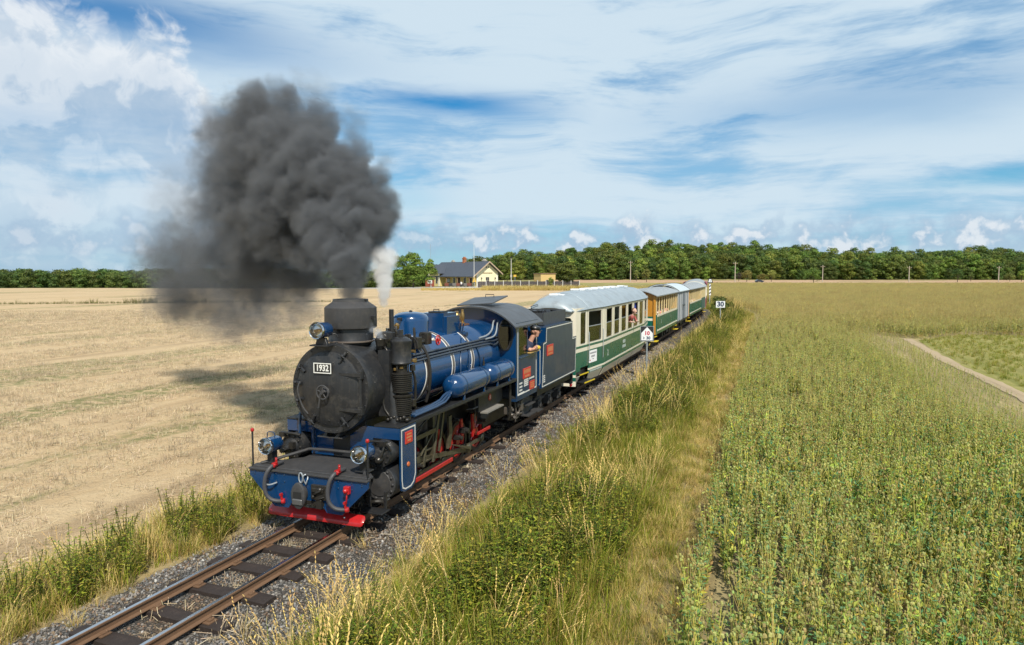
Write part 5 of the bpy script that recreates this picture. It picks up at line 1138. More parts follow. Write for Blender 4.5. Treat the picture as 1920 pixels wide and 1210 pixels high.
# ------------------------------------------------------------------ open-sided coaches, van, last coach
def open_coach(name, label, s0, L, enclosed=0.0, dth=0.0, hw=1.08):
    p = tp(s0); th = math.atan2(*(tp(s0 + L) - tp(s0)).xy)
    c = thing(name, label, 'railway coach', p, -th, 'open sided coaches in the train')
    def q(name, b, m, parent=None, **k): return b.build(name, m, parent or c, **k)
    Lo = L - enclosed; y0 = 0.55
    # side panels of vertical boards
    PG = [GREEN, mat('coach_green_b', (0.012, 0.095, 0.055), 0.4, var=0.12, dirt=0.3, dirtcol=(0.05, 0.09, 0.05))]
    for sx in (-1, 1):
        b = MB(); n = int((Lo - y0) / 0.11)
        for k in range(n):
            a = y0 + (Lo - y0) * k / n; e = (Lo - y0) / n; b.bb(sx * (hw - 0.03), sx * (hw + random.choice((0, 0.004))), a, a + e - 0.008, 0.93, 1.60, random.randrange(2))
        pn = q('side_boards', b, PG, smooth=0); pn['kind'] = 'stuff'
        b = MB(); b.bb(sx * (hw - 0.035), sx * (hw + 0.012), y0, Lo, 1.60, 1.70); q('top_rail', b, CREAM, bevel=0.004)
        b = MB(); b.bb(sx * (hw - 0.035), sx * (hw + 0.012), y0, Lo, 0.85, 0.93); q('bottom_rail', b, CREAM, bevel=0.004)
        b = MB(); b.bb(sx * (hw - 0.03), sx * (hw + 0.002), 0.2, L - 0.2, 0.70, 0.85); q('sole_bar', b, GREEN)
        n = max(4, int(round((Lo - y0) / 1.02)))
        for k in range(n + 1):
            y = y0 + 0.03 + (Lo - y0 - 0.06) * k / n
            b = MB(); b.bb(sx * (hw - 0.055), sx * (hw + 0.005), y - 0.045, y + 0.045, 1.70, 2.74); q('roof_post', b, YCREAM, bevel=0.006)
        for ye in (y0 - 0.05, Lo):
            b = MB(); b.bb(sx * (hw - 0.04), sx * (hw + 0.02), ye, ye + 0.05, 0.85, 1.72); q('corner_post', b, GREEN)
        b = MB(); b.bb(sx * (hw - 0.03), sx * (hw + 0.0), y0, Lo, 2.62, 2.74); q('eaves_board', b, YCREAM)
        b = MB(); b.bb(sx * 0.98, sx * 1.10, 0.02, 0.12, 0.72, 2.74); q('end_post', b, ORANGE, bevel=0.008)
        for y in (0.05, L - 0.75):
            b = MB(); b.bb(sx * 0.85, sx * 1.18, y, y + 0.70, 0.36, 0.385); b.bb(sx * 0.85, sx * 1.10, y + 0.05, y + 0.65, 0.60, 0.62); st = q('entrance_step', b, YELLOW)
            b = MB(); b.bb(sx * 0.88, sx * 0.90, y + 0.05, y + 0.09, 0.38, 0.72); b.bb(sx * 0.88, sx * 0.90, y + 0.61, y + 0.65, 0.38, 0.72); q('step_hanger', b, YELLOW, st)
    for ye, sg in ((0.10, 1), (Lo - 0.08, -1)):
        b = MB(); n = 18; w = 2 * (hw - 0.06) / n
        for k in range(n):
            x = -hw + 0.06 + k * w; b.bb(x, x + w - 0.006, ye, ye + 0.03, 1.66, 2.80)
        q('end_boards', b, ORANGE, smooth=0)
        b = MB(); b.bb(-hw + 0.06, hw - 0.06, ye - 0.006, ye + 0.03, 1.56, 1.66); q('end_rail', b, GREEN)
        b = MB(); b.bb(-hw + 0.06, hw - 0.06, ye - 0.008, ye + 0.03, 1.44, 1.56); q('end_cream_stripe', b, CREAM)
        b = MB(); b.bb(-hw + 0.06, hw - 0.06, ye - 0.004, ye + 0.03, 0.75, 1.44); ep = q('end_panel', b, GREEN)
        b = MB(); b.lathe([(0.06, 0), (0.055, 0.05), (0.02, 0.06)], (0.55, ye - 0.004, 1.22), (0, -1, 0), 12); q('tail_lamp', b, BLACK, ep)
    a = arch(1.20, 2.72, 3.02, 16, 2.1)
    b = MB(); b.prism(a + [(x, z - 0.04) for x, z in a][::-1], 'xz', -0.12, L + 0.12); rf = q('coach_roof', b, GREYROOF)
    b = MB()
    for y in np.arange(0.5, L, 0.95): b.tube([(x * 0.995, y, z + 0.003) for x, z in a], 0.010, 5)
    q('roof_seam', b, GREYROOF, rf)
    b = MB(); b.bb(-1.0, 1.0, 0.1, L - 0.1, 0.74, 0.80); q('floor', b, mat('floor_brown', (0.10, 0.08, 0.06), 0.8))
    n = int(Lo / 1.4)
    for k in range(n):
        y = 0.9 + k * (Lo - 1.2) / n; b = MB()
        for sx in (-1, 1): b.bb(sx * 0.15 if sx > 0 else -1.0, 1.0 if sx > 0 else -0.15, y - 0.22, y + 0.22, 1.16, 1.20); b.bb(sx * 0.15 if sx > 0 else -1.0, 1.0 if sx > 0 else -0.15, y - 0.02, y + 0.02, 1.20, 1.62)
        q('bench', b, ORANGE)
    if enclosed:
        for sx in (-1, 1):
            b = MB()
            for k in range(int(enclosed / 0.14)): b.bb(sx * (hw - 0.03), sx * (hw + 0.004 * (k % 2)), Lo + 0.05 + 0.14 * k, Lo + 0.185 + 0.14 * k, 1.75, 2.74)
            q('cream_boards', b, YCREAM, smooth=0)
            b = MB()
            for k in range(int(enclosed / 0.14)): b.bb(sx * (hw - 0.03), sx * (hw + 0.004 * (k % 2)), Lo + 0.05 + 0.14 * k, Lo + 0.185 + 0.14 * k, 0.80, 1.75)
            q('green_boards', b, mat('grey_green', (0.05, 0.11, 0.09), 0.5, var=0.15), smooth=0)
    b = MB(); bogie(b, 1.6, 0.5); q('bogie', b, SOOT); b = MB(); bogie(b, L - 1.6, 0.5); q('bogie', b, SOOT)
    b = MB(); b.bb(-0.12, 0.12, -0.35, 0.1, 0.45, 0.66); b.bb(-0.12, 0.12, L - 0.1, L + 0.35, 0.45, 0.66); b.bb(-0.8, 0.8, 0.0, 0.08, 0.55, 0.80); q('coupler', b, SOOT)
    return c, q
c2, q2 = open_coach('open_coach', 'open sided green coach with orange boarded end next to the cream coach', 26.75, 9.3)
for sx in (-1, 1):
    for y in (2.2, 6.2): link('side_numeral', text_mesh('1' if y > 5 else '2', 0.26, mat('pale_print', (0.45, 0.5, 0.46), 0.6), 0.003), c2, loc=(sx * 1.092, y, 1.28), rot=(R(90), 0, R(90) if sx > 0 else R(-90)))
# goods van
van = thing('goods_van', 'grey boarded goods van between the two open sided coaches', 'goods van', tp(36.55), -TH0)
def vpart(name, b, m, parent=None, **k): return b.build(name, m, parent or van, **k)
VL = 6.2
for sx in (-1, 1):
    for k in range(14):
        y = VL * k / 14; b = MB(); b.bb(sx * 1.03, sx * 1.06, y, y + VL / 14 - 0.012, 0.80, 2.72); vpart('board', b, VANGREY)
    for y in (0.03, 1.25, 2.15, 4.05, 4.95, VL - 0.03):
        b = MB(); b.bb(sx * 1.06, sx * 1.10, y - 0.05, y + 0.05, 0.78, 2.74); vpart('rib', b, mat('rib_light', (0.42, 0.44, 0.45), 0.5, var=0.12), bevel=0.006)
    b = MB(); b.bb(sx * 1.06, sx * 1.085, 2.2, 4.0, 0.82, 2.64); dr = vpart('sliding_door', b, mat('van_grey_dark', (0.15, 0.17, 0.20), 0.5, var=0.15), bevel=0.005)
    b = MB(); b.bb(sx * 1.085, sx * 1.11, 2.5, 2.56, 1.4, 1.8); b.bb(sx * 1.085, sx * 1.10, 2.2, 4.0, 1.68, 1.74); vpart('door_bar', b, BLACK, dr)
for y in (0.0, VL - 0.04): b = MB(); b.prism([(-1.03, 0.80), (1.03, 0.80)] + arch(1.03, 2.72, 3.0)[::-1], 'xz', y, y + 0.04); vpart('van_end', b, VANGREY)
a = arch(1.16, 2.72, 3.16, 16, 2.2); b = MB(); b.prism(a + [(x, z - 0.05) for x, z in a][::-1], 'xz', -0.12, VL + 0.12); vr = vpart('van_roof', b, mat('van_roof_pale', (0.48, 0.55, 0.58), 0.4, var=0.12, vscale=1.2))
b = MB(); b.tube([(x, -0.11, z + 0.012) for x, z in a], 0.022, 6); b.tube([(x, VL + 0.11, z + 0.012) for x, z in a], 0.022, 6); vpart('roof_edge', b, SOOT, vr)
b = MB(); b.bb(-1.0, 1.0, 0.05, VL - 0.05, 0.62, 0.80); bogie(b, 1.2, 0.4); bogie(b, VL - 1.2, 0.4); b.bb(-0.12, 0.12, -0.35, 0.1, 0.45, 0.66); vpart('underframe', b, BLACK)
c4_, q4 = open_coach('open_coach', 'open sided green coach with a boarded cream end, behind the grey van', 43.15, 14.6, 4.2)
# last coach, seen over the roofs
s5 = 58.5; th5 = math.atan2(*(tp(s5 + 11) - tp(s5)).xy)
c5 = thing('closed_coach', 'last coach of the train showing only its dark red edged roof', 'railway coach', tp(s5), -th5)
def lpart(name, b, m, parent=None, **k): return b.build(name, m, parent or c5, **k)
DRED = mat('dark_red_paint', (0.26, 0.03, 0.03), 0.4, var=0.12)
for sx in (-1, 1):
    b = MB(); b.plate([(0, 1.55), (11, 1.55), (11, 2.75), (0, 2.75)], [rrect(0.7 + 1.25 * k, 1.6 + 1.25 * k, 1.70, 2.55, 0.05) for k in range(8)], 'yz', sx * 1.04, sx * 1.08); sp = lpart('upper_panel', b, CREAM)
    b = MB(); b.bb(sx * 1.055, sx * 1.062, 0.6, 10.6, 1.68, 2.57); lpart('window_pane', b, GLASS, sp)
    b = MB(); b.bb(sx * 1.04, sx * 1.08, 0, 11, 0.65, 1.55); lpart('lower_panel', b, DRED)
for y in (0, 10.96): b = MB(); b.prism([(-1.04, 0.65), (1.04, 0.65)] + arch(1.04, 2.75, 3.15)[::-1], 'xz', y, y + 0.04); lpart('end_panel', b, CREAM)
b = MB(); rs = []
for y, w, z0, z1 in ((-0.12, 0.8, 2.75, 3.0), (0.1, 1.0, 2.75, 3.2), (0.7, 1.13, 2.75, 3.33), (10.4, 1.13, 2.75, 3.33), (10.9, 1.0, 2.75, 3.2), (11.12, 0.8, 2.75, 3.0)):
    a = arch(w, z0, z1, 14, 2.6); rs.append([(p[0], y, p[1]) for p in a] + [(p[0] * 0.97, y, p[1] - 0.04) for p in a[::-1]])
b.rings(rs); lr = lpart('coach_roof', b, GREYROOF)
b = MB()
for sx in (-1, 1): b.rings([[(sx * (x + 0.012), y, z + 0.012) for x, z in ((1.135, 2.76), (1.09, 2.95), (0.95, 3.09), (0.90, 3.09), (1.06, 2.93), (1.11, 2.76))] for y in (0.8, 10.3)])
lpart('roof_side_band', b, DRED, lr)
b = MB(); b.bb(-1.0, 1.0, 0.1, 10.9, 0.5, 0.7); bogie(b, 1.6, 0.5); bogie(b, 9.4, 0.5); lpart('underframe', b, BLACK)

# ------------------------------------------------------------------ lineside signs
SB = mat('sign_black', (0.02, 0.022, 0.026), 0.5); SW = mat('sign_white', (0.72, 0.74, 0.76), 0.5, var=0.05); SR = mat('sign_red', (0.50, 0.03, 0.06), 0.5); SN = mat('sign_navy', (0.03, 0.05, 0.10), 0.5)
def sign_root(name, label, px, d, rz=0.0):
    p = onray(px, d, z=GZ); return thing(name, label, 'railway sign', (p.x, p.y, GZ), rz)
p = onray(1212, 26.6, 626)
sg = sign_root('speed_sign', 'black square speed sign with white house shape reading 10 above 30, on a grey post', 1212, 26.6, R(-10))
h = p.z - GZ
b = MB(); b.tube([(0, 0.03, -0.2), (0.0, 0.03, h - 0.2), (0, 0.03, h + 0.1)], 0.030, 10); b.build('post', GALV, sg)
b = MB(); b.bb(-0.26, 0.26, -0.012, 0.008, h - 0.30, h + 0.30); bd = b.build('board', SB, sg, bevel=0.003)
b = MB(); b.prism([(-0.22, h - 0.26), (0.22, h - 0.26), (0.22, h + 0.02), (0.0, h + 0.265), (-0.22, h + 0.02)], 'xz', -0.018, -0.012); b.build('white_field', SW, bd)
b = MB(); b.frame([(-0.26, h - 0.30), (0.26, h - 0.30), (0.26, h + 0.30), (-0.26, h + 0.30)], 'xz', -0.012, 0.018, -0.006); b.build('board_edge', GALV, bd)
link('red_figure', text_mesh('10', 0.205, SR, 0.008), bd, loc=(0.0, -0.020, h + 0.015), rot=(R(90), 0, 0))
link('black_figure', text_mesh('30', 0.155, SN, 0.006), bd, loc=(0.05, -0.020, h - 0.17), rot=(R(90), 0, 0))
b = MB(); b.prism([(-0.155, h - 0.11), (-0.085, h - 0.165), (-0.155, h - 0.225), (-0.13, h - 0.165)], 'xz', -0.022, -0.018); b.build('arrow', SN, bd)
p = onray(1350, 54, 571); h = p.z - GZ
sg = sign_root('speed_sign', 'white rectangular speed sign reading 30 on a thin post in the tall grass', 1350, 54, R(-10))
b = MB(); b.tube([(0, 0.03, -0.2), (0, 0.03, h)], 0.045, 8); b.build('post', GALV, sg)
b = MB(); b.bb(-0.345, 0.345, -0.012, 0.008, h - 0.26, h + 0.26); bd = b.build('board', SW, sg, bevel=0.004)
link('figure', text_mesh('30', 0.52, SN, 0.022), bd, loc=(0, -0.018, h), rot=(R(90), 0, 0))
p = onray(1330.5, 84, 527); h = p.z - GZ
sg = sign_root('warning_board', 'black edged white trapezoid board above a striped post beyond the last coaches', 1330.5, 84, 0)
b = MB(); b.tube([(0, 0.05, -0.2), (0, 0.05, h)], 0.05, 8); b.build('post', GALV, sg)
b = MB(); b.prism([(-0.36, h - 0.24), (0.36, h - 0.24), (0.20, h + 0.26), (-0.20, h + 0.26)], 'xz', -0.01, 0.01); bd = b.build('board', SB, sg)
b = MB(); b.prism([(-0.22, h - 0.15), (0.22, h - 0.15), (0.13, h + 0.20), (-0.13, h + 0.20)], 'xz', -0.018, -0.01); b.build('white_field', SW, bd)
b = MB(); b.prism([(-0.05, h - 0.06), (0.06, h - 0.06), (0.05, h + 0.06), (-0.04, h + 0.06)], 'xz', -0.024, -0.018); b.build('mark', SN, bd)
b = MB(); b.bb(-0.11, 0.11, -0.02, 0.0, h - 1.75, h - 0.42); sp = b.build('striped_board', SW, sg)
for k in range(3): b = MB(); z = h - 0.62 - 0.42 * k; b.prism([(-0.11, z - 0.16), (0.11, z - 0.02), (0.11, z + 0.14), (-0.11, z - 0.0)], 'xz', -0.026, -0.02); b.build('black_stripe', SB, sp)

# ------------------------------------------------------------------ station building, turned so that its end gable faces the sun
YEL = mat('station_yellow', (0.66, 0.54, 0.24), 0.85, var=0.07, vscale=0.7, dirt=0.1); YELP = mat('station_pale', (0.74, 0.72, 0.64), 0.8, var=0.05)
SLATE = mat('slate_roof', (0.055, 0.065, 0.085), 0.6, var=0.25, vscale=1.2, bump=0.02, bscale=5); FASC = mat('fascia_brown', (0.22, 0.14, 0.09), 0.7); FASL = mat('fascia_light', (0.45, 0.34, 0.24), 0.7)
WDK = mat('window_dark', (0.03, 0.035, 0.04), 0.15, spec=0.8); DOORB = mat('door_dark', (0.05, 0.03, 0.025), 0.6); BRICKR = mat('chimney_brick', (0.36, 0.13, 0.06), 0.85, var=0.2, vscale=4); STONE = mat('stone_grey', (0.38, 0.36, 0.32), 0.85, var=0.12)
SD = 240.0; pc = onray(914, SD - 3, z=GZ)      # foot of the end gable, its middle
# local frame: x along the ridge (away from the end gable), y out of the long front, z up
ex = Vector((-0.70, 0.714, 0)).normalized(); ang_st = math.atan2(ex.y, ex.x)
stn = thing('station_building', 'yellow railway station with dark slate roof and red chimney across the field', 'station building', (pc.x, pc.y, GZ), ang_st)
def sp_(name, b, m, parent=None, **k): return b.build(name, m, parent or stn, **k)
HW, EV, RD, LN = 4.95, 5.05, 8.45, 24.5
# local +y is left of +x; the long front faces local +y side or -y: front normal must be (-.714,-.70)
FS = 1 if Vector((-math.sin(ang_st), math.cos(ang_st))).dot(Vector((-0.714, -0.70))) > 0 else -1
win_end = rrect(-0.75, 0.75, 1.1, 3.2, 0.05, 1); vents = [rrect(-0.75, -0.2, 6.35, 7.0, 0.05, 1), rrect(0.2, 0.75, 6.35, 7.0, 0.05, 1)]
b = MB(); T0 = Matrix.Translation((0, 0, 0)); b.plate([(-HW, 0), (HW, 0), (HW, EV), (0, RD - 0.15), (-HW, EV)], [win_end] + vents, 'yz', 0.0, 0.3); sp_('end_wall', b, mat('station_yellow_sunlit', (0.80, 0.73, 0.50), 0.85, var=0.06, vscale=0.7))  # paler copy of the wall yellow: sunlight on this gable put into its colour
for y in (-HW, HW): b = MB(); b.bb(-0.05, 0.0, y if y < 0 else y - 0.75, y + 0.75 if y < 0 else y, 0, EV - 0.4); sp_('corner_pilaster', b, YELP)
b = MB(); b.bb(0.08, 0.12, -0.75, 0.75, 1.1, 3.2); w = sp_('window', b, WDK)
b = MB(); b.bb(0.02, 0.08, -0.05, 0.05, 1.1, 3.2); b.bb(0.02, 0.08, -0.75, 0.75, 2.1, 2.2); b.frame(rrect(-0.85, 0.85, 1.0, 3.3, 0.05, 1), 'yz', 0.0, 0.12, -0.05); sp_('window_frame', b, STONE, w)
for v in vents: b = MB(); b.bb(0.08, 0.12, v[3][0] - 0.1, v[3][0] + 0.6, 6.3, 7.05); sp_('gable_vent', b, WDK)
b = MB(); marks(b, -0.05, -2.25, 2.25, 4.65, 0.46, 14, 77); sp_('station_name', b, mat('name_letters', (0.26, 0.20, 0.10), 0.7))
for y in (-3.4, 3.0): b = MB(); b.lathe([(0.06, 0), (0.22, 0.1), (0.16, 0.5), (0.06, 0.55)], (-0.35, y, 2.6), 'z', 10); b.cyl((-0.35, y, 3.1), (0.0, y, 3.2), 0.04, n=6); sp_('wall_lamp', b, BLACK)
# long front and back walls with recess under the canopy roof
fw = FS * HW
b = MB(); b.bb(0.3, LN, fw - FS * 0.3, fw, 0, EV - 0.1); sp_('front_wall', b, YEL)
b = MB(); b.bb(0.3, LN, -fw + FS * 0.3, -fw, 0, EV - 0.1); b.plate([(-HW, 0), (HW, 0), (HW, EV), (0, RD - 0.15), (-HW, EV)], [], 'yz', LN - 0.3, LN); sp_('rear_wall', b, YEL)
# projecting wing at the far end
wx0, wx1, wy = LN - 7.2, LN - 0.6, fw + FS * 2.4; wc_ = (wx0 + wx1) / 2
b = MB(); b.prism([(wx0, 0), (wx1, 0), (wx1, 4.9), (wc_, 7.3), (wx0, 4.9)], 'xz', fw, wy); wg = sp_('wing_wall', b, YEL)
for x in (wc_ - 1.7, wc_ + 1.7): b = MB(); b.bb(x - 0.5, x + 0.5, wy, wy + FS * 0.05, 1.0, 3.3); w = sp_('window', b, WDK); b = MB(); b.frame([(x - 0.6, 0.9), (x + 0.6, 0.9), (x + 0.6, 3.4), (x - 0.6, 3.4)], 'xz', wy, 0.14, FS * 0.07); sp_('window_frame', b, STONE, w)
for x in (wc_ - 0.35, wc_ + 0.35): b = MB(); b.bb(x - 0.2, x + 0.2, wy, wy + FS * 0.05, 5.6, 6.4); sp_('gable_vent', b, WDK)
for x in (wx0, wx1 - 0.6): b = MB(); b.bb(x, x + 0.6, wy, wy + FS * 0.06, 0, 4.6); sp_('corner_pilaster', b, YELP)
b = MB(); b.bb(wc_ - 1.9, wc_ + 1.9, wy, wy + FS * 0.04, 4.2, 4.5); sp_('wing_name_board', b, mat('dull_board', (0.30, 0.22, 0.10), 0.7))
# openings of the long front
for x, wd, z0, z1, kd in ((3.0, 1.3, 0.1, 3.0, 'door'), (6.2, 1.2, 0.9, 3.0, 'window'), (9.3, 1.3, 0.1, 3.1, 'door'), (12.0, 1.1, 0.9, 3.0, 'window')):
    b = MB(); b.bb(x - wd / 2, x + wd / 2, fw, fw + FS * 0.04, z0, z1); w = sp_(kd, b, DOORB if kd == 'door' else WDK); b = MB(); b.frame([(x - wd / 2 - 0.12, z0 - 0.1), (x + wd / 2 + 0.12, z0 - 0.1), (x + wd / 2 + 0.12, z1 + 0.12), (x - wd / 2 - 0.12, z1 + 0.12)], 'xz', fw, 0.14, FS * 0.07); sp_('surround', b, YELP, w)
b = MB(); b.bb(14.2, 16.4, fw, fw + FS * 0.05, 1.2, 3.0); nb = sp_('notice_case', b, mat('case_wood', (0.20, 0.12, 0.07), 0.7)); b = MB(); b.bb(14.5, 16.1, fw + FS * 0.05, fw + FS * 0.07, 1.45, 2.7); sp_('notice_sheet', b, mat('sheet_blue', (0.40, 0.48, 0.55), 0.6), nb)
# roofs with real thickness and overhang
def slope_roof(name, y0, z0, y1, z1, x0, x1, th=0.22, m=SLATE):
    b = MB(); b.rings([[(x0, y0, z0), (x0, y1, z1), (x0, y1, z1 - th), (x0, y0, z0 - th)], [(x1, y0, z0), (x1, y1, z1), (x1, y1, z1 - th), (x1, y0, z0 - th)]]); return sp_(name, b, m)
k = (RD - EV) / HW; ov = 1.35
r1_ = slope_roof('roof', 0.0, RD + 0.25, FS * (HW + 2.6), RD + 0.25 - k * (HW + 2.6), -1.2, LN + 0.9); slope_roof('roof', 0.0, RD + 0.25, -FS * (HW + ov), RD + 0.25 - k * (HW + ov), -1.2, LN + 0.9)
b = MB(); x0 = -1.22
for sg_ in (-1, 1):
    o_ = 2.6 if sg_ == FS else ov
    b.rings([[(x, 0, RD + 0.30), (x, sg_ * (HW + o_), RD + 0.30 - k * (HW + o_)), (x, sg_ * (HW + o_), RD - 0.15 - k * (HW + o_)), (x, 0, RD - 0.15)] for x in (-1.30, -1.20)])
sp_('gable_board', b, FASL)
# wing roof
kw = (7.3 - 4.9) / 3.3
for sg_ in (-1, 1):
    b = MB(); b.rings([[(wc_, y, 7.75), (wc_ + sg_ * 4.3, y, 7.75 - kw * 4.3), (wc_ + sg_ * 4.3, y, 7.53 - kw * 4.3), (wc_, y, 7.53)] for y in (0.0, wy + FS * 1.2)]); sp_('wing_roof', b, SLATE)
for x, y, hh, m_, r_ in ((12.0, 0.2, 1.2, BRICKR, 0.5), (2.6, -1.0, 0.9, STONE, 0.55), (20.0, -1.2, 0.9, STONE, 0.45)):
    b = MB(); z = RD + 0.25 - k * abs(y); b.bb(x - r_, x + r_, y - r_, y + r_, z - 0.8, z + hh); b.bb(x - r_ - 0.12, x + r_ + 0.12, y - r_ - 0.12, y + r_ + 0.12, z + hh, z + hh + 0.3); b.bb(x - r_ * 0.7, x + r_ * 0.7, y - r_ * 0.7, y + r_ * 0.7, z + hh + 0.3, z + hh + 0.7); sp_('chimney', b, m_, r1_)
for x in (1.2, 7.5, 13.5):
    b = MB(); b.bb(x - 0.12, x + 0.12, FS * (HW + 2.2), FS * (HW + 2.45), 0, 3.3); sp_('canopy_post', b, FASC)
# platform, bench row, people wait area
X, Y = np.meshgrid(np.linspace(-62, 0, 20), np.linspace(205, 232, 8)); grid_sheet('station_platform', X, Y, M_PAVE, 0.02)
for k_, px in enumerate((838, 846, 853, 860, 867, 874, 880)):
    p = onray(px, 226, z=GZ); cc = [(0.16, 0.05, 0.03), (0.03, 0.03, 0.035), (0.14, 0.13, 0.12)][k_ % 3]
    tb = thing('platform_bench', ['dark bench nearest the kiosk on the platform', 'black bench before the notice case', 'grey bench under the canopy edge', 'red brown bench in the middle of the platform', 'black bench by the person in white', 'grey bench before the station door', 'red brown bench nearest the white flag pole'][k_], 'bench', (p.x, p.y, GZ + 0.02), R(10 * (k_ % 3)), 'benches on the station platform')
    b = MB(); b.bb(-0.8, 0.8, -0.35, 0.35, 0.40, 0.5); b.build('seat', mat('bench%d' % (k_ % 3), cc, 0.7), tb)
    b = MB(); b.bb(-0.8, 0.8, 0.3, 0.38, 0.5, 1.3); b.build('backrest', mat('bench%d' % (k_ % 3), cc, 0.7), tb)
    for x in (-0.65, 0.65): b = MB(); b.bb(x - 0.06, x + 0.06, -0.3, 0.3, 0, 0.4); b.build('leg', BLACK, tb)
# red-brown kiosk with posters
p = onray(806, 236, z=GZ); kx = thing('kiosk', 'red brown timber kiosk with a white poster beside the big tree', 'kiosk', (p.x, p.y, GZ), R(8))
b = MB(); b.bb(-1.5, 1.5, -1.2, 1.2, 0, 2.7); b.build('walls', mat('kiosk_red', (0.22, 0.055, 0.03), 0.7, var=0.15), kx)
b = MB(); b.prism([(-1.9, 2.7), (1.9, 2.7), (0, 3.7)], 'xz', -1.5, 1.5); b.build('roof', SLATE, kx)
b = MB(); b.bb(-0.75, 0.75, -1.26, -1.2, 1.1, 2.3); ps = b.build('poster', SW, kx); b = MB(); b.bb(-0.45, 0.45, -1.28, -1.26, 1.65, 1.9); b.build('poster_print', mat('print_dark', (0.1, 0.1, 0.1), 0.7), ps)
# flag poles, lamp mast, yellow markers
for px, top, d, lab in ((808, 458, 232, 'thin tall flag pole behind the big tree'), (889, 456, 222, 'thin tall white flag pole before the station gable')):
    p = onray(px, d, z=GZ); q = onray(px, d, top); fp = thing('flag_pole', lab, 'flag pole', (p.x, p.y, GZ), 0, 'flag poles at the station')
    b = MB(); b.tube([(0, 0, 0), (0, 0, q.z - GZ)], 0.085, 8, r1=0.05); b.build('pole', GALV if px < 850 else WHITE, fp); b = MB(); b.lathe([(0.25, 0), (0.25, 0.3), (0.12, 0.35)], (0, 0, 0), 'z', 10); b.build('base', STONE, fp); b = MB(); b.lathe([(0.05, 0), (0.1, 0.06), (0.05, 0.14)], (0, 0, q.z - GZ), 'z', 8); b.build('finial', GALV, fp)
p = onray(958.5, 224, z=GZ); q = onray(958.5, 224, 484); lm = thing('lamp_mast', 'pale concrete lamp mast between the station and the low yellow building', 'lamp mast', (p.x, p.y, GZ), 0)
b = MB(); b.tube([(0, 0, 0), (0, 0, q.z - GZ)], 0.16, 8, r1=0.10); b.build('mast', mat('concrete_pale', (0.50, 0.48, 0.44), 0.8), lm); b = MB(); b.bb(-0.35, 0.35, -0.3, 0.3, q.z - GZ, q.z - GZ + 0.35); b.build('lamp_head', BLACK, lm); b = MB(); b.bb(-0.3, 0.3, -0.25, 0.25, 3.2, 4.1); b.build('switch_box', STONE, lm)
for px, d, lab, top in ((889.5, 196, 'yellow marker post with a dark ring at the fence end', 521), (965.5, 214, 'yellow square sign on a pole behind the fence', 519)):
    p = onray(px, d, z=GZ); q = onray(px, d, top); s_ = thing('yellow_sign', lab, 'sign', (p.x, p.y, GZ), 0)
    b = MB(); b.cyl((0, 0, 0), (0, 0, q.z - GZ), 0.08, n=8); b.build('post', GALV, s_)
    if px < 900:
        b = MB(); b.prism([(-0.55, 2.0), (0.55, 2.0), (0.15, 3.3), (-0.15, 3.3)], 'xz', -0.05, 0.05); b.build('marker_board', mat('sign_yellow', (0.62, 0.40, 0.05), 0.6), s_); b = MB(); b.frame(oval(0.1, 1.5, 0.42, 0.42), 'xz', -0.1, 0.14, -0.04); b.build('ring', BLACK, s_)
    else: b = MB(); b.bb(-0.45, 0.45, -0.05, 0.05, q.z - GZ - 0.1, q.z - GZ + 0.6); b.build('board', mat('sign_yellow', (0.62, 0.40, 0.05), 0.6), s_)
# fence of dark boards with white posts
FEN = mat('fence_dark', (0.065, 0.055, 0.058), 0.8, var=0.2)
fence = thing('board_fence', 'long dark board fence with white posts beside the station gable', 'fence', onray(895, 208, z=GZ), 0)
fa = onray(895, 208, z=GZ); fb = onray(1086, 214, z=GZ); dv = fb - fa; nF = 60
pm = MB(); pm.bb(0, dv.length / nF - 0.02, -0.03, 0.03, 0.25, 2.05); pm = pm.mesh('board', FEN, 0); pn_ = MB(); pn_.bb(-0.09, 0.09, -0.12, -0.03, 0, 2.35); pn_ = pn_.mesh('post', mat('fence_post', (0.55, 0.54, 0.52), 0.7), 0)
rz = math.atan2(dv.y, dv.x)
for i_ in range(nF): l = dv * (i_ / nF); link('board', pm, fence, loc=(l.x, l.y, random.uniform(-.05, .05)), rot=(0, 0, rz))
for i_ in range(13): l = dv * (i_ / 12); link('post', pn_, fence, loc=(l.x, l.y, 0), rot=(0, 0, rz))
p = onray(1024, 236, z=GZ); lb = thing('low_building', 'low flat roofed yellow outbuilding with brown shaded side behind the fence', 'outbuilding', (p.x, p.y, GZ), R(28))
b = MB(); b.bb(-3.4, 2.4, -2.2, 2.6, 0, 4.35); b.build('walls', mat('ochre_wall', (0.56, 0.40, 0.17), 0.85, var=0.1), lb); b = MB(); b.bb(-3.6, 2.6, -2.4, 2.8, 4.35, 4.6); b.build('roof', FASC, lb); b = MB(); b.bb(-3.45, -3.4, -0.4, 0.5, 0.2, 2.2); b.build('door', STONE, lb); b = MB(); b.bb(-1.4, -0.2, -2.25, -2.2, 0.9, 2.3); b.build('window', WDK, lb)
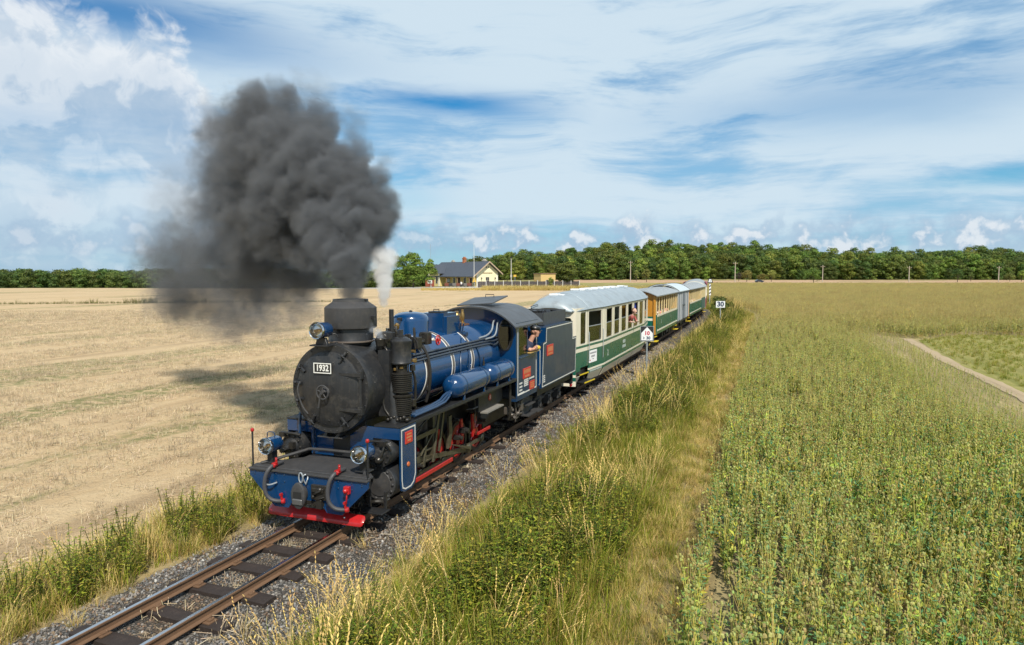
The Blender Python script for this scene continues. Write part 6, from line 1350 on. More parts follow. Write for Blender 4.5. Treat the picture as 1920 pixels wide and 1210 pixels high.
# utility poles along the far road, with crossarms
for i_, (px, top) in enumerate(((1182, 490), (1378, 492), (1542, 498), (1704, 500), (1872, 500), (2060, 502))):
    d = 372; p = onray(px, d, z=GZ); q = onray(px, d, top); up_ = thing('utility_pole', ['tall utility pole rising over the cream coach roof', 'utility pole beside the leafless shrubs', 'utility pole behind the round field tree', 'utility pole alone against the wood', 'utility pole near the picture edge', 'utility pole beyond the road'][i_], 'utility pole', (p.x, p.y, GZ), 0, 'utility poles along the far road')
    b = MB(); b.tube([(0, 0, 0), (0, 0, q.z - GZ)], 0.26, 8, r1=0.17); b.build('pole', mat('pole_pale', (0.42, 0.37, 0.30), 0.8), up_); b = MB(); b.bb(-1.2, 1.2, -0.1, 0.1, q.z - GZ - 0.8, q.z - GZ - 0.6); b.build('crossarm', FASC, up_)
    for x in (-1.0, 0, 1.0): b = MB(); b.lathe([(0.08, 0), (0.1, 0.1), (0.05, 0.25)], (x, 0, q.z - GZ - (0.6 if x else 0.0)), 'z', 8); b.build('insulator', WHITE, up_)
# parked car on the far road
p = onray(1423.5, 356, z=GZ); car = thing('parked_car', 'small dark blue car on the far road between field trees', 'car', (p.x, p.y, GZ + 0.02), 0)
b = MB(); rs = []
for y, k_ in ((-0.85, 0.94), (-0.8, 1), (0.8, 1), (0.85, 0.94)):
    rs.append([(x * (0.98 if k_ < 1 else 1), y, z) for x, z in ((-2.1, 0.35), (2.1, 0.35), (2.15, 0.75), (1.9, 0.95), (1.15, 1.02), (0.5, 1.48), (-1.0, 1.52), (-1.75, 1.05), (-2.1, 0.95))])
b.rings(rs); b.build('body', mat('car_blue', (0.02, 0.04, 0.08), 0.25, coat=0.8), car, bevel=0.05)
b = MB(); b.prism([(1.0, 1.03), (0.48, 1.42), (-0.95, 1.46), (-1.55, 1.06)], 'xz', -0.87, 0.87); b.build('windows', WDK, car)
for x in (-1.35, 1.35):
    for y in (-0.82, 0.82): b = MB(); b.lathe([(0.20, -0.1), (0.33, -0.1), (0.33, 0.1), (0.20, 0.1)], (x, y, 0.33), 'y', 18); b.build('wheel', BLACK, car)

# ------------------------------------------------------------------ people
def body_mesh(name, bones, mats, voxel=0.022, smooth=3):
    """bones: (p0, p1, r0, r1, material index). One continuous skin grown round all bones."""
    b = MB()
    for p0, p1, r0, r1, m in bones:
        p0, p1 = Vector(p0), Vector(p1); d = p1 - p0; L = d.length
        if L < 1e-5: d = Vector((0, 0, 1)); L = 1e-5
        prof = [(r0 * math.cos(a), -r0 * math.sin(a)) for a in np.linspace(math.pi / 2 - 0.05, 0, 5)] + [(r1 * math.cos(a), L + r1 * math.sin(a)) for a in np.linspace(0, math.pi / 2 - 0.05, 5)]
        b.lathe(prof, p0, d, 14)
    me = b.mesh(name, [mats[0]], 0); o = bpy.data.objects.new(name, me); COL.objects.link(o)
    md = o.modifiers.new('r', 'REMESH'); md.mode = 'VOXEL'; md.voxel_size = voxel
    out = bpy.data.meshes.new_from_object(o.evaluated_get(bpy.context.evaluated_depsgraph_get())); bpy.data.objects.remove(o)
    bm = bmesh.new(); bm.from_mesh(out)
    for _ in range(smooth): bmesh.ops.smooth_vert(bm, verts=bm.verts, factor=0.5, use_axis_x=True, use_axis_y=True, use_axis_z=True)
    bm.to_mesh(out); bm.free()
    out.materials.clear()
    for m in mats: out.materials.append(m)
    n = len(out.polygons); C = np.empty(n * 3, dtype=np.float32); out.polygons.foreach_get('center', C); C = C.reshape(-1, 3)
    best = np.full(n, 1e9); idx = np.zeros(n, dtype=np.int32)
    for p0, p1, r0, r1, m in bones:
        a = np.array(p0, dtype=float); d = np.array(p1, dtype=float) - a; L2 = max((d * d).sum(), 1e-9)
        t = np.clip(((C - a) @ d) / L2, 0, 1); dist = np.linalg.norm(C - a - t[:, None] * d, axis=1) - (r0 + (r1 - r0) * t)
        k = dist < best; best[k] = dist[k]; idx[k] = m
    out.polygons.foreach_set('material_index', idx); out.shade_smooth(); out.name = name
    return out
def head_bones(c, f, s=1.0, skin=0, hair=2, cap=False):
    """head round centre c looking along f (horizontal)"""
    c = Vector(c); f = Vector(f).normalized(); r = Vector((f.y, -f.x, 0)).normalized(); u = r.cross(f)
    B = [(c + u * 0.035 * s, c + u * 0.02 * s - f * 0.02 * s, 0.088 * s, 0.088 * s, skin), (c + f * 0.030 * s - u * 0.01 * s, c + f * 0.028 * s - u * 0.085 * s, 0.070 * s, 0.045 * s, skin),
         (c + f * 0.095 * s + u * 0.02 * s, c + f * 0.112 * s - u * 0.018 * s, 0.012 * s, 0.018 * s, skin)]
    for sd in (-1, 1): B.append((c + r * sd * 0.088 * s - u * 0.01 * s, c + r * sd * 0.094 * s + u * 0.025 * s - f * 0.01 * s, 0.015 * s, 0.018 * s, skin))
    if hair is not None: B += [(c + u * 0.055 * s - f * 0.028 * s, c + u * 0.0 - f * 0.05 * s, 0.085 * s, 0.070 * s, hair)]
    return B
def hand_bones(w, fdir, side, m=0, curl=0.6):
    """palm with five separate fingers from wrist w along fdir; side = direction of the thumb"""
    w = Vector(w); f = Vector(fdir).normalized(); t = Vector(side).normalized(); n = f.cross(t).normalized()
    B = [(w, w + f * 0.07, 0.030, 0.036, m)]
    for k, L in enumerate((0.068, 0.078, 0.074, 0.058)):
        p = w + f * 0.085 + t * (0.033 - 0.022 * k); q = p + f * L * 0.55; e = q + (f * (1 - curl) - n * curl).normalized() * L * 0.55
        B += [(p, q, 0.0095, 0.009, m), (q, e, 0.009, 0.008, m)]
    p = w + f * 0.03 + t * 0.03; q = p + (f + t).normalized() * 0.045
    B += [(p, q, 0.013, 0.011, m), (q, q + f * 0.035, 0.011, 0.009, m)]
    return B
def hair_(c): return mat('hair_%d' % int(c[0] * 1000), c, 0.7, var=0.2)
def cloth(name, c): return mat('cloth_' + name, c, 0.85, var=0.1, vscale=9, bump=0.003, bscale=30)
# driver, leaning out of the cab with folded arms
f = Vector((0.9, 0.42, 0)); hc = (1.13, 7.32, 2.425)
B = [((0.70, 7.28, 1.50), (0.86, 7.29, 1.85), 0.155, 0.150, 1), ((0.86, 7.29, 1.85), (0.95, 7.30, 2.10), 0.155, 0.135, 1), ((0.94, 7.16, 2.13), (0.94, 7.44, 2.13), 0.075, 0.075, 1), ((1.00, 7.30, 2.17), (1.08, 7.31, 2.33), 0.062, 0.056, 0),
     ((0.94, 7.12, 2.14), (1.05, 7.05, 2.05), 0.068, 0.062, 1), ((1.05, 7.05, 2.05), (1.09, 7.02, 2.015), 0.050, 0.046, 0), ((1.09, 7.02, 2.015), (1.12, 7.30, 2.005), 0.046, 0.034, 0),
     ((0.94, 7.48, 2.14), (1.06, 7.55, 2.06), 0.068, 0.062, 1), ((1.06, 7.55, 2.06), (1.10, 7.58, 2.03), 0.050, 0.046, 0), ((1.10, 7.58, 2.03), (1.13, 7.34, 2.045), 0.045, 0.033, 0),
     ((0.70, 7.20, 1.48), (0.95, 7.16, 1.46), 0.09, 0.075, 3), ((0.95, 7.16, 1.46), (0.92, 7.18, 1.08), 0.07, 0.05, 3), ((0.70, 7.38, 1.48), (0.95, 7.42, 1.46), 0.09, 0.075, 3), ((0.95, 7.42, 1.46), (0.92, 7.42, 1.08), 0.07, 0.05, 3), ((0.92, 7.18, 1.04), (1.0, 7.18, 1.03), 0.045, 0.04, 3), ((0.92, 7.42, 1.04), (1.0, 7.42, 1.03), 0.045, 0.04, 3)]
B += head_bones(hc, f, 1.08, 0, 2)
B += hand_bones((1.12, 7.32, 2.005), (0.1, 1, 0), (0.6, 0, 0.8)) + hand_bones((1.13, 7.32, 2.05), (0.15, -1, 0), (0.6, 0, 0.8))
drv = thing('person', 'train driver in navy shirt and dark flat cap leaning out of the cab', 'person', P0, -TH0)
link('body', body_mesh('body', B, [SKIN, cloth('navy', (0.022, 0.028, 0.06)), hair_((0.05, 0.035, 0.025)), cloth('trousers', (0.02, 0.02, 0.025))], 0.012, 2), drv)
b = MB(); b.T = Matrix.Translation((hc[0] - 0.015, hc[1], hc[2] + 0.065)) @ Matrix.Rotation(math.atan2(f.y, f.x), 4, 'Z') @ Matrix.Rotation(R(8), 4, 'Y')
b.lathe([(0.112, -0.02), (0.125, 0.0), (0.138, 0.03), (0.125, 0.062), (0.07, 0.085), (0.001, 0.09)], (0, 0, 0), 'z', 20, cap0=False)
b.rings([[(0.09 + 0.0 * k, y, -0.012) for y in np.linspace(-0.085, 0.085, 7)] + [(0.10 + 0.085 * math.cos(y * 13), y, -0.022) for y in np.linspace(0.085, -0.085, 7)] for k in (0,)] + [[(0.09, y, -0.004) for y in np.linspace(-0.085, 0.085, 7)] + [(0.10 + 0.085 * math.cos(y * 13), y, -0.012) for y in np.linspace(0.085, -0.085, 7)]])
b.build('cap', mat('cap_leather', (0.018, 0.02, 0.023), 0.35, var=0.15), drv)
rag = MB(); rag.lathe([(0.02, -0.05), (0.05, -0.03), (0.055, 0.0), (0.045, 0.03), (0.01, 0.045)], (1.16, 7.47, 2.03), (0.2, 0.3, 1), 10)
o = rag.build('work_glove', cloth('yellow', (0.55, 0.42, 0.04)), None, label='yellow work glove in the driver\'s hands on the cab sill', cat='glove', loc=P0, rot=(0, 0, -TH0))
# seated and leaning passengers share two figures, dressed apart
def seated_bones(lean=0.0):
    B = [((0, 0, 0.12), (0, 0.02, 0.35), 0.14, 0.13, 1), ((0, 0.02, 0.35), (0, 0.0 - lean * 0.1, 0.55), 0.135, 0.12, 1), ((-0.15, -lean * 0.1, 0.56), (0.15, -lean * 0.1, 0.56), 0.065, 0.065, 1), ((0, -lean * 0.12, 0.58), (0, -lean * 0.16, 0.72), 0.055, 0.052, 0)]
    for sx in (-1, 1):
        B += [((sx * 0.19, -lean * 0.1, 0.56), (sx * 0.25, -0.08 - lean * 0.1, 0.36), 0.058, 0.05, 1), ((sx * 0.25, -0.08 - lean * 0.1, 0.36), (sx * 0.18, -0.30, 0.36), 0.043, 0.033, 0), ((sx * 0.09, 0, 0.10), (sx * 0.10, -0.42, 0.10), 0.085, 0.07, 3), ((sx * 0.10, -0.42, 0.10), (sx * 0.10, -0.40, -0.32), 0.065, 0.045, 3), ((sx * 0.10, -0.40, -0.35), (sx * 0.10, -0.50, -0.37), 0.042, 0.035, 3)]
        B += hand_bones((sx * 0.18, -0.30, 0.36), (-sx * 0.3, -1, 0), (-sx, 0, 0.3))
    return B + head_bones((0, -lean * 0.18 - 0.01, 0.80), (0, -1, 0), 1.05)
MS = body_mesh('seated_body', seated_bones(), [SKINP, WHITE, BLACK, BLACK], 0.022, 2)
# leaning: one arm over the sill (towards local -y), head out
LB = [q for q in seated_bones(1.6) if q[4] != 3] + [((sx * 0.09, 0.05, 0.12), (sx * 0.10, 0.08, -0.28), 0.09, 0.06, 3) for sx in (-1, 1)] + [((sx * 0.10, 0.08, -0.28), (sx * 0.10, 0.06, -0.62), 0.06, 0.045, 3) for sx in (-1, 1)]
ML = body_mesh('leaning_body', LB, [SKINP, WHITE, BLACK, BLACK], 0.022, 2)
def passenger(mesh, loc, rz, skin, shirt, hair, label, group=None, scale=1.0, extra=None):
    o = link('person', mesh, None, label=label, cat='person', group=group, loc=loc, rot=(0, 0, rz)); o.scale = (scale,) * 3
    for i_, m in enumerate((skin, shirt, hair, cloth('trousers', (0.02, 0.02, 0.025)))):
        o.material_slots[i_].link = 'OBJECT'; o.material_slots[i_].material = m
    return o
def at_train(s, t, z): return tp(s, t, z)
OUT = -TH0 + R(90)          # local -y turned to face the right-hand side of the train (+x across)
PINK = cloth('pink', (0.62, 0.30, 0.26)); PALE = cloth('pale', (0.66, 0.56, 0.50)); LBLUE = cloth('light_blue', (0.30, 0.42, 0.62)); REDC = cloth('red', (0.55, 0.02, 0.02)); WHT = cloth('white', (0.75, 0.74, 0.72)); DKC = cloth('dark', (0.03, 0.03, 0.04))
DH = hair_((0.03, 0.022, 0.018)); BH = hair_((0.20, 0.12, 0.06)); GH = hair_((0.35, 0.33, 0.30))
passenger(ML, at_train(20.35, 0.92, 1.47), OUT - R(25), SKINP, cloth('dull_red', (0.34, 0.09, 0.08)), BH, 'red shirted passenger leaning out of the cream coach window')
passenger(MS, at_train(13.95, 0.45, 1.36), -TH0 + R(30), SKINP, REDC, REDC, 'passenger in red cap and red shirt at the coach door window', scale=1.0)
passenger(MS, at_train(15.85, 0.66, 1.30), -TH0 + R(20), SKINP, WHT, DH, 'white shirted passenger behind the first big coach window')
for i_, (s_, t_, sh, hr, lab) in enumerate(((27.9, 0.80, PINK, BH, 'pink shirted passenger nearest the orange end of the open coach'), (29.0, 0.82, PALE, DH, 'pale shirted passenger second from the orange coach end'), (30.1, 0.80, PINK, DH, 'pink shirted passenger third from the orange coach end'), (31.5, 0.82, PALE, GH, 'pale shirted grey haired passenger in the middle of the open coach'), (33.0, 0.80, PINK, BH, 'pink shirted passenger at the van end of the open coach'), (28.5, -0.6, DKC, DH, 'dark clothed passenger on the far side of the open coach'), (44.5, 0.84, LBLUE, DH, 'passenger in light blue shirt just behind the grey van'), (45.8, 0.82, WHT, DH, 'white shirted dark haired passenger next to the light blue shirt'), (47.6, 0.82, PALE, GH, 'pale shirted passenger midway along the second open coach'), (49.4, 0.84, PINK, BH, 'pink shirted passenger near the cream boarded coach end'))):
    passenger(MS, at_train(s_, t_ * 0.84, 1.18), -TH0 + R(random.uniform(5, 25)) + (math.pi if i_ % 3 == 1 else 0), SKINP if i_ % 2 else SKIN, sh, hr, lab, 'passengers in the open coaches')
# somebody standing on the station platform
SBN = [((0, 0, 0.95), (0, 0, 1.35), 0.14, 0.15, 1), ((-0.16, 0, 1.42), (0.16, 0, 1.42), 0.06, 0.06, 1), ((0, 0, 1.45), (0, 0, 1.56), 0.055, 0.05, 0)] + head_bones((0, 0, 1.66), (0.5, -1, 0))
for sx in (-1, 1): SBN += [((sx * 0.2, 0, 1.42), (sx * 0.25, 0.02, 1.15), 0.055, 0.048, 1), ((sx * 0.25, 0.02, 1.15), (sx * 0.24, -0.08, 0.92), 0.042, 0.033, 0), ((sx * 0.09, 0, 0.95), (sx * 0.11, -0.02, 0.50), 0.09, 0.065, 3), ((sx * 0.11, -0.02, 0.50), (sx * 0.11, 0.02, 0.08), 0.06, 0.042, 3), ((sx * 0.11, 0.02, 0.05), (sx * 0.12, -0.14, 0.03), 0.04, 0.035, 3)] + hand_bones((sx * 0.24, -0.08, 0.92), (0, -0.2, -1), (0, -1, 0.1))
p = onray(865, 221, z=GZ); o = passenger(body_mesh('standing_body', SBN, [SKINP, WHITE, BLACK, BLACK], 0.03, 2), (p.x, p.y, GZ + 0.03), 0, SKINP, WHT, DH, 'person in white standing on the station platform', None, 1.1)

# ------------------------------------------------------------------ vegetation templates (never linked to the scene; scattered as instances)
class VB:
    def __init__(s): s.v = []; s.f = []; s.c = []
    def add(s, vs, fs, col):
        o = len(s.v); s.v += [tuple(p) for p in vs]; s.f += [tuple(i + o for i in f) for f in fs]; s.c += [(col[0], col[1], col[2], 1.0)] * len(vs)
    def blade(s, p, az, L, w, lean, droop, col, tip=None):
        p = Vector(p); d = Vector((math.cos(az), math.sin(az), 0)); sd = Vector((-d.y, d.x, 0)) * w / 2; P = []
        for k, t in enumerate((0, 0.4, 0.75, 1.0)):
            c = p + d * (lean * t * L + droop * t * t * L) + Vector((0, 0, L * (t - 0.45 * droop * t * t)))
            ww = (1.0, 0.85, 0.5, 0.06)[k]; P += [c - sd * ww, c + sd * ww]
        o = len(s.v); s.v += [tuple(q) for q in P]; s.f += [(o, o + 1, o + 3, o + 2), (o + 2, o + 3, o + 5, o + 4), (o + 4, o + 5, o + 7, o + 6)]
        t2 = tip or col; s.c += [(*col, 1)] * 4 + [(*t2, 1)] * 4
        return (Vector(P[6]) + Vector(P[7])) / 2
    def leaf(s, p, d, L, w, col, fold=0.25, up=None):
        p = Vector(p); d = Vector(d).normalized(); h = up or Vector((0, 0, 1)); sd = d.cross(h)
        if sd.length < 1e-3: sd = Vector((1, 0, 0))
        sd.normalize(); n = sd.cross(d); m = p + d * L * 0.45
        s.add([p, m + sd * w / 2 + n * fold * w, p + d * L, m - sd * w / 2 + n * fold * w, m], [(0, 1, 4), (1, 2, 4), (2, 3, 4), (3, 0, 4)], col)
    def stick(s, a, b, r, col, n=3, r1=None):
        a, b = Vector(a), Vector(b); d = (b - a).normalized(); h = Vector((0, 0, 1)) if abs(d.z) < 0.9 else Vector((1, 0, 0)); e = d.cross(h).normalized(); f = d.cross(e); r1 = r if r1 is None else r1
        V = [a + (e * math.cos(2 * math.pi * k / n) + f * math.sin(2 * math.pi * k / n)) * r for k in range(n)] + [b + (e * math.cos(2 * math.pi * k / n) + f * math.sin(2 * math.pi * k / n)) * r1 for k in range(n)]
        s.add(V, [(k, (k + 1) % n, n + (k + 1) % n, n + k) for k in range(n)], col)
    def pod(s, c, r, col, n=5):
        c = Vector(c); V = [c + Vector((0, 0, -r * 1.25))]
        for z, k in ((-0.35, 0.95), (0.55, 0.85)): V += [c + Vector((r * k * math.cos(2 * math.pi * j / n), r * k * math.sin(2 * math.pi * j / n), r * z)) for j in range(n)]
        V += [c + Vector((r * 0.75 * math.cos(2 * math.pi * j / n), r * 0.75 * math.sin(2 * math.pi * j / n), r * 1.05)) for j in range(n)]
        F = [(0, 1 + (j + 1) % n, 1 + j) for j in range(n)] + [(1 + j, 1 + (j + 1) % n, 1 + n + (j + 1) % n, 1 + n + j) for j in range(n)] + [(1 + n + j, 1 + n + (j + 1) % n, 1 + 2 * n + (j + 1) % n, 1 + 2 * n + j) for j in range(n)] + [tuple(1 + 2 * n + j for j in range(n))]
        s.add(V, F, col)
    def obj(s, name, m, smooth=False):
        me = bpy.data.meshes.new(name); me.from_pydata(s.v, [], s.f); me.materials.append(m); me.update()
        a = me.attributes.new('col', 'FLOAT_COLOR', 'POINT'); a.data.foreach_set('color', np.array(s.c, dtype=np.float32).ravel())
        if smooth: me.shade_smooth()
        return bpy.data.objects.new(name, me)
def lib(name, objs):
    c = bpy.data.collections.new(name)
    for o in objs: c.objects.link(o)
    return c
def scatter(name, coll, nvar, pts, rot, scl, label, kind='stuff', cat=None, idx=None, parent=None):
    """one object whose points carry instances of the templates in coll"""
    pts = np.asarray(pts, dtype=np.float32); n = len(pts)
    me = bpy.data.meshes.new(name); me.vertices.add(n); me.vertices.foreach_set('co', pts.ravel())
    a = me.attributes.new('rot', 'FLOAT_VECTOR', 'POINT'); a.data.foreach_set('vector', np.asarray(rot, dtype=np.float32).ravel())
    scl = np.asarray(scl, dtype=np.float32)
    if scl.ndim == 1: scl = np.repeat(scl[:, None], 3, 1)
    a = me.attributes.new('scl', 'FLOAT_VECTOR', 'POINT'); a.data.foreach_set('vector', scl.ravel())
    if idx is None: idx = RNG.integers(0, nvar, n)
    a = me.attributes.new('idx', 'INT', 'POINT'); a.data.foreach_set('value', np.asarray(idx, dtype=np.int32))
    o = link(name, me, parent, label=label, kind=kind, cat=cat)
    ng = bpy.data.node_groups.new(name + '_scatter', 'GeometryNodeTree'); N = NT(ng)
    ng.interface.new_socket('Geometry', in_out='INPUT', socket_type='NodeSocketGeometry'); ng.interface.new_socket('Geometry', in_out='OUTPUT', socket_type='NodeSocketGeometry')
    gi = N.n('NodeGroupInput'); go = N.n('NodeGroupOutput')
    ci = N.n('GeometryNodeCollectionInfo'); ci.inputs['Collection'].default_value = coll; ci.inputs['Separate Children'].default_value = True; ci.inputs['Reset Children'].default_value = True
    ip = N.n('GeometryNodeInstanceOnPoints')
    def at(nm, typ):
        q = N.n('GeometryNodeInputNamedAttribute', data_type=typ); q.inputs['Name'].default_value = nm; return q.outputs['Attribute']
    N.set(ip, 'Points', gi.outputs[0]); N.set(ip, 'Instance', ci.outputs[0]); ip.inputs['Pick Instance'].default_value = True
    N.set(ip, 'Instance Index', at('idx', 'INT')); N.set(ip, 'Scale', at('scl', 'FLOAT_VECTOR'))
    er = N.n('FunctionNodeEulerToRotation'); N.set(er, 0, at('rot', 'FLOAT_VECTOR')); N.set(ip, 'Rotation', er.outputs[0])
    ng.links.new(ip.outputs[0], go.inputs[0])
    md = o.modifiers.new('scatter', 'NODES'); md.node_group = ng
    return o
def jit(c, k, r): q = 1 + r.uniform(-k, k); return (c[0] * q, c[1] * q * (1 + r.uniform(-.06, .06)), c[2] * q)
_T = RNG.random((64, 64))
def vnoise(x, y):
    x = np.asarray(x, dtype=float); y = np.asarray(y, dtype=float); xi = np.floor(x).astype(int); yi = np.floor(y).astype(int); fx = x - xi; fy = y - yi; fx = fx * fx * (3 - 2 * fx); fy = fy * fy * (3 - 2 * fy)
    g = lambda a, b: _T[a % 64, b % 64]
    return (g(xi, yi) * (1 - fx) + g(xi + 1, yi) * fx) * (1 - fy) + (g(xi, yi + 1) * (1 - fx) + g(xi + 1, yi + 1) * fx) * fy
M_GRASS = leaf_mat('grass_blades', None, 0.30, 0.55, hue=0.02, val=0.28)
M_STRAW = leaf_mat('straw', None, 0.18, 0.7, hue=0.012, val=0.22)
M_WEED = leaf_mat('weed_leaves', None, 0.28, 0.5, hue=0.025, val=0.30)
M_POP = leaf_mat('poppy_leaves', None, 0.16, 0.6, hue=0.025, val=0.32, patch=((0.50, 0.375, 0.170), 0.13, 0.34), sat=1.14)
M_CROWN = leaf_mat('tree_leaves', None, 0.22, 0.55, hue=0.03, val=0.32)
M_STONE = leaf_mat('ballast_stone', None, 0.0, 0.8, hue=0.02, val=0.42)
G1, G2, G3 = (0.195, 0.235, 0.020), (0.29, 0.30, 0.032), (0.125, 0.175, 0.016)
D1, D2, D3 = (0.58, 0.42, 0.145), (0.46, 0.33, 0.105), (0.66, 0.52, 0.23)
def grass_tuft(seed, n, h0, h1, cols, w=0.008, rad=0.13, lean=0.35, droop=0.5):
    r = random.Random(seed); b = VB()
    for _ in range(n):
        a = r.uniform(0, 6.28); q = rad * math.sqrt(r.random()); b.blade((q * math.cos(a), q * math.sin(a), -0.02), a + r.uniform(-0.9, 0.9), r.uniform(h0, h1), w * r.uniform(0.7, 1.4), r.uniform(0, lean), r.uniform(0, droop), jit(r.choice(cols), 0.25, r), jit(r.choice(cols), 0.25, r))
    return b
def tall_stems(seed, n=7, h0=0.75, h1=1.2):
    r = random.Random(seed); b = VB(); da = r.uniform(0, 6.28)
    for _ in range(n):
        a = da + r.uniform(-1.0, 1.0); L = r.uniform(h0, h1); c = jit(D3, 0.2, r); x, y = r.uniform(-.1, .1), r.uniform(-.1, .1); le, dr = r.uniform(0.05, 0.3), r.uniform(0.1, 0.45)
        e = b.blade((x, y, -0.02), a, L, 0.006, le, dr, c)
        for k in range(7): t = 0.74 + 0.26 * k / 6; p = Vector((x, y, 0)) + Vector((math.cos(a), math.sin(a), 0)) * (le * t * L + dr * t * t * L) + Vector((0, 0, L * (t - 0.45 * dr * t * t))); b.leaf(p, (r.uniform(-.4, .4) + math.cos(a), r.uniform(-.4, .4) + math.sin(a), 0.8), 0.05, 0.016, jit(D1, 0.2, r))
        if r.random() < 0.8: b.blade((x, y, 0), a + r.uniform(-2, 2), L * 0.5, 0.009, 0.3, 0.6, jit(D2, 0.2, r))
    return b
def weed(seed, n=6, h0=0.45, h1=0.85, cols=((0.145, 0.190, 0.018), (0.19, 0.235, 0.022), (0.26, 0.27, 0.030), (0.10, 0.145, 0.015), (0.36, 0.31, 0.05)), ls=0.068):
    r = random.Random(seed); b = VB()
    for _ in range(n):
        x, y = r.uniform(-.14, .14), r.uniform(-.14, .14); H = r.uniform(h0, h1); lx, ly = r.uniform(-.28, .28), r.uniform(-.28, .28); top = (x + lx, y + ly, H)
        b.stick((x, y, -0.02), top, 0.006, jit((0.10, 0.11, 0.03), 0.2, r)); k = 0.15; a = r.uniform(0, 6)
        while k < 1.0:
            p = (x + lx * k, y + ly * k, H * k)
            for q in range(3): an = a + q * 2.1 + r.uniform(-.4, .4); L = ls * (1.15 - 0.35 * k) * r.uniform(0.6, 1.4); b.leaf(p, (math.cos(an), math.sin(an), r.uniform(-0.3, 0.5)), L, L * 0.42, jit(r.choice(cols), 0.25, r))
            k += 0.085; a += 1.1
    return b
def poppy(seed, simple=False):
    r = random.Random(seed); b = VB(); H = r.uniform(0.72, 1.02)
    gl = [(0.155, 0.265, 0.075), (0.215, 0.315, 0.080), (0.31, 0.355, 0.085), (0.085, 0.225, 0.110), (0.50, 0.41, 0.09), (0.44, 0.32, 0.13)]
    sc_ = [(0.42, 0.42, 0.13), (0.54, 0.49, 0.17), (0.48, 0.40, 0.19)]
    lx, ly = r.uniform(-.06, .06), r.uniform(-.06, .06); top = Vector((lx, ly, H)); b.stick((0, 0, -0.03), top, 0.0055, jit(r.choice(sc_), 0.2, r), r1=0.003)
    tops = [top]
    for k in range(r.randint(1, 3)):
        t = r.uniform(0.45, 0.75); p = top * t; an = r.uniform(0, 6.28); e = p + Vector((math.cos(an) * 0.09, math.sin(an) * 0.09, H * (1 - t) * r.uniform(0.7, 1.05))); b.stick(p, e, 0.004, jit(r.choice(sc_), 0.2, r), r1=0.0025); tops.append(e)
    for e in tops: b.pod(e + Vector((0, 0, 0.018)), r.uniform(0.012, 0.019), jit(r.choice([(0.28, 0.34, 0.13), (0.38, 0.38, 0.15), (0.40, 0.33, 0.15)]), 0.2, r), 4 if simple else 5)
    for k in range(9 if simple else 17):
        t = r.uniform(0.12, 0.9); p = top * t; an = r.uniform(0, 6.28); L = r.uniform(0.055, 0.125) * (1.2 - 0.45 * t); b.leaf(p, (math.cos(an), math.sin(an), r.uniform(0.0, 1.5)), L, L * r.uniform(0.4, 0.65), jit(r.choice((gl[1:3] + gl[4:] if r.random() < 0.6 else gl) if simple else (gl[:4] if t > 0.35 and r.random() < 0.75 else gl)), 0.25, r), r.uniform(-.2, .4))
    return b
def merge(b, o, off, az, sc):
    ca, sa = math.cos(az), math.sin(az); k = len(b.v)
    b.v += [(off[0] + sc * (ca * x - sa * y), off[1] + sc * (sa * x + ca * y), off[2] + sc * z) for x, y, z in o.v]; b.f += [tuple(i + k for i in f) for f in o.f]; b.c += o.c
def stubble(seed, n=16):
    r = random.Random(seed); b = VB()
    for _ in range(n):
        a = r.uniform(0, 6.28); x, y = r.uniform(-.22, .22), r.uniform(-.22, .22); c = jit(r.choice([(0.56, 0.46, 0.31), (0.64, 0.55, 0.39), (0.47, 0.38, 0.25)]), 0.2, r)
        if r.random() < 0.62: b.stick((x, y, 0.0), (x + r.uniform(-.03, .03), y + r.uniform(-.03, .03), r.uniform(0.04, 0.13)), 0.004, c)
        else: L = r.uniform(0.06, 0.26); b.stick((x, y, 0.012), (x + L * math.cos(a), y + L * math.sin(a), 0.012 + r.uniform(0, 0.04)), 0.004, c)
    return b
def stone(seed):
    r = random.Random(seed); b = VB(); bm = bmesh.new(); bmesh.ops.create_icosphere(bm, subdivisions=1, radius=0.5)
    k = (r.uniform(0.8, 1.2), r.uniform(0.6, 1.0), r.uniform(0.5, 0.8))
    V = [tuple(v.co[i] * k[i] * (1 + r.uniform(-.22, .22)) for i in range(3)) for v in bm.verts]; bm.verts.index_update(); F = [tuple(v.index for v in f.verts) for f in bm.faces]; bm.free()
    b.add(V, F, [(0.17, 0.155, 0.138), (0.215, 0.20, 0.18), (0.135, 0.132, 0.132), (0.175, 0.122, 0.080), (0.18, 0.138, 0.097), (0.30, 0.29, 0.27)][seed % 6]); return b
L_GRASS = lib('lib_grass', [grass_tuft(i, 34, 0.16, 0.46, (G1, G1, G2, G3, D2)).obj('t%02d' % i, M_GRASS) for i in range(6)])
L_DRY = lib('lib_dry', [grass_tuft(20 + i, 32, 0.18, 0.48, (D1, D2, D3, D1, G2), 0.0065, 0.14, 0.5, 0.8).obj('t%02d' % i, M_STRAW) for i in range(6)])
L_TALL = lib('lib_tall', [tall_stems(40 + i).obj('t%02d' % i, M_STRAW) for i in range(6)])
L_WEED = lib('lib_weed', [weed(60 + i).obj('t%02d' % i, M_WEED) for i in range(6)])
L_POP = lib('lib_poppy', [poppy(80 + i).obj('t%02d' % i, M_POP) for i in range(10)])
L_STUB = lib('lib_stubble', [stubble(100 + i).obj('t%02d' % i, M_STRAW) for i in range(6)])
L_STONE = lib('lib_stone', [stone(120 + i).obj('t%02d' % i, M_STONE) for i in range(10)])
def clump(seed, n, size):
    r = random.Random(seed); b = VB(); pr = [poppy(seed * 7 + i, True) for i in range(4)]
    for _ in range(n): merge(b, pr[r.randrange(4)], (r.uniform(-size, size) / 2, r.uniform(-size, size) / 2, 0), r.uniform(0, 6.28), r.uniform(0.75, 1.15))
    return b
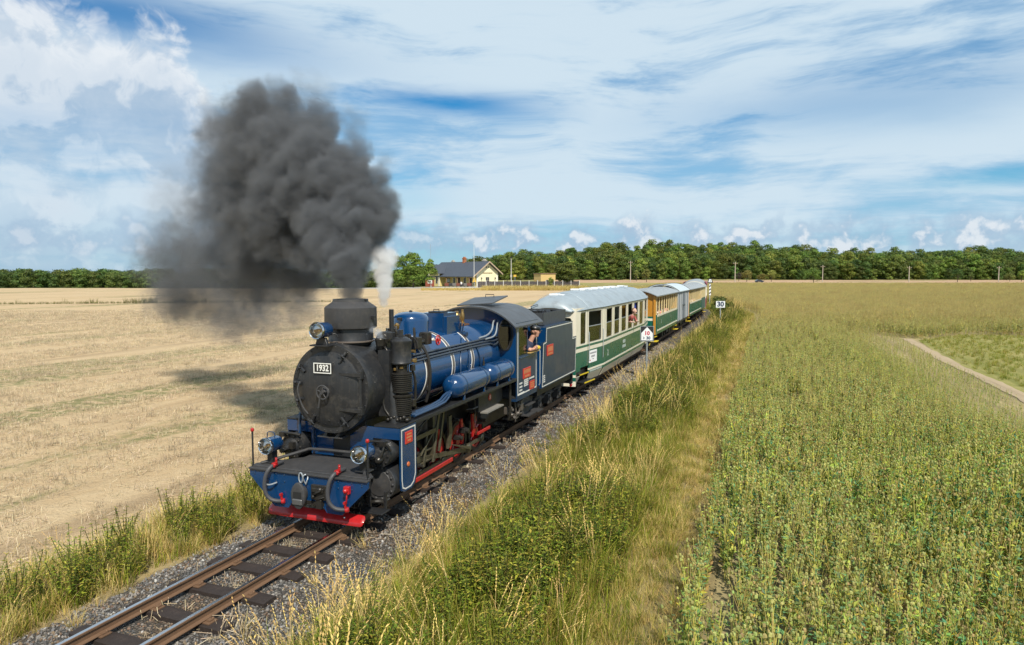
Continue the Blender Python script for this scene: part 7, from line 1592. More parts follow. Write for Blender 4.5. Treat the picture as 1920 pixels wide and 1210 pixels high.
L_CLUMP = lib('lib_clump', [clump(140 + i, 26, 1.0).obj('t%02d' % i, M_POP) for i in range(5)])

def in_view(x, y, margin=0.12, ymin=3.0):
    return (y > ymin) & (np.abs(x) < (0.75 + margin) * y + 2.5)
def rrot(n, tilt=0.12): return np.stack([RNG.uniform(-tilt, tilt, n), RNG.uniform(-tilt, tilt, n), RNG.uniform(0, 6.283, n)], -1)
PTH = np.array([(p.x, p.y) for p in PATH])
def path_dist(x, y):
    d = np.full(x.shape, 1e9)
    for a, b in zip(PTH[:-1], PTH[1:]):
        e = b - a; t = np.clip(((x - a[0]) * e[0] + (y - a[1]) * e[1]) / (e @ e), 0, 1); d = np.minimum(d, np.hypot(x - a[0] - t * e[0], y - a[1] - t * e[1]))
    return d
def near_path(x, y, w): return path_dist(x, y) < w
def in_patch(x, y): return np.array([inpoly(a, b, PATCH) for a, b in zip(x, y)], dtype=bool)
# --- poppy field: single plants in drilled rows near, clumps farther off
def pop_field():
    T, S = [], []
    for t in np.arange(5.62, 48, 0.27):
        n = int(95 / 0.062); s = -12 + 95 * (np.arange(n) + RNG.random(n)) / n; T.append(np.full(n, t) + RNG.normal(0, 0.03 + 0.0011 * (t - 5.6) ** 1.5, n)); S.append(s)
    T = np.concatenate(T); S = np.concatenate(S); X = P0.x + UY * T + UX * S; Y = P0.y - UX * T + UY * S; d = np.hypot(X, Y)
    keep = in_view(X, Y) & (Y < 58) & (RNG.random(len(X)) < np.clip(1.15 - d / 75, 0.35, 1.0)) & (vnoise(T * 1.7 + 3, S * 0.35) > 0.16)
    X, Y, T, S = X[keep], Y[keep], T[keep], S[keep]
    k = ~(near_path(X, Y, 0.55) | in_patch(X, Y)); X, Y, T, S = X[k], Y[k], T[k], S[k]
    n = len(X); sc_ = RNG.uniform(0.72, 1.12, n) * (0.86 + 0.3 * vnoise(T * 0.5, S * 0.25)); sc_ *= np.where(T < 5.9, 0.9, 1.0); pd = path_dist(X, Y); sc_ *= np.where(np.isin(np.sign(Y - np.interp(X, PTH[::1, 0][np.argsort(PTH[:, 0])], PTH[:, 1][np.argsort(PTH[:, 0])])), (-1.0,)) | (X < PTH[0, 0]), np.clip(pd / 5.0, 0.36, 1.0), 1.0)
    scatter('poppy_crop', L_POP, 10, np.stack([X, Y, gz(X, Y)], -1), rrot(n, 0.16), sc_, 'field of ripening poppies with blue green leaves beside the verge')
    return n
npop = pop_field()
LY = [LINE[i].y for i in range(0, 560, 4)]; LX = [LINE[i].x for i in range(0, 560, 4)]
def pop_far():
    X, Y, C = [], [], []
    for y0, y1, st, sc0 in ((55, 120, 0.95, 1.0), (120, 205, 1.7, 1.35), (205, 285, 3.0, 1.7)):
        xs = np.arange(-5, 300, st); ys = np.arange(y0, y1, st); x, y = np.meshgrid(xs, ys); x = x.ravel() + RNG.uniform(-.4, .4, x.size) * st; y = y.ravel() + RNG.uniform(-.4, .4, y.size) * st
        t, s = (x - P0.x) * UY - (y - P0.y) * UX, (x - P0.x) * UX + (y - P0.y) * UY
        xt = np.interp(y, LY, LX); k = (x > xt + 6.6) & (t > -30) & (np.abs(x) < 0.87 * y); X.append(x[k]); Y.append(y[k]); C.append(np.full(k.sum(), sc0))
    X, Y, C = map(np.concatenate, (X, Y, C)); n = len(X)
    sc_ = np.stack([C * 1.1, C * 1.1, RNG.uniform(0.8, 1.05, n)], -1)
    scatter('poppy_crop_far', L_CLUMP, 5, np.stack([X, Y, gz(X, Y)], -1), rrot(n, 0.03), sc_, 'far part of the poppy field turning yellow towards the road')
    return n
nfar = pop_far()
# --- right verge
def verge_points(s0, s1, dens, t0=1.5, t1=5.5):
    n = int((s1 - s0) * (t1 - t0) * dens); s = RNG.uniform(s0, s1, n); t = RNG.uniform(t0, t1, n)
    return s, t
def place(S, T):
    P = np.array([tuple(tp(s, t)) for s, t in zip(S, T)]).reshape(-1, 3)
    if len(P): P[:, 2] = [vz(t, s) for s, t in zip(S, T)]
    return P
def verge():
    Ss, Ts = [], []
    for a, b, d in ((-8, 14, 95), (14, 30, 60), (30, 52, 34), (52, 84, 16), (84, 118, 9)): s, t = verge_points(a, b, d); Ss.append(s); Ts.append(t)
    S = np.concatenate(Ss); T = np.concatenate(Ts); n = len(S)
    big = np.where(S > 30, 1.35, 1.0) * np.where(S > 52, 1.3, 1.0)
    a = vnoise(S * 0.42 + 9, T * 0.9); b_ = vnoise(S * 1.1 + 31, T * 1.5 + 7); c = vnoise(S * 0.2 + 3, T * 0.6 + 40)
    wet = np.exp(-((T - 3.1) / 1.35) ** 2)                       # rank growth in the middle of the verge
    t0 = np.interp(S, [-8, 1, 4, 12, 30, 120], [1.45, 1.45, 1.95, 1.95, 1.75, 1.6])
    gp = 0.72 + 0.95 * wet + 0.5 * (a - 0.5) + 0.3 * (b_ - 0.5) - 0.35 * (T > 4.5)
    r = RNG.random(n); edge = T < 2.0
    kind = np.where(r < gp * 0.62, 0, 1)                         # 0 green grass 1 dry grass
    kind = np.where((RNG.random(n) < np.clip(wet * (a * 0.9) - 0.26, 0, 0.28)), 2, kind)         # weeds
    kind = np.where((RNG.random(n) < np.where(edge | (b_ > 0.74), 0.10, 0.02)), 3, kind)  # tall dry stems
    thin = (RNG.random(n) < np.where(T < t0 + 0.35, 0.30, 1.0)) & (T > t0)
    for k, nm, L, lab, lo, hi in ((0, 'green_grass', L_GRASS, 'green grass growing in the verge beside the poppy field', 0.8, 1.5), (1, 'dry_grass', L_DRY, 'dry yellow grass covering the verge beside the poppy field', 0.7, 1.35), (2, 'weeds', L_WEED, 'dark green leafy weeds standing in the middle of the verge', 0.5, 1.0), (3, 'tall_dry_stems', L_TALL, 'tall pale dry grass stems beside the ballast', 0.7, 1.15)):
        m = (kind == k) & thin; sc_ = RNG.uniform(lo, hi, m.sum()) * big[m] * (0.62 + 0.42 * wet[m]) * np.where(T[m] > 4.4, 0.72, 1) * (0.75 + 0.5 * a[m])
        scatter(nm, L, 6, place(S[m], T[m]), rrot(m.sum(), 0.42 if k == 1 else 0.2), sc_ * (1 - 0.3 * wet[m] if k == 1 else 1.0), lab)
verge()
def bunches():
    S, T = [], []; C = [onray(q[0], q[1], z=-0.3) for q in ((815, 9.6), (800, 9.2), (690, 7.7), (650, 7.2), (1005, 14.2), (960, 12.6), (1120, 19.0), (1105, 18.0), (1225, 21.5), (620, 6.9), (1190, 12.0), (1275, 33), (1165, 25))]
    P = []
    for c in C:
        for _ in range(4): P.append((c.x + random.gauss(0, 0.16), c.y + random.gauss(0, 0.16), GZ))
    scatter('dry_grass_bunches', L_TALL, 6, np.array(P), rrot(len(P), 0.22), RNG.uniform(0.6, 0.95, len(P)), 'arching bunches of pale dry grass along the ballast edge')
bunches()
# --- left margin
def margin():
    n1 = 1500; S = np.concatenate([RNG.uniform(-8, 9, n1), RNG.uniform(9, 110, 1400)]); T = -np.concatenate([RNG.uniform(1.55, 3.1, n1), RNG.uniform(1.6, 3.3, 1400)]); n = len(S)
    a = vnoise(S * 0.8 + 17, T * 1.3); mid = np.exp(-((T + 2.25) / 0.5) ** 2); r = RNG.random(n); near = (S < -2.6)
    kind = np.where(r < 0.12 * mid + 0.34 * mid * (a > 0.45) - 0.3 * near, 2, np.where(r < 0.62 - 0.2 * near, 1, 0)); kind = np.where(RNG.random(n) < 0.04, 3, kind)
    for k, nm, L, lab, lo, hi in ((0, 'margin_grass', L_GRASS, 'green grass along the stubble field edge', 0.6, 1.1), (1, 'margin_dry_grass', L_DRY, 'dry straw coloured grass along the stubble field edge', 0.6, 1.2), (2, 'margin_weeds', L_WEED, 'leafy green weeds between the track and the stubble field', 0.5, 0.95), (3, 'margin_stems', L_TALL, 'pale dry stems among the weeds at the stubble edge', 0.5, 0.85)):
        m = kind == k; scatter(nm, L, 6, place(S[m], T[m]), rrot(m.sum(), 0.15), RNG.uniform(lo, hi, m.sum()), lab)
    # sparse tufts in the ballast and litter
    n = 420; S = RNG.uniform(-7, 40, n); T = np.where(RNG.random(n) < 0.5, RNG.uniform(0.9, 1.8, n), RNG.uniform(-1.8, -0.85, n)); P = np.array([tuple(tp(s, t)) for s, t in zip(S, T)]); P[:, 2] = [bz(t, s) for s, t in zip(S, T)]
    scatter('ballast_tufts', L_DRY, 6, P, rrot(n, 0.3), RNG.uniform(0.25, 0.6, n), 'sparse dry tufts growing through the ballast')
    n = 60; S = RNG.uniform(5.5, 9.5, n); T = RNG.uniform(1.25, 1.75, n); P = np.array([tuple(tp(s, t)) for s, t in zip(S, T)]); P[:, 2] = [bz(t, s) for s, t in zip(S, T)]
    scatter('ballast_greenery', L_GRASS, 6, P, rrot(n, 0.3), RNG.uniform(0.35, 0.6, n), 'small bright green patch in the ballast beside the cab')
margin()
# --- stubble
def stub():
    n = 30000; X = []; Y = []
    d = 6 + (78 - 6) * RNG.random(n) ** 0.72; a = RNG.uniform(-0.86, 0.35, n); x = a * d; y = d
    t, s = (x - P0.x) * UY - (y - P0.y) * UX, (x - P0.x) * UX + (y - P0.y) * UY; row = np.abs((t / 0.62) % 1 - 0.5)
    k = (t < -2.75) & (RNG.random(n) < 0.35 + 1.2 * row) & (vnoise(t * 0.35, s * 0.12) > 0.2); x, y = x[k], y[k]; m = len(x)
    scatter('stubble', L_STUB, 6, np.stack([x, y, gz(x, y)], -1), rrot(m, 0.1), RNG.uniform(0.45, 1.0, m) * (1 + np.hypot(x, y) / 70), 'short straw stubble and chaff left on the harvested field')
    S = RNG.uniform(-12, 75, 5200); T = -(4.2 + 2.9 * RNG.integers(0, 16, 5200)) + RNG.normal(0, 0.22, 5200); x = P0.x + UY * T + UX * S; y = P0.y - UX * T + UY * S; k = in_view(x, y) & (vnoise(S * 0.3, T * 0.5) > 0.35); x, y = x[k], y[k]
    scatter('straw_swath', L_STUB, 6, np.stack([x, y, gz(x, y)], -1), rrot(len(x), 0.15), RNG.uniform(0.8, 1.5, len(x)), 'loose pale straw left in lines across the harvested field')
    # green strip with low bushes across the field
    n = 1000; u = RNG.random(n); x = -78 + u * 52; y = 93 + u * 11 + RNG.normal(0, 0.35, n); sc_ = RNG.uniform(0.3, 0.65, n) * (0.75 + 0.9 * (vnoise(x * 0.6, y) > 0.75))
    scatter('field_weed_strip', L_WEED, 6, np.stack([x, y, gz(x, y)], -1), rrot(n), sc_, 'thin green strip of weeds crossing the stubble field')
stub()
# --- ballast stones
def stones():
    n = 60000; s = -8 + 40 * RNG.random(n) ** 1.25; t = RNG.uniform(-1.85, 1.95, n); k = np.abs(np.abs(t) - 0.405) > 0.05; s, t = s[k], t[k]
    k = (np.abs(t) > 0.8) | (np.abs(((s + 8.3) / 0.655) % 1 - 0.0) > 0.0); s, t = s[k], t[k]; m = len(s)
    P = np.array([tuple(tp(a, b)) for a, b in zip(s, t)]); P[:, 2] = [bz(b, a) for a, b in zip(s, t)]; P[:, 2] += RNG.uniform(-.01, .012, m)
    sc_ = RNG.uniform(0.022, 0.055, m) * (1 + np.maximum(0, s) / 60); sc_ *= np.where(np.abs(t) < 0.36, 0.8, 1.0)
    ix = np.where((np.abs(t) < 0.36) & (RNG.random(m) < 0.75), RNG.choice([3, 4, 9], m), RNG.integers(0, 10, m))
    scatter('ballast_stones', L_STONE, 10, P, RNG.uniform(0, 6.28, (m, 3)), sc_, 'grey crushed stone ballast round the sleepers', idx=ix)
    n = 480; s = -7 + 40 * RNG.random(n) ** 1.3; t = RNG.normal(0, 0.9, n); k = (np.abs(t) < 1.8) & (np.abs(np.abs(t) - 0.405) > 0.08); s, t = s[k], t[k]; P = np.array([tuple(tp(a, b)) for a, b in zip(s, t)]); P[:, 2] = [bz(b, a) + 0.015 for a, b in zip(s, t)]
    scatter('straw_litter', L_STUB, 6, P, rrot(len(s), 0.2), RNG.uniform(0.5, 1.1, len(s)), 'loose straw and dry stalks lying between the rails')
stones()
# --- low patch grass
n = 7000; x = RNG.uniform(14, 46, n); y = RNG.uniform(16, 47, n); k = in_patch(x, y) & ~near_path(x, y, 0.45); x, y = x[k], y[k]
scatter('patch_grass', L_GRASS, 6, np.stack([x, y, gz(x, y)], -1), rrot(len(x)), RNG.uniform(0.4, 0.8, len(x)), 'short green grass in the trampled patch of the poppy field')

# ------------------------------------------------------------------ trees
def crown_vb(seed, blobs, nleaf, ls, cols, rnd=0.5):
    """leaves spread over and inside uneven lobes; blobs: (x,y,z,r)"""
    r = np.random.default_rng(seed); b = VB(); w = np.array([q[3] ** 2 for q in blobs]); w = w / w.sum(); rr = random.Random(seed)
    V, F, C = [], [], []
    for q, k in zip(blobs, r.multinomial(nleaf, w)):
        tone = 0.75 + 0.5 * rr.random()
        d = r.normal(size=(k, 3)); d /= np.linalg.norm(d, axis=1)[:, None]; d[:, 2] = np.where(r.random(k) < 0.7, np.abs(d[:, 2]), d[:, 2])
        rad = q[3] * (0.62 + 0.43 * r.random(k) ** 0.6) * (1 + 0.22 * np.sin(d[:, 0] * 5 + seed) * np.sin(d[:, 1] * 4 + q[0]) + 0.12 * np.sin(d[:, 2] * 9 + q[1]))
        c = np.array(q[:3]) + d * rad[:, None] * np.array([1, 1, 0.85])
        nrm = d + rnd * r.normal(size=(k, 3)); nrm /= np.linalg.norm(nrm, axis=1)[:, None]
        e = np.cross(nrm, r.normal(size=(k, 3))); e /= np.linalg.norm(e, axis=1)[:, None]; f = np.cross(nrm, e); s = ls * (0.6 + 0.8 * r.random(k))[:, None]
        P = np.stack([c - e * s * 0.5, c + f * s * 0.32, c + e * s * 0.5, c - f * s * 0.32], 1).reshape(-1, 3)
        o = len(V); V += P.tolist(); F += [(o + 4 * j, o + 4 * j + 1, o + 4 * j + 2, o + 4 * j + 3) for j in range(k)]
        for j in range(k): cc = cols[rr.randrange(len(cols))]; g = tone * (0.8 + 0.4 * rr.random()); C += [(cc[0] * g, cc[1] * g, cc[2] * g, 1)] * 4
    b.v = [tuple(p) for p in V]; b.f = F; b.c = C
    return b
def lobes(seed, H, W, n, base=0.25, big=0.42):
    r = random.Random(seed); B = [(0, 0, H * 0.62, W * 0.34)]
    for k in range(n):
        a = k * 2.4 + r.uniform(-.4, .4); z = base + (1 - base) * (k + 0.5) / n; prof = math.sin(math.pi * min(0.97, max(0.10, (z - base * 0.6) / (1.02 - base * 0.6)))) ** 0.6
        q = W * 0.5 * prof * r.uniform(0.45, 0.8); rad = W * big * 0.5 * r.uniform(0.65, 1.05); B.append((q * math.cos(a), q * math.sin(a), min(H * z, H - rad * 0.8), rad))
    return B
TRK = mat('bark', (0.10, 0.075, 0.05), 0.9, var=0.25, bump=0.02, bscale=8)
TC1 = [(0.070, 0.115, 0.024), (0.095, 0.145, 0.028), (0.050, 0.090, 0.022), (0.125, 0.16, 0.034)]
TC2 = [(0.115, 0.175, 0.024), (0.16, 0.21, 0.030), (0.085, 0.14, 0.022), (0.20, 0.23, 0.042)]
TC3 = [(0.19, 0.20, 0.042), (0.24, 0.235, 0.055), (0.14, 0.165, 0.038), (0.17, 0.165, 0.042)]
def trunk_mb(H, r0, B, rnd):
    b = MB(); b.tube([(0, 0, -0.3), (r0 * 0.2, 0, H * 0.2), (0, r0 * 0.2, H * 0.45), (0, 0, H * 0.75)], r0, 8, smooth=1, r1=r0 * 0.3)
    for q in B[1:7]: b.tube([(0, 0, H * 0.22 + rnd.random() * H * 0.15), (q[0] * 0.45, q[1] * 0.45, q[2] * 0.75), (q[0] * 0.85, q[1] * 0.85, q[2])], r0 * 0.4, 6, smooth=1, r1=r0 * 0.12)
    return b
def tree(name, label, p, H, W, seed, cols, nleaf, ls, n=12, base=0.25, cat='tree', group=None, blobs=None, r0=None):
    t = thing(name, label, cat, p, 0, group); B = blobs or lobes(seed, H, W, n, base)
    trunk_mb(H, r0 or H * 0.028, B, random.Random(seed)).build('trunk', TRK, t)
    o = crown_vb(seed, B, nleaf, ls, cols).obj('crown', M_CROWN); COL.objects.link(o); o.parent = t
    return t
p = onray(775, 222, z=GZ)
BB = [(-1.5, 0, 4.5, 3.0), (-4.2, -0.5, 3.6, 2.4), (-4.6, 0, 6.6, 2.0), (-5.3, 0.5, 9.0, 1.3), (-3.2, 0, 8.6, 1.7), (-1.0, 0.3, 8.4, 2.3), (0.6, -0.3, 9.4, 1.8), (-0.8, 0, 10.2, 1.2), (1.8, 0, 7.4, 1.9), (2.2, -0.5, 4.6, 2.6), (4.6, 0, 4.4, 2.3), (5.2, 0.3, 6.6, 1.6), (5.6, 0.2, 8.2, 1.0), (6.6, 0, 5.0, 1.4), (-0.5, -2.0, 5.6, 2.4), (2.6, -2, 3.2, 1.8), (-3.6, -2, 2.6, 1.7), (-5.8, 0, 2.2, 1.5), (0.5, -2.6, 2.6, 1.6), (5.4, -1, 2.4, 1.4)]
tree('walnut_tree', 'large bright green broad tree between the kiosk and the steam plume', (p.x, p.y, GZ), 11, 13, 301, TC2, 15000, 0.42, blobs=BB, r0=0.35)
p = onray(1060, 216, z=GZ); tree('dense_tree', 'dense round green tree in front of the low yellow building', (p.x, p.y, GZ), 7.9, 8.4, 302, TC1 + TC2[:2], 6500, 0.40, 12, 0.18)
for px, lab in ((951, 'small ball shaped tree next to the station gable'), (976.5, 'small ball shaped tree between the yellow sign and the outbuilding')):
    p = onray(px, 212, z=GZ); tree('ball_tree', lab, (p.x, p.y, GZ), 3.9, 1.5, int(px), TC2, 900, 0.22, group='ball shaped trees by the fence', blobs=[(0, 0, 3.2, 0.62), (0.15, 0, 3.5, 0.4), (-0.15, 0.1, 3.1, 0.42), (0, -0.2, 2.9, 0.4), (0.1, 0.2, 3.0, 0.4), (0, 0, 3.6, 0.35), (0.2, 0, 3.0, 0.3)], r0=0.10)
p = onray(1033, 209, z=GZ); tree('bush', 'yellow green bush before the low yellow building', (p.x, p.y, GZ), 3.3, 2.4, 304, TC3 + TC2, 900, 0.26, 8, 0.15)
p = onray(1349, 61, z=GZ); tree('bush', 'dark green bush behind the white speed sign', (p.x, p.y, GZ), 2.2, 1.9, 305, TC1, 2600, 0.13, 10, 0.1, r0=0.05)
for i_, (px, by, ty, w, cl, lab) in enumerate(((1193, 528, 506, 13, TC3, 'small pale tree beside the utility pole over the coach'), (1212, 529, 505, 17, TC3, 'thin leaning pale tree, the taller of a pair over the coach'), (1385, 528, 512, 12, [(0.10, 0.08, 0.06), (0.07, 0.06, 0.04)], 'brown leafless shrub beside a utility pole'), (1400, 529, 507, 24, TC3, 'yellow green field tree next to the leafless shrub'), (1428, 528, 514, 18, TC3, 'low pale tree between a field tree and the parked car'), (1446, 529, 507, 20, TC3, 'yellow green tree just past the parked car'), (1525, 531, 505, 40, TC2, 'wide round bright green field tree'), (1795, 529, 505, 24, TC1, 'dark field tree between two utility poles'), (1820, 528, 511, 12, TC1, 'slim dark shrub next to the dark field tree'), (1893, 528, 513, 24, TC3, 'low round olive tree near the picture edge'), (1915, 528, 508, 18, TC2, 'green tree cut by the picture edge'))):
    d = 4.16 * 1280 / (by - 515); H = (by - ty) * d / 1280; W = w * d / 1280; p = onray(px, d, z=GZ)
    tree('field_tree', lab, (p.x, p.y, GZ), H, W, 320 + i_, cl, 1500 if w > 14 else 600, 0.45, 9, 0.28, group='trees along the far road')
# the woods: one mass on each side
def forest_tree(seed, cols): return crown_vb(seed, lobes(seed, 18, 12.5, 10, 0.06, 0.54), 2600, 0.90, cols, 0.30)
L_FOR = lib('lib_forest', [forest_tree(400 + i, (TC1, TC1, TC2, TC2 + TC3[:1], TC1, TC2 + TC1)[i]).obj('t%02d' % i, M_CROWN) for i in range(6)])
def wood_right():
    x, y = [], []
    for yy in (526, 533, 541, 552, 566, 584, 606, 632, 662, 696, 735, 775):
        n = int(0.98 * yy / 7.6); xs = np.linspace(-0.06 * yy, 0.92 * yy, n) + RNG.uniform(-2.6, 2.6, n); x.append(xs); y.append(yy + RNG.uniform(-3, 3, n))
    x, y = np.concatenate(x), np.concatenate(y); n = len(x); sc_ = RNG.uniform(0.62, 1.18, n) * np.where(y < 530, 0.72, 1.0)
    scatter('wood', L_FOR, 6, np.stack([x, y, gz(x, y) - 0.6], -1), rrot(n, 0.02), np.stack([sc_, sc_, sc_ * RNG.uniform(0.85, 1.1, n)], -1), 'long deciduous wood behind the far field, trees massed on a low hill')
def wood_left():
    x, y = [], []
    for yy in (430, 440, 452, 468, 490):
        n = int(0.75 * yy / 8); xs = np.linspace(-0.86 * yy, -0.11 * yy, n) + RNG.uniform(-2.5, 2.5, n); x.append(xs); y.append(yy + RNG.uniform(-4, 4, n))
    x, y = np.concatenate(x), np.concatenate(y); n = len(x); sc_ = RNG.uniform(0.72, 1.0, n)
    scatter('wood', L_FOR, 6, np.stack([x, y, gz(x, y) - 0.6], -1), rrot(n, 0.02), sc_, 'dark distant wood beyond the stubble field, behind the smoke', idx=RNG.integers(0, 2, n))
wood_right(); wood_left()
# tall rough grass before the station and fence
n = 2600; u = RNG.random(n); px = 790 + 310 * u; d = 176 + 20 * RNG.random(n); x = (px - 960) / 1280 * d; k = (vnoise(x * 0.5, d * 0.5) > 0.25); x, d = x[k], d[k]
scatter('rough_grass', L_DRY, 6, np.stack([x, d, gz(x, d)], -1), rrot(len(x)), RNG.uniform(1.6, 3.4, len(x)) * np.where(x > -8, 1.15, 0.55), 'tall yellow rough grass in front of the station fence')

# ------------------------------------------------------------------ smoke and steam: volumes built from puffs
def puffs_volume(name, label, P, voxel, color, dens, warp, nscale, edge, aniso=0.0, detail=0.5, soft=0.25):
    """P: (x, y, z, radius, density). Density field: distance to the nearest puff, warped and eaten by noise."""
    P = np.array(P, dtype=np.float32); lo = (P[:, :3] - P[:, 3:4]).min(0) - 0.35; hi = (P[:, :3] + P[:, 3:4]).max(0) + 0.35; ctr = (lo + hi) / 2
    me = bpy.data.meshes.new(name); me.vertices.add(len(P)); me.vertices.foreach_set('co', (P[:, :3]).ravel())
    for nm, k in (('rad', 3), ('den', 4)):
        a = me.attributes.new(nm, 'FLOAT', 'POINT'); a.data.foreach_set('value', P[:, k].copy())
    o = link(name, me, None, label=label, kind='stuff')
    ng = bpy.data.node_groups.new(name + '_volume', 'GeometryNodeTree'); N = NT(ng)
    ng.interface.new_socket('Geometry', in_out='INPUT', socket_type='NodeSocketGeometry'); ng.interface.new_socket('Geometry', in_out='OUTPUT', socket_type='NodeSocketGeometry')
    gi = N.n('NodeGroupInput'); go = N.n('NodeGroupOutput'); pos = N.n('GeometryNodeInputPosition').outputs[0]
    w1 = N.vmath('SCALE', N.vmath('SUBTRACT', N.noise(pos, nscale * 0.55, 3, 0.55, col=True), (0.5, 0.5, 0.5)), scale=warp)
    w2 = N.vmath('SCALE', N.vmath('SUBTRACT', N.noise(pos, nscale * 2.2, 4, 0.6, col=True), (0.5, 0.5, 0.5)), scale=warp * 0.42)
    q = N.vmath('ADD', N.vmath('ADD', pos, w1), w2)
    near = N.n('GeometryNodeSampleNearest', domain='POINT'); N.set(near, 'Geometry', gi.outputs[0]); N.set(near, 'Sample Position', q)
    def samp(val, typ):
        s = N.n('GeometryNodeSampleIndex', data_type=typ, domain='POINT'); N.set(s, 'Geometry', gi.outputs[0]); N.set(s, 'Value', val); N.set(s, 'Index', near.outputs[0]); return s.outputs[0]
    def att(nm):
        a = N.n('GeometryNodeInputNamedAttribute', data_type='FLOAT'); a.inputs['Name'].default_value = nm; return a.outputs['Attribute']
    c = samp(N.n('GeometryNodeInputPosition').outputs[0], 'FLOAT_VECTOR'); r = samp(att('rad'), 'FLOAT'); dn = samp(att('den'), 'FLOAT')
    v = N.math('SUBTRACT', 1.0, N.math('DIVIDE', N.vmath('DISTANCE', q, c), r))
    fb = N.noise(pos, nscale * 2.0, 6, 0.64, 0.3)
    thin = N.math('SUBTRACT', 1.0, N.math('MINIMUM', dn, 1.0))
    v = N.math('ADD', v, N.math('MULTIPLY', N.math('SUBTRACT', fb, 0.5), N.math('ADD', detail, N.math('MULTIPLY', thin, 1.0))))
    soft_ = N.math('ADD', edge, N.math('MULTIPLY', N.math('SUBTRACT', 1.0, N.math('MINIMUM', dn, 1.0)), soft))
    dens_ = N.math('MULTIPLY', N.smooth(v, 0.0, soft_), N.math('MULTIPLY', dn, dens))
    vc = N.n('GeometryNodeVolumeCube'); N.set(vc, 'Density', dens_); vc.inputs['Min'].default_value = tuple(lo); vc.inputs['Max'].default_value = tuple(hi)
    for i_, ax in enumerate('XYZ'): vc.inputs['Resolution ' + ax].default_value = int(max(8, (hi[i_] - lo[i_]) / voxel))
    m = bpy.data.materials.new(name + '_volume'); m.use_nodes = True; t = m.node_tree; t.nodes.clear(); Q = NT(t)
    pv = Q.n('ShaderNodeVolumePrincipled', ins={'Color': c4(color), 'Density': 1.0, 'Anisotropy': aniso}); out = Q.n('ShaderNodeOutputMaterial'); t.links.new(pv.outputs[0], out.inputs['Volume'])
    sm = N.n('GeometryNodeSetMaterial'); N.set(sm, 'Geometry', vc.outputs[0]); sm.inputs['Material'].default_value = m
    ng.links.new(sm.outputs[0], go.inputs[0]); md = o.modifiers.new('volume', 'NODES'); md.node_group = ng; me.materials.append(m)
    return o
def pf(px, py, d, r, den=1.0):
    p = onray(px, d, py); return (p.x, p.y, p.z, r, den)
SMK = [pf(654, 556, 11.05, .26, 1.3), pf(652, 540, 11.1, .29, 1.3), pf(650, 520, 11.15, .34, 1.3), pf(648, 498, 11.25, .42, 1.3), pf(668, 480, 11.4, .40, 1.2), pf(632, 474, 11.4, .44, 1.2), pf(655, 455, 11.6, .52, 1.2), pf(610, 462, 11.5, .40, 1.2), pf(684, 440, 11.8, .45, 1.1), pf(640, 425, 11.9, .58, 1.1), pf(700, 405, 12.2, .5, 1.1), pf(668, 392, 12.2, .60, 1.1), pf(718, 372, 12.4, .40, 1.0), pf(600, 425, 12.0, .52, 1.0), pf(692, 350, 12.6, .52, 1.0), pf(640, 352, 12.6, .70, 1.0), pf(722, 340, 12.7, .28, .7),
       pf(590, 375, 12.9, .72, .9), pf(655, 312, 12.9, .50, .8), pf(600, 312, 13.3, .8, .85), pf(545, 345, 13.8, .9, .8), pf(550, 420, 13.6, .9, .8), pf(585, 470, 13.2, .55, .7), pf(540, 275, 14.4, .95, .75), pf(590, 250, 14.2, .7, .6), pf(495, 310, 15.0, 1.0, .7), pf(500, 390, 15.2, 1.1, .65), pf(490, 240, 15.4, .9, .7), pf(540, 215, 15.2, .7, .5), pf(475, 195, 16.0, .7, .5), pf(440, 260, 16.4, .95, .55), pf(430, 320, 16.6, 1.0, .5), pf(515, 175, 16.0, .5, .28), pf(585, 195, 15.2, .5, .18), pf(630, 225, 14.8, .5, .16), pf(672, 235, 14.6, .38, .12), pf(668, 265, 14.2, .4, .2), pf(415, 220, 16.8, .6, .3), pf(600, 165, 15.6, .45, .07), pf(550, 158, 15.8, .4, .08), pf(715, 305, 13.2, .25, .18), pf(650, 205, 14.8, .3, .08), pf(690, 220, 14.6, .25, .06), pf(395, 265, 17.2, .5, .18),
       pf(440, 390, 17.5, 1.3, .42), pf(500, 460, 17.5, 1.25, .50), pf(560, 500, 17.5, .95, .48), pf(430, 460, 19, 1.4, .36), pf(470, 520, 20, 1.1, .42), pf(545, 545, 21, .9, .34), pf(500, 555, 23, .9, .26), pf(570, 580, 24, .75, .20), pf(540, 600, 26, .7, .13), pf(390, 420, 19, 1.2, .14), pf(385, 490, 21, 1.2, .26), pf(340, 450, 22, .9, .26), pf(325, 490, 23, 1.2, .30), pf(300, 465, 24, .85, .20), pf(350, 540, 25, 1.4, .30), pf(320, 560, 26, 1.2, .22), pf(410, 560, 25, 1.3, .30), pf(350, 590, 28, 1.0, .10), pf(280, 500, 25, .9, .10), pf(455, 585, 26, 1.2, .22), pf(360, 350, 19, 1.1, .045), pf(330, 390, 20, 1.2, .05), pf(430, 605, 29, 1.2, .15), pf(500, 600, 28, 1.1, .16), pf(295, 430, 23, .8, .06), pf(265, 470, 25, .8, .05), pf(385, 610, 31, 1.0, .07)]
SMK = [(a, b_, c, r, d * (0.72 if b_ > 18.6 else 0.7 if a / b_ < -0.385 else 1.0)) for a, b_, c, r, d in SMK]
puffs_volume('smoke', 'thick dark grey smoke rolling back from the locomotive chimney', SMK, 0.054, (0.225, 0.236, 0.252), 6.0, 0.90, 1.55, 0.26, 0.0, 1.05, 0.55)
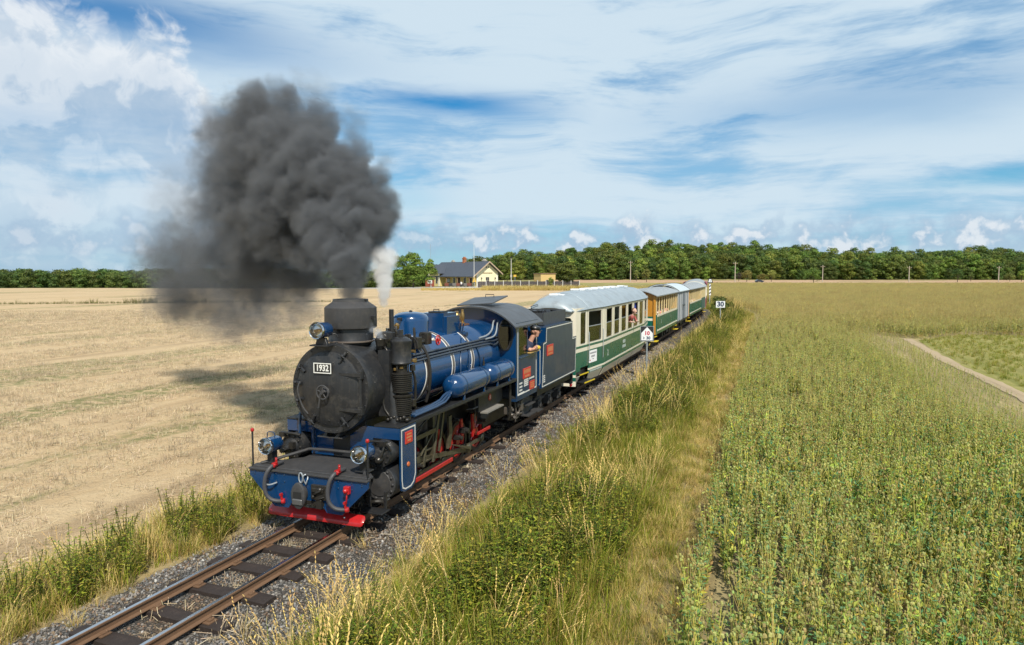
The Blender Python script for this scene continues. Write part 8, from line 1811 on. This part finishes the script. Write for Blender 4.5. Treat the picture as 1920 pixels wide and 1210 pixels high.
STM = [pf(719.5, 568, 11.7, .08, 1.0), pf(720, 555, 11.7, .10, 1.0), pf(720, 540, 11.7, .125, 1.0), pf(719, 524, 11.75, .155, 1.0), pf(718, 506, 11.8, .19, 1.0), pf(722, 490, 11.85, .23, .9), pf(712, 478, 11.9, .18, .8), pf(730, 480, 11.9, .16, .7), pf(706, 498, 11.8, .11, .6)]
puffs_volume('steam', 'white steam plume rising from the thin exhaust pipe', [(a, b_, c, r * 1.22, d) for a, b_, c, r, d in STM], 0.026, (0.985, 0.99, 0.998), 11.0, 0.22, 4.0, 0.35, 0.2, 0.5, 0.3)
q_ = tp(1.18, 0.56, 2.80)
puffs_volume('steam', 'small wisp of blue white steam over the turbo generator', [(q_.x, q_.y, q_.z, .07, .8), (q_.x - .05, q_.y, q_.z + .07, .10, .7), (q_.x - .13, q_.y, q_.z + .13, .09, .5), (q_.x - .17, q_.y + .02, q_.z + .20, .06, .3)], 0.015, (0.90, 0.94, 1.0), 9.0, 0.10, 8.0, 0.4, 0.2, 0.5, 0.3)

# ------------------------------------------------------------------ tidy: loose pieces of a part become parts of their own
def split_pieces(o):
    me = o.data; n = len(me.vertices); par = list(range(n))
    def find(a):
        while par[a] != a: par[a] = par[par[a]]; a = par[a]
        return a
    for e in me.edges:
        a, b_ = find(e.vertices[0]), find(e.vertices[1])
        if a != b_: par[a] = b_
    isl = {}
    for v in me.vertices: isl.setdefault(find(v.index), []).append(v.index)
    co = np.array([v.co[:] for v in me.vertices]); cl = []
    for ids in isl.values():
        lo, hi = co[ids].min(0) - 0.006, co[ids].max(0) + 0.006; cur = [set(ids), lo, hi]; keep = []
        for c in cl:
            if (c[1] <= cur[2]).all() and (c[2] >= cur[1]).all(): cur = [cur[0] | c[0], np.minimum(cur[1], c[1]), np.maximum(cur[2], c[2])]
            else: keep.append(c)
        cl = keep + [cur]
    if len(cl) < 2: return
    for k, c in enumerate(cl):
        bm = bmesh.new(); bm.from_mesh(me); bm.verts.ensure_lookup_table()
        bmesh.ops.delete(bm, geom=[v for v in bm.verts if v.index not in c[0]], context='VERTS')
        m2 = bpy.data.meshes.new(me.name)
        for m in me.materials: m2.materials.append(m)
        bm.to_mesh(m2); bm.free()
        if k == len(cl) - 1: o.data = m2
        else:
            q = o.copy(); q.data = m2; COL.objects.link(q)
for o in list(COL.objects):
    base = o.name.split('.')[0]
    if o.type == 'MESH' and o.parent is not None:
        if base in ('rivet_row', 'smokebox_rivets', 'door_rivets', 'cover_bolts', 'side_lettering', 'plate_line', 'notice_text', 'sole_lettering', 'station_name'): o['kind'] = 'stuff'
        elif base in ('tank_end', 'guard_bracket', 'hose_tap', 'arrester_catch', 'steam_pipe', 'dome_bolt', 'brass_fitting', 'pump_brass', 'tank_band', 'tank_support', 'red_side_bar', 'valve_gear_fittings', 'brake_hanger', 'feed_pipe'): split_pieces(o)
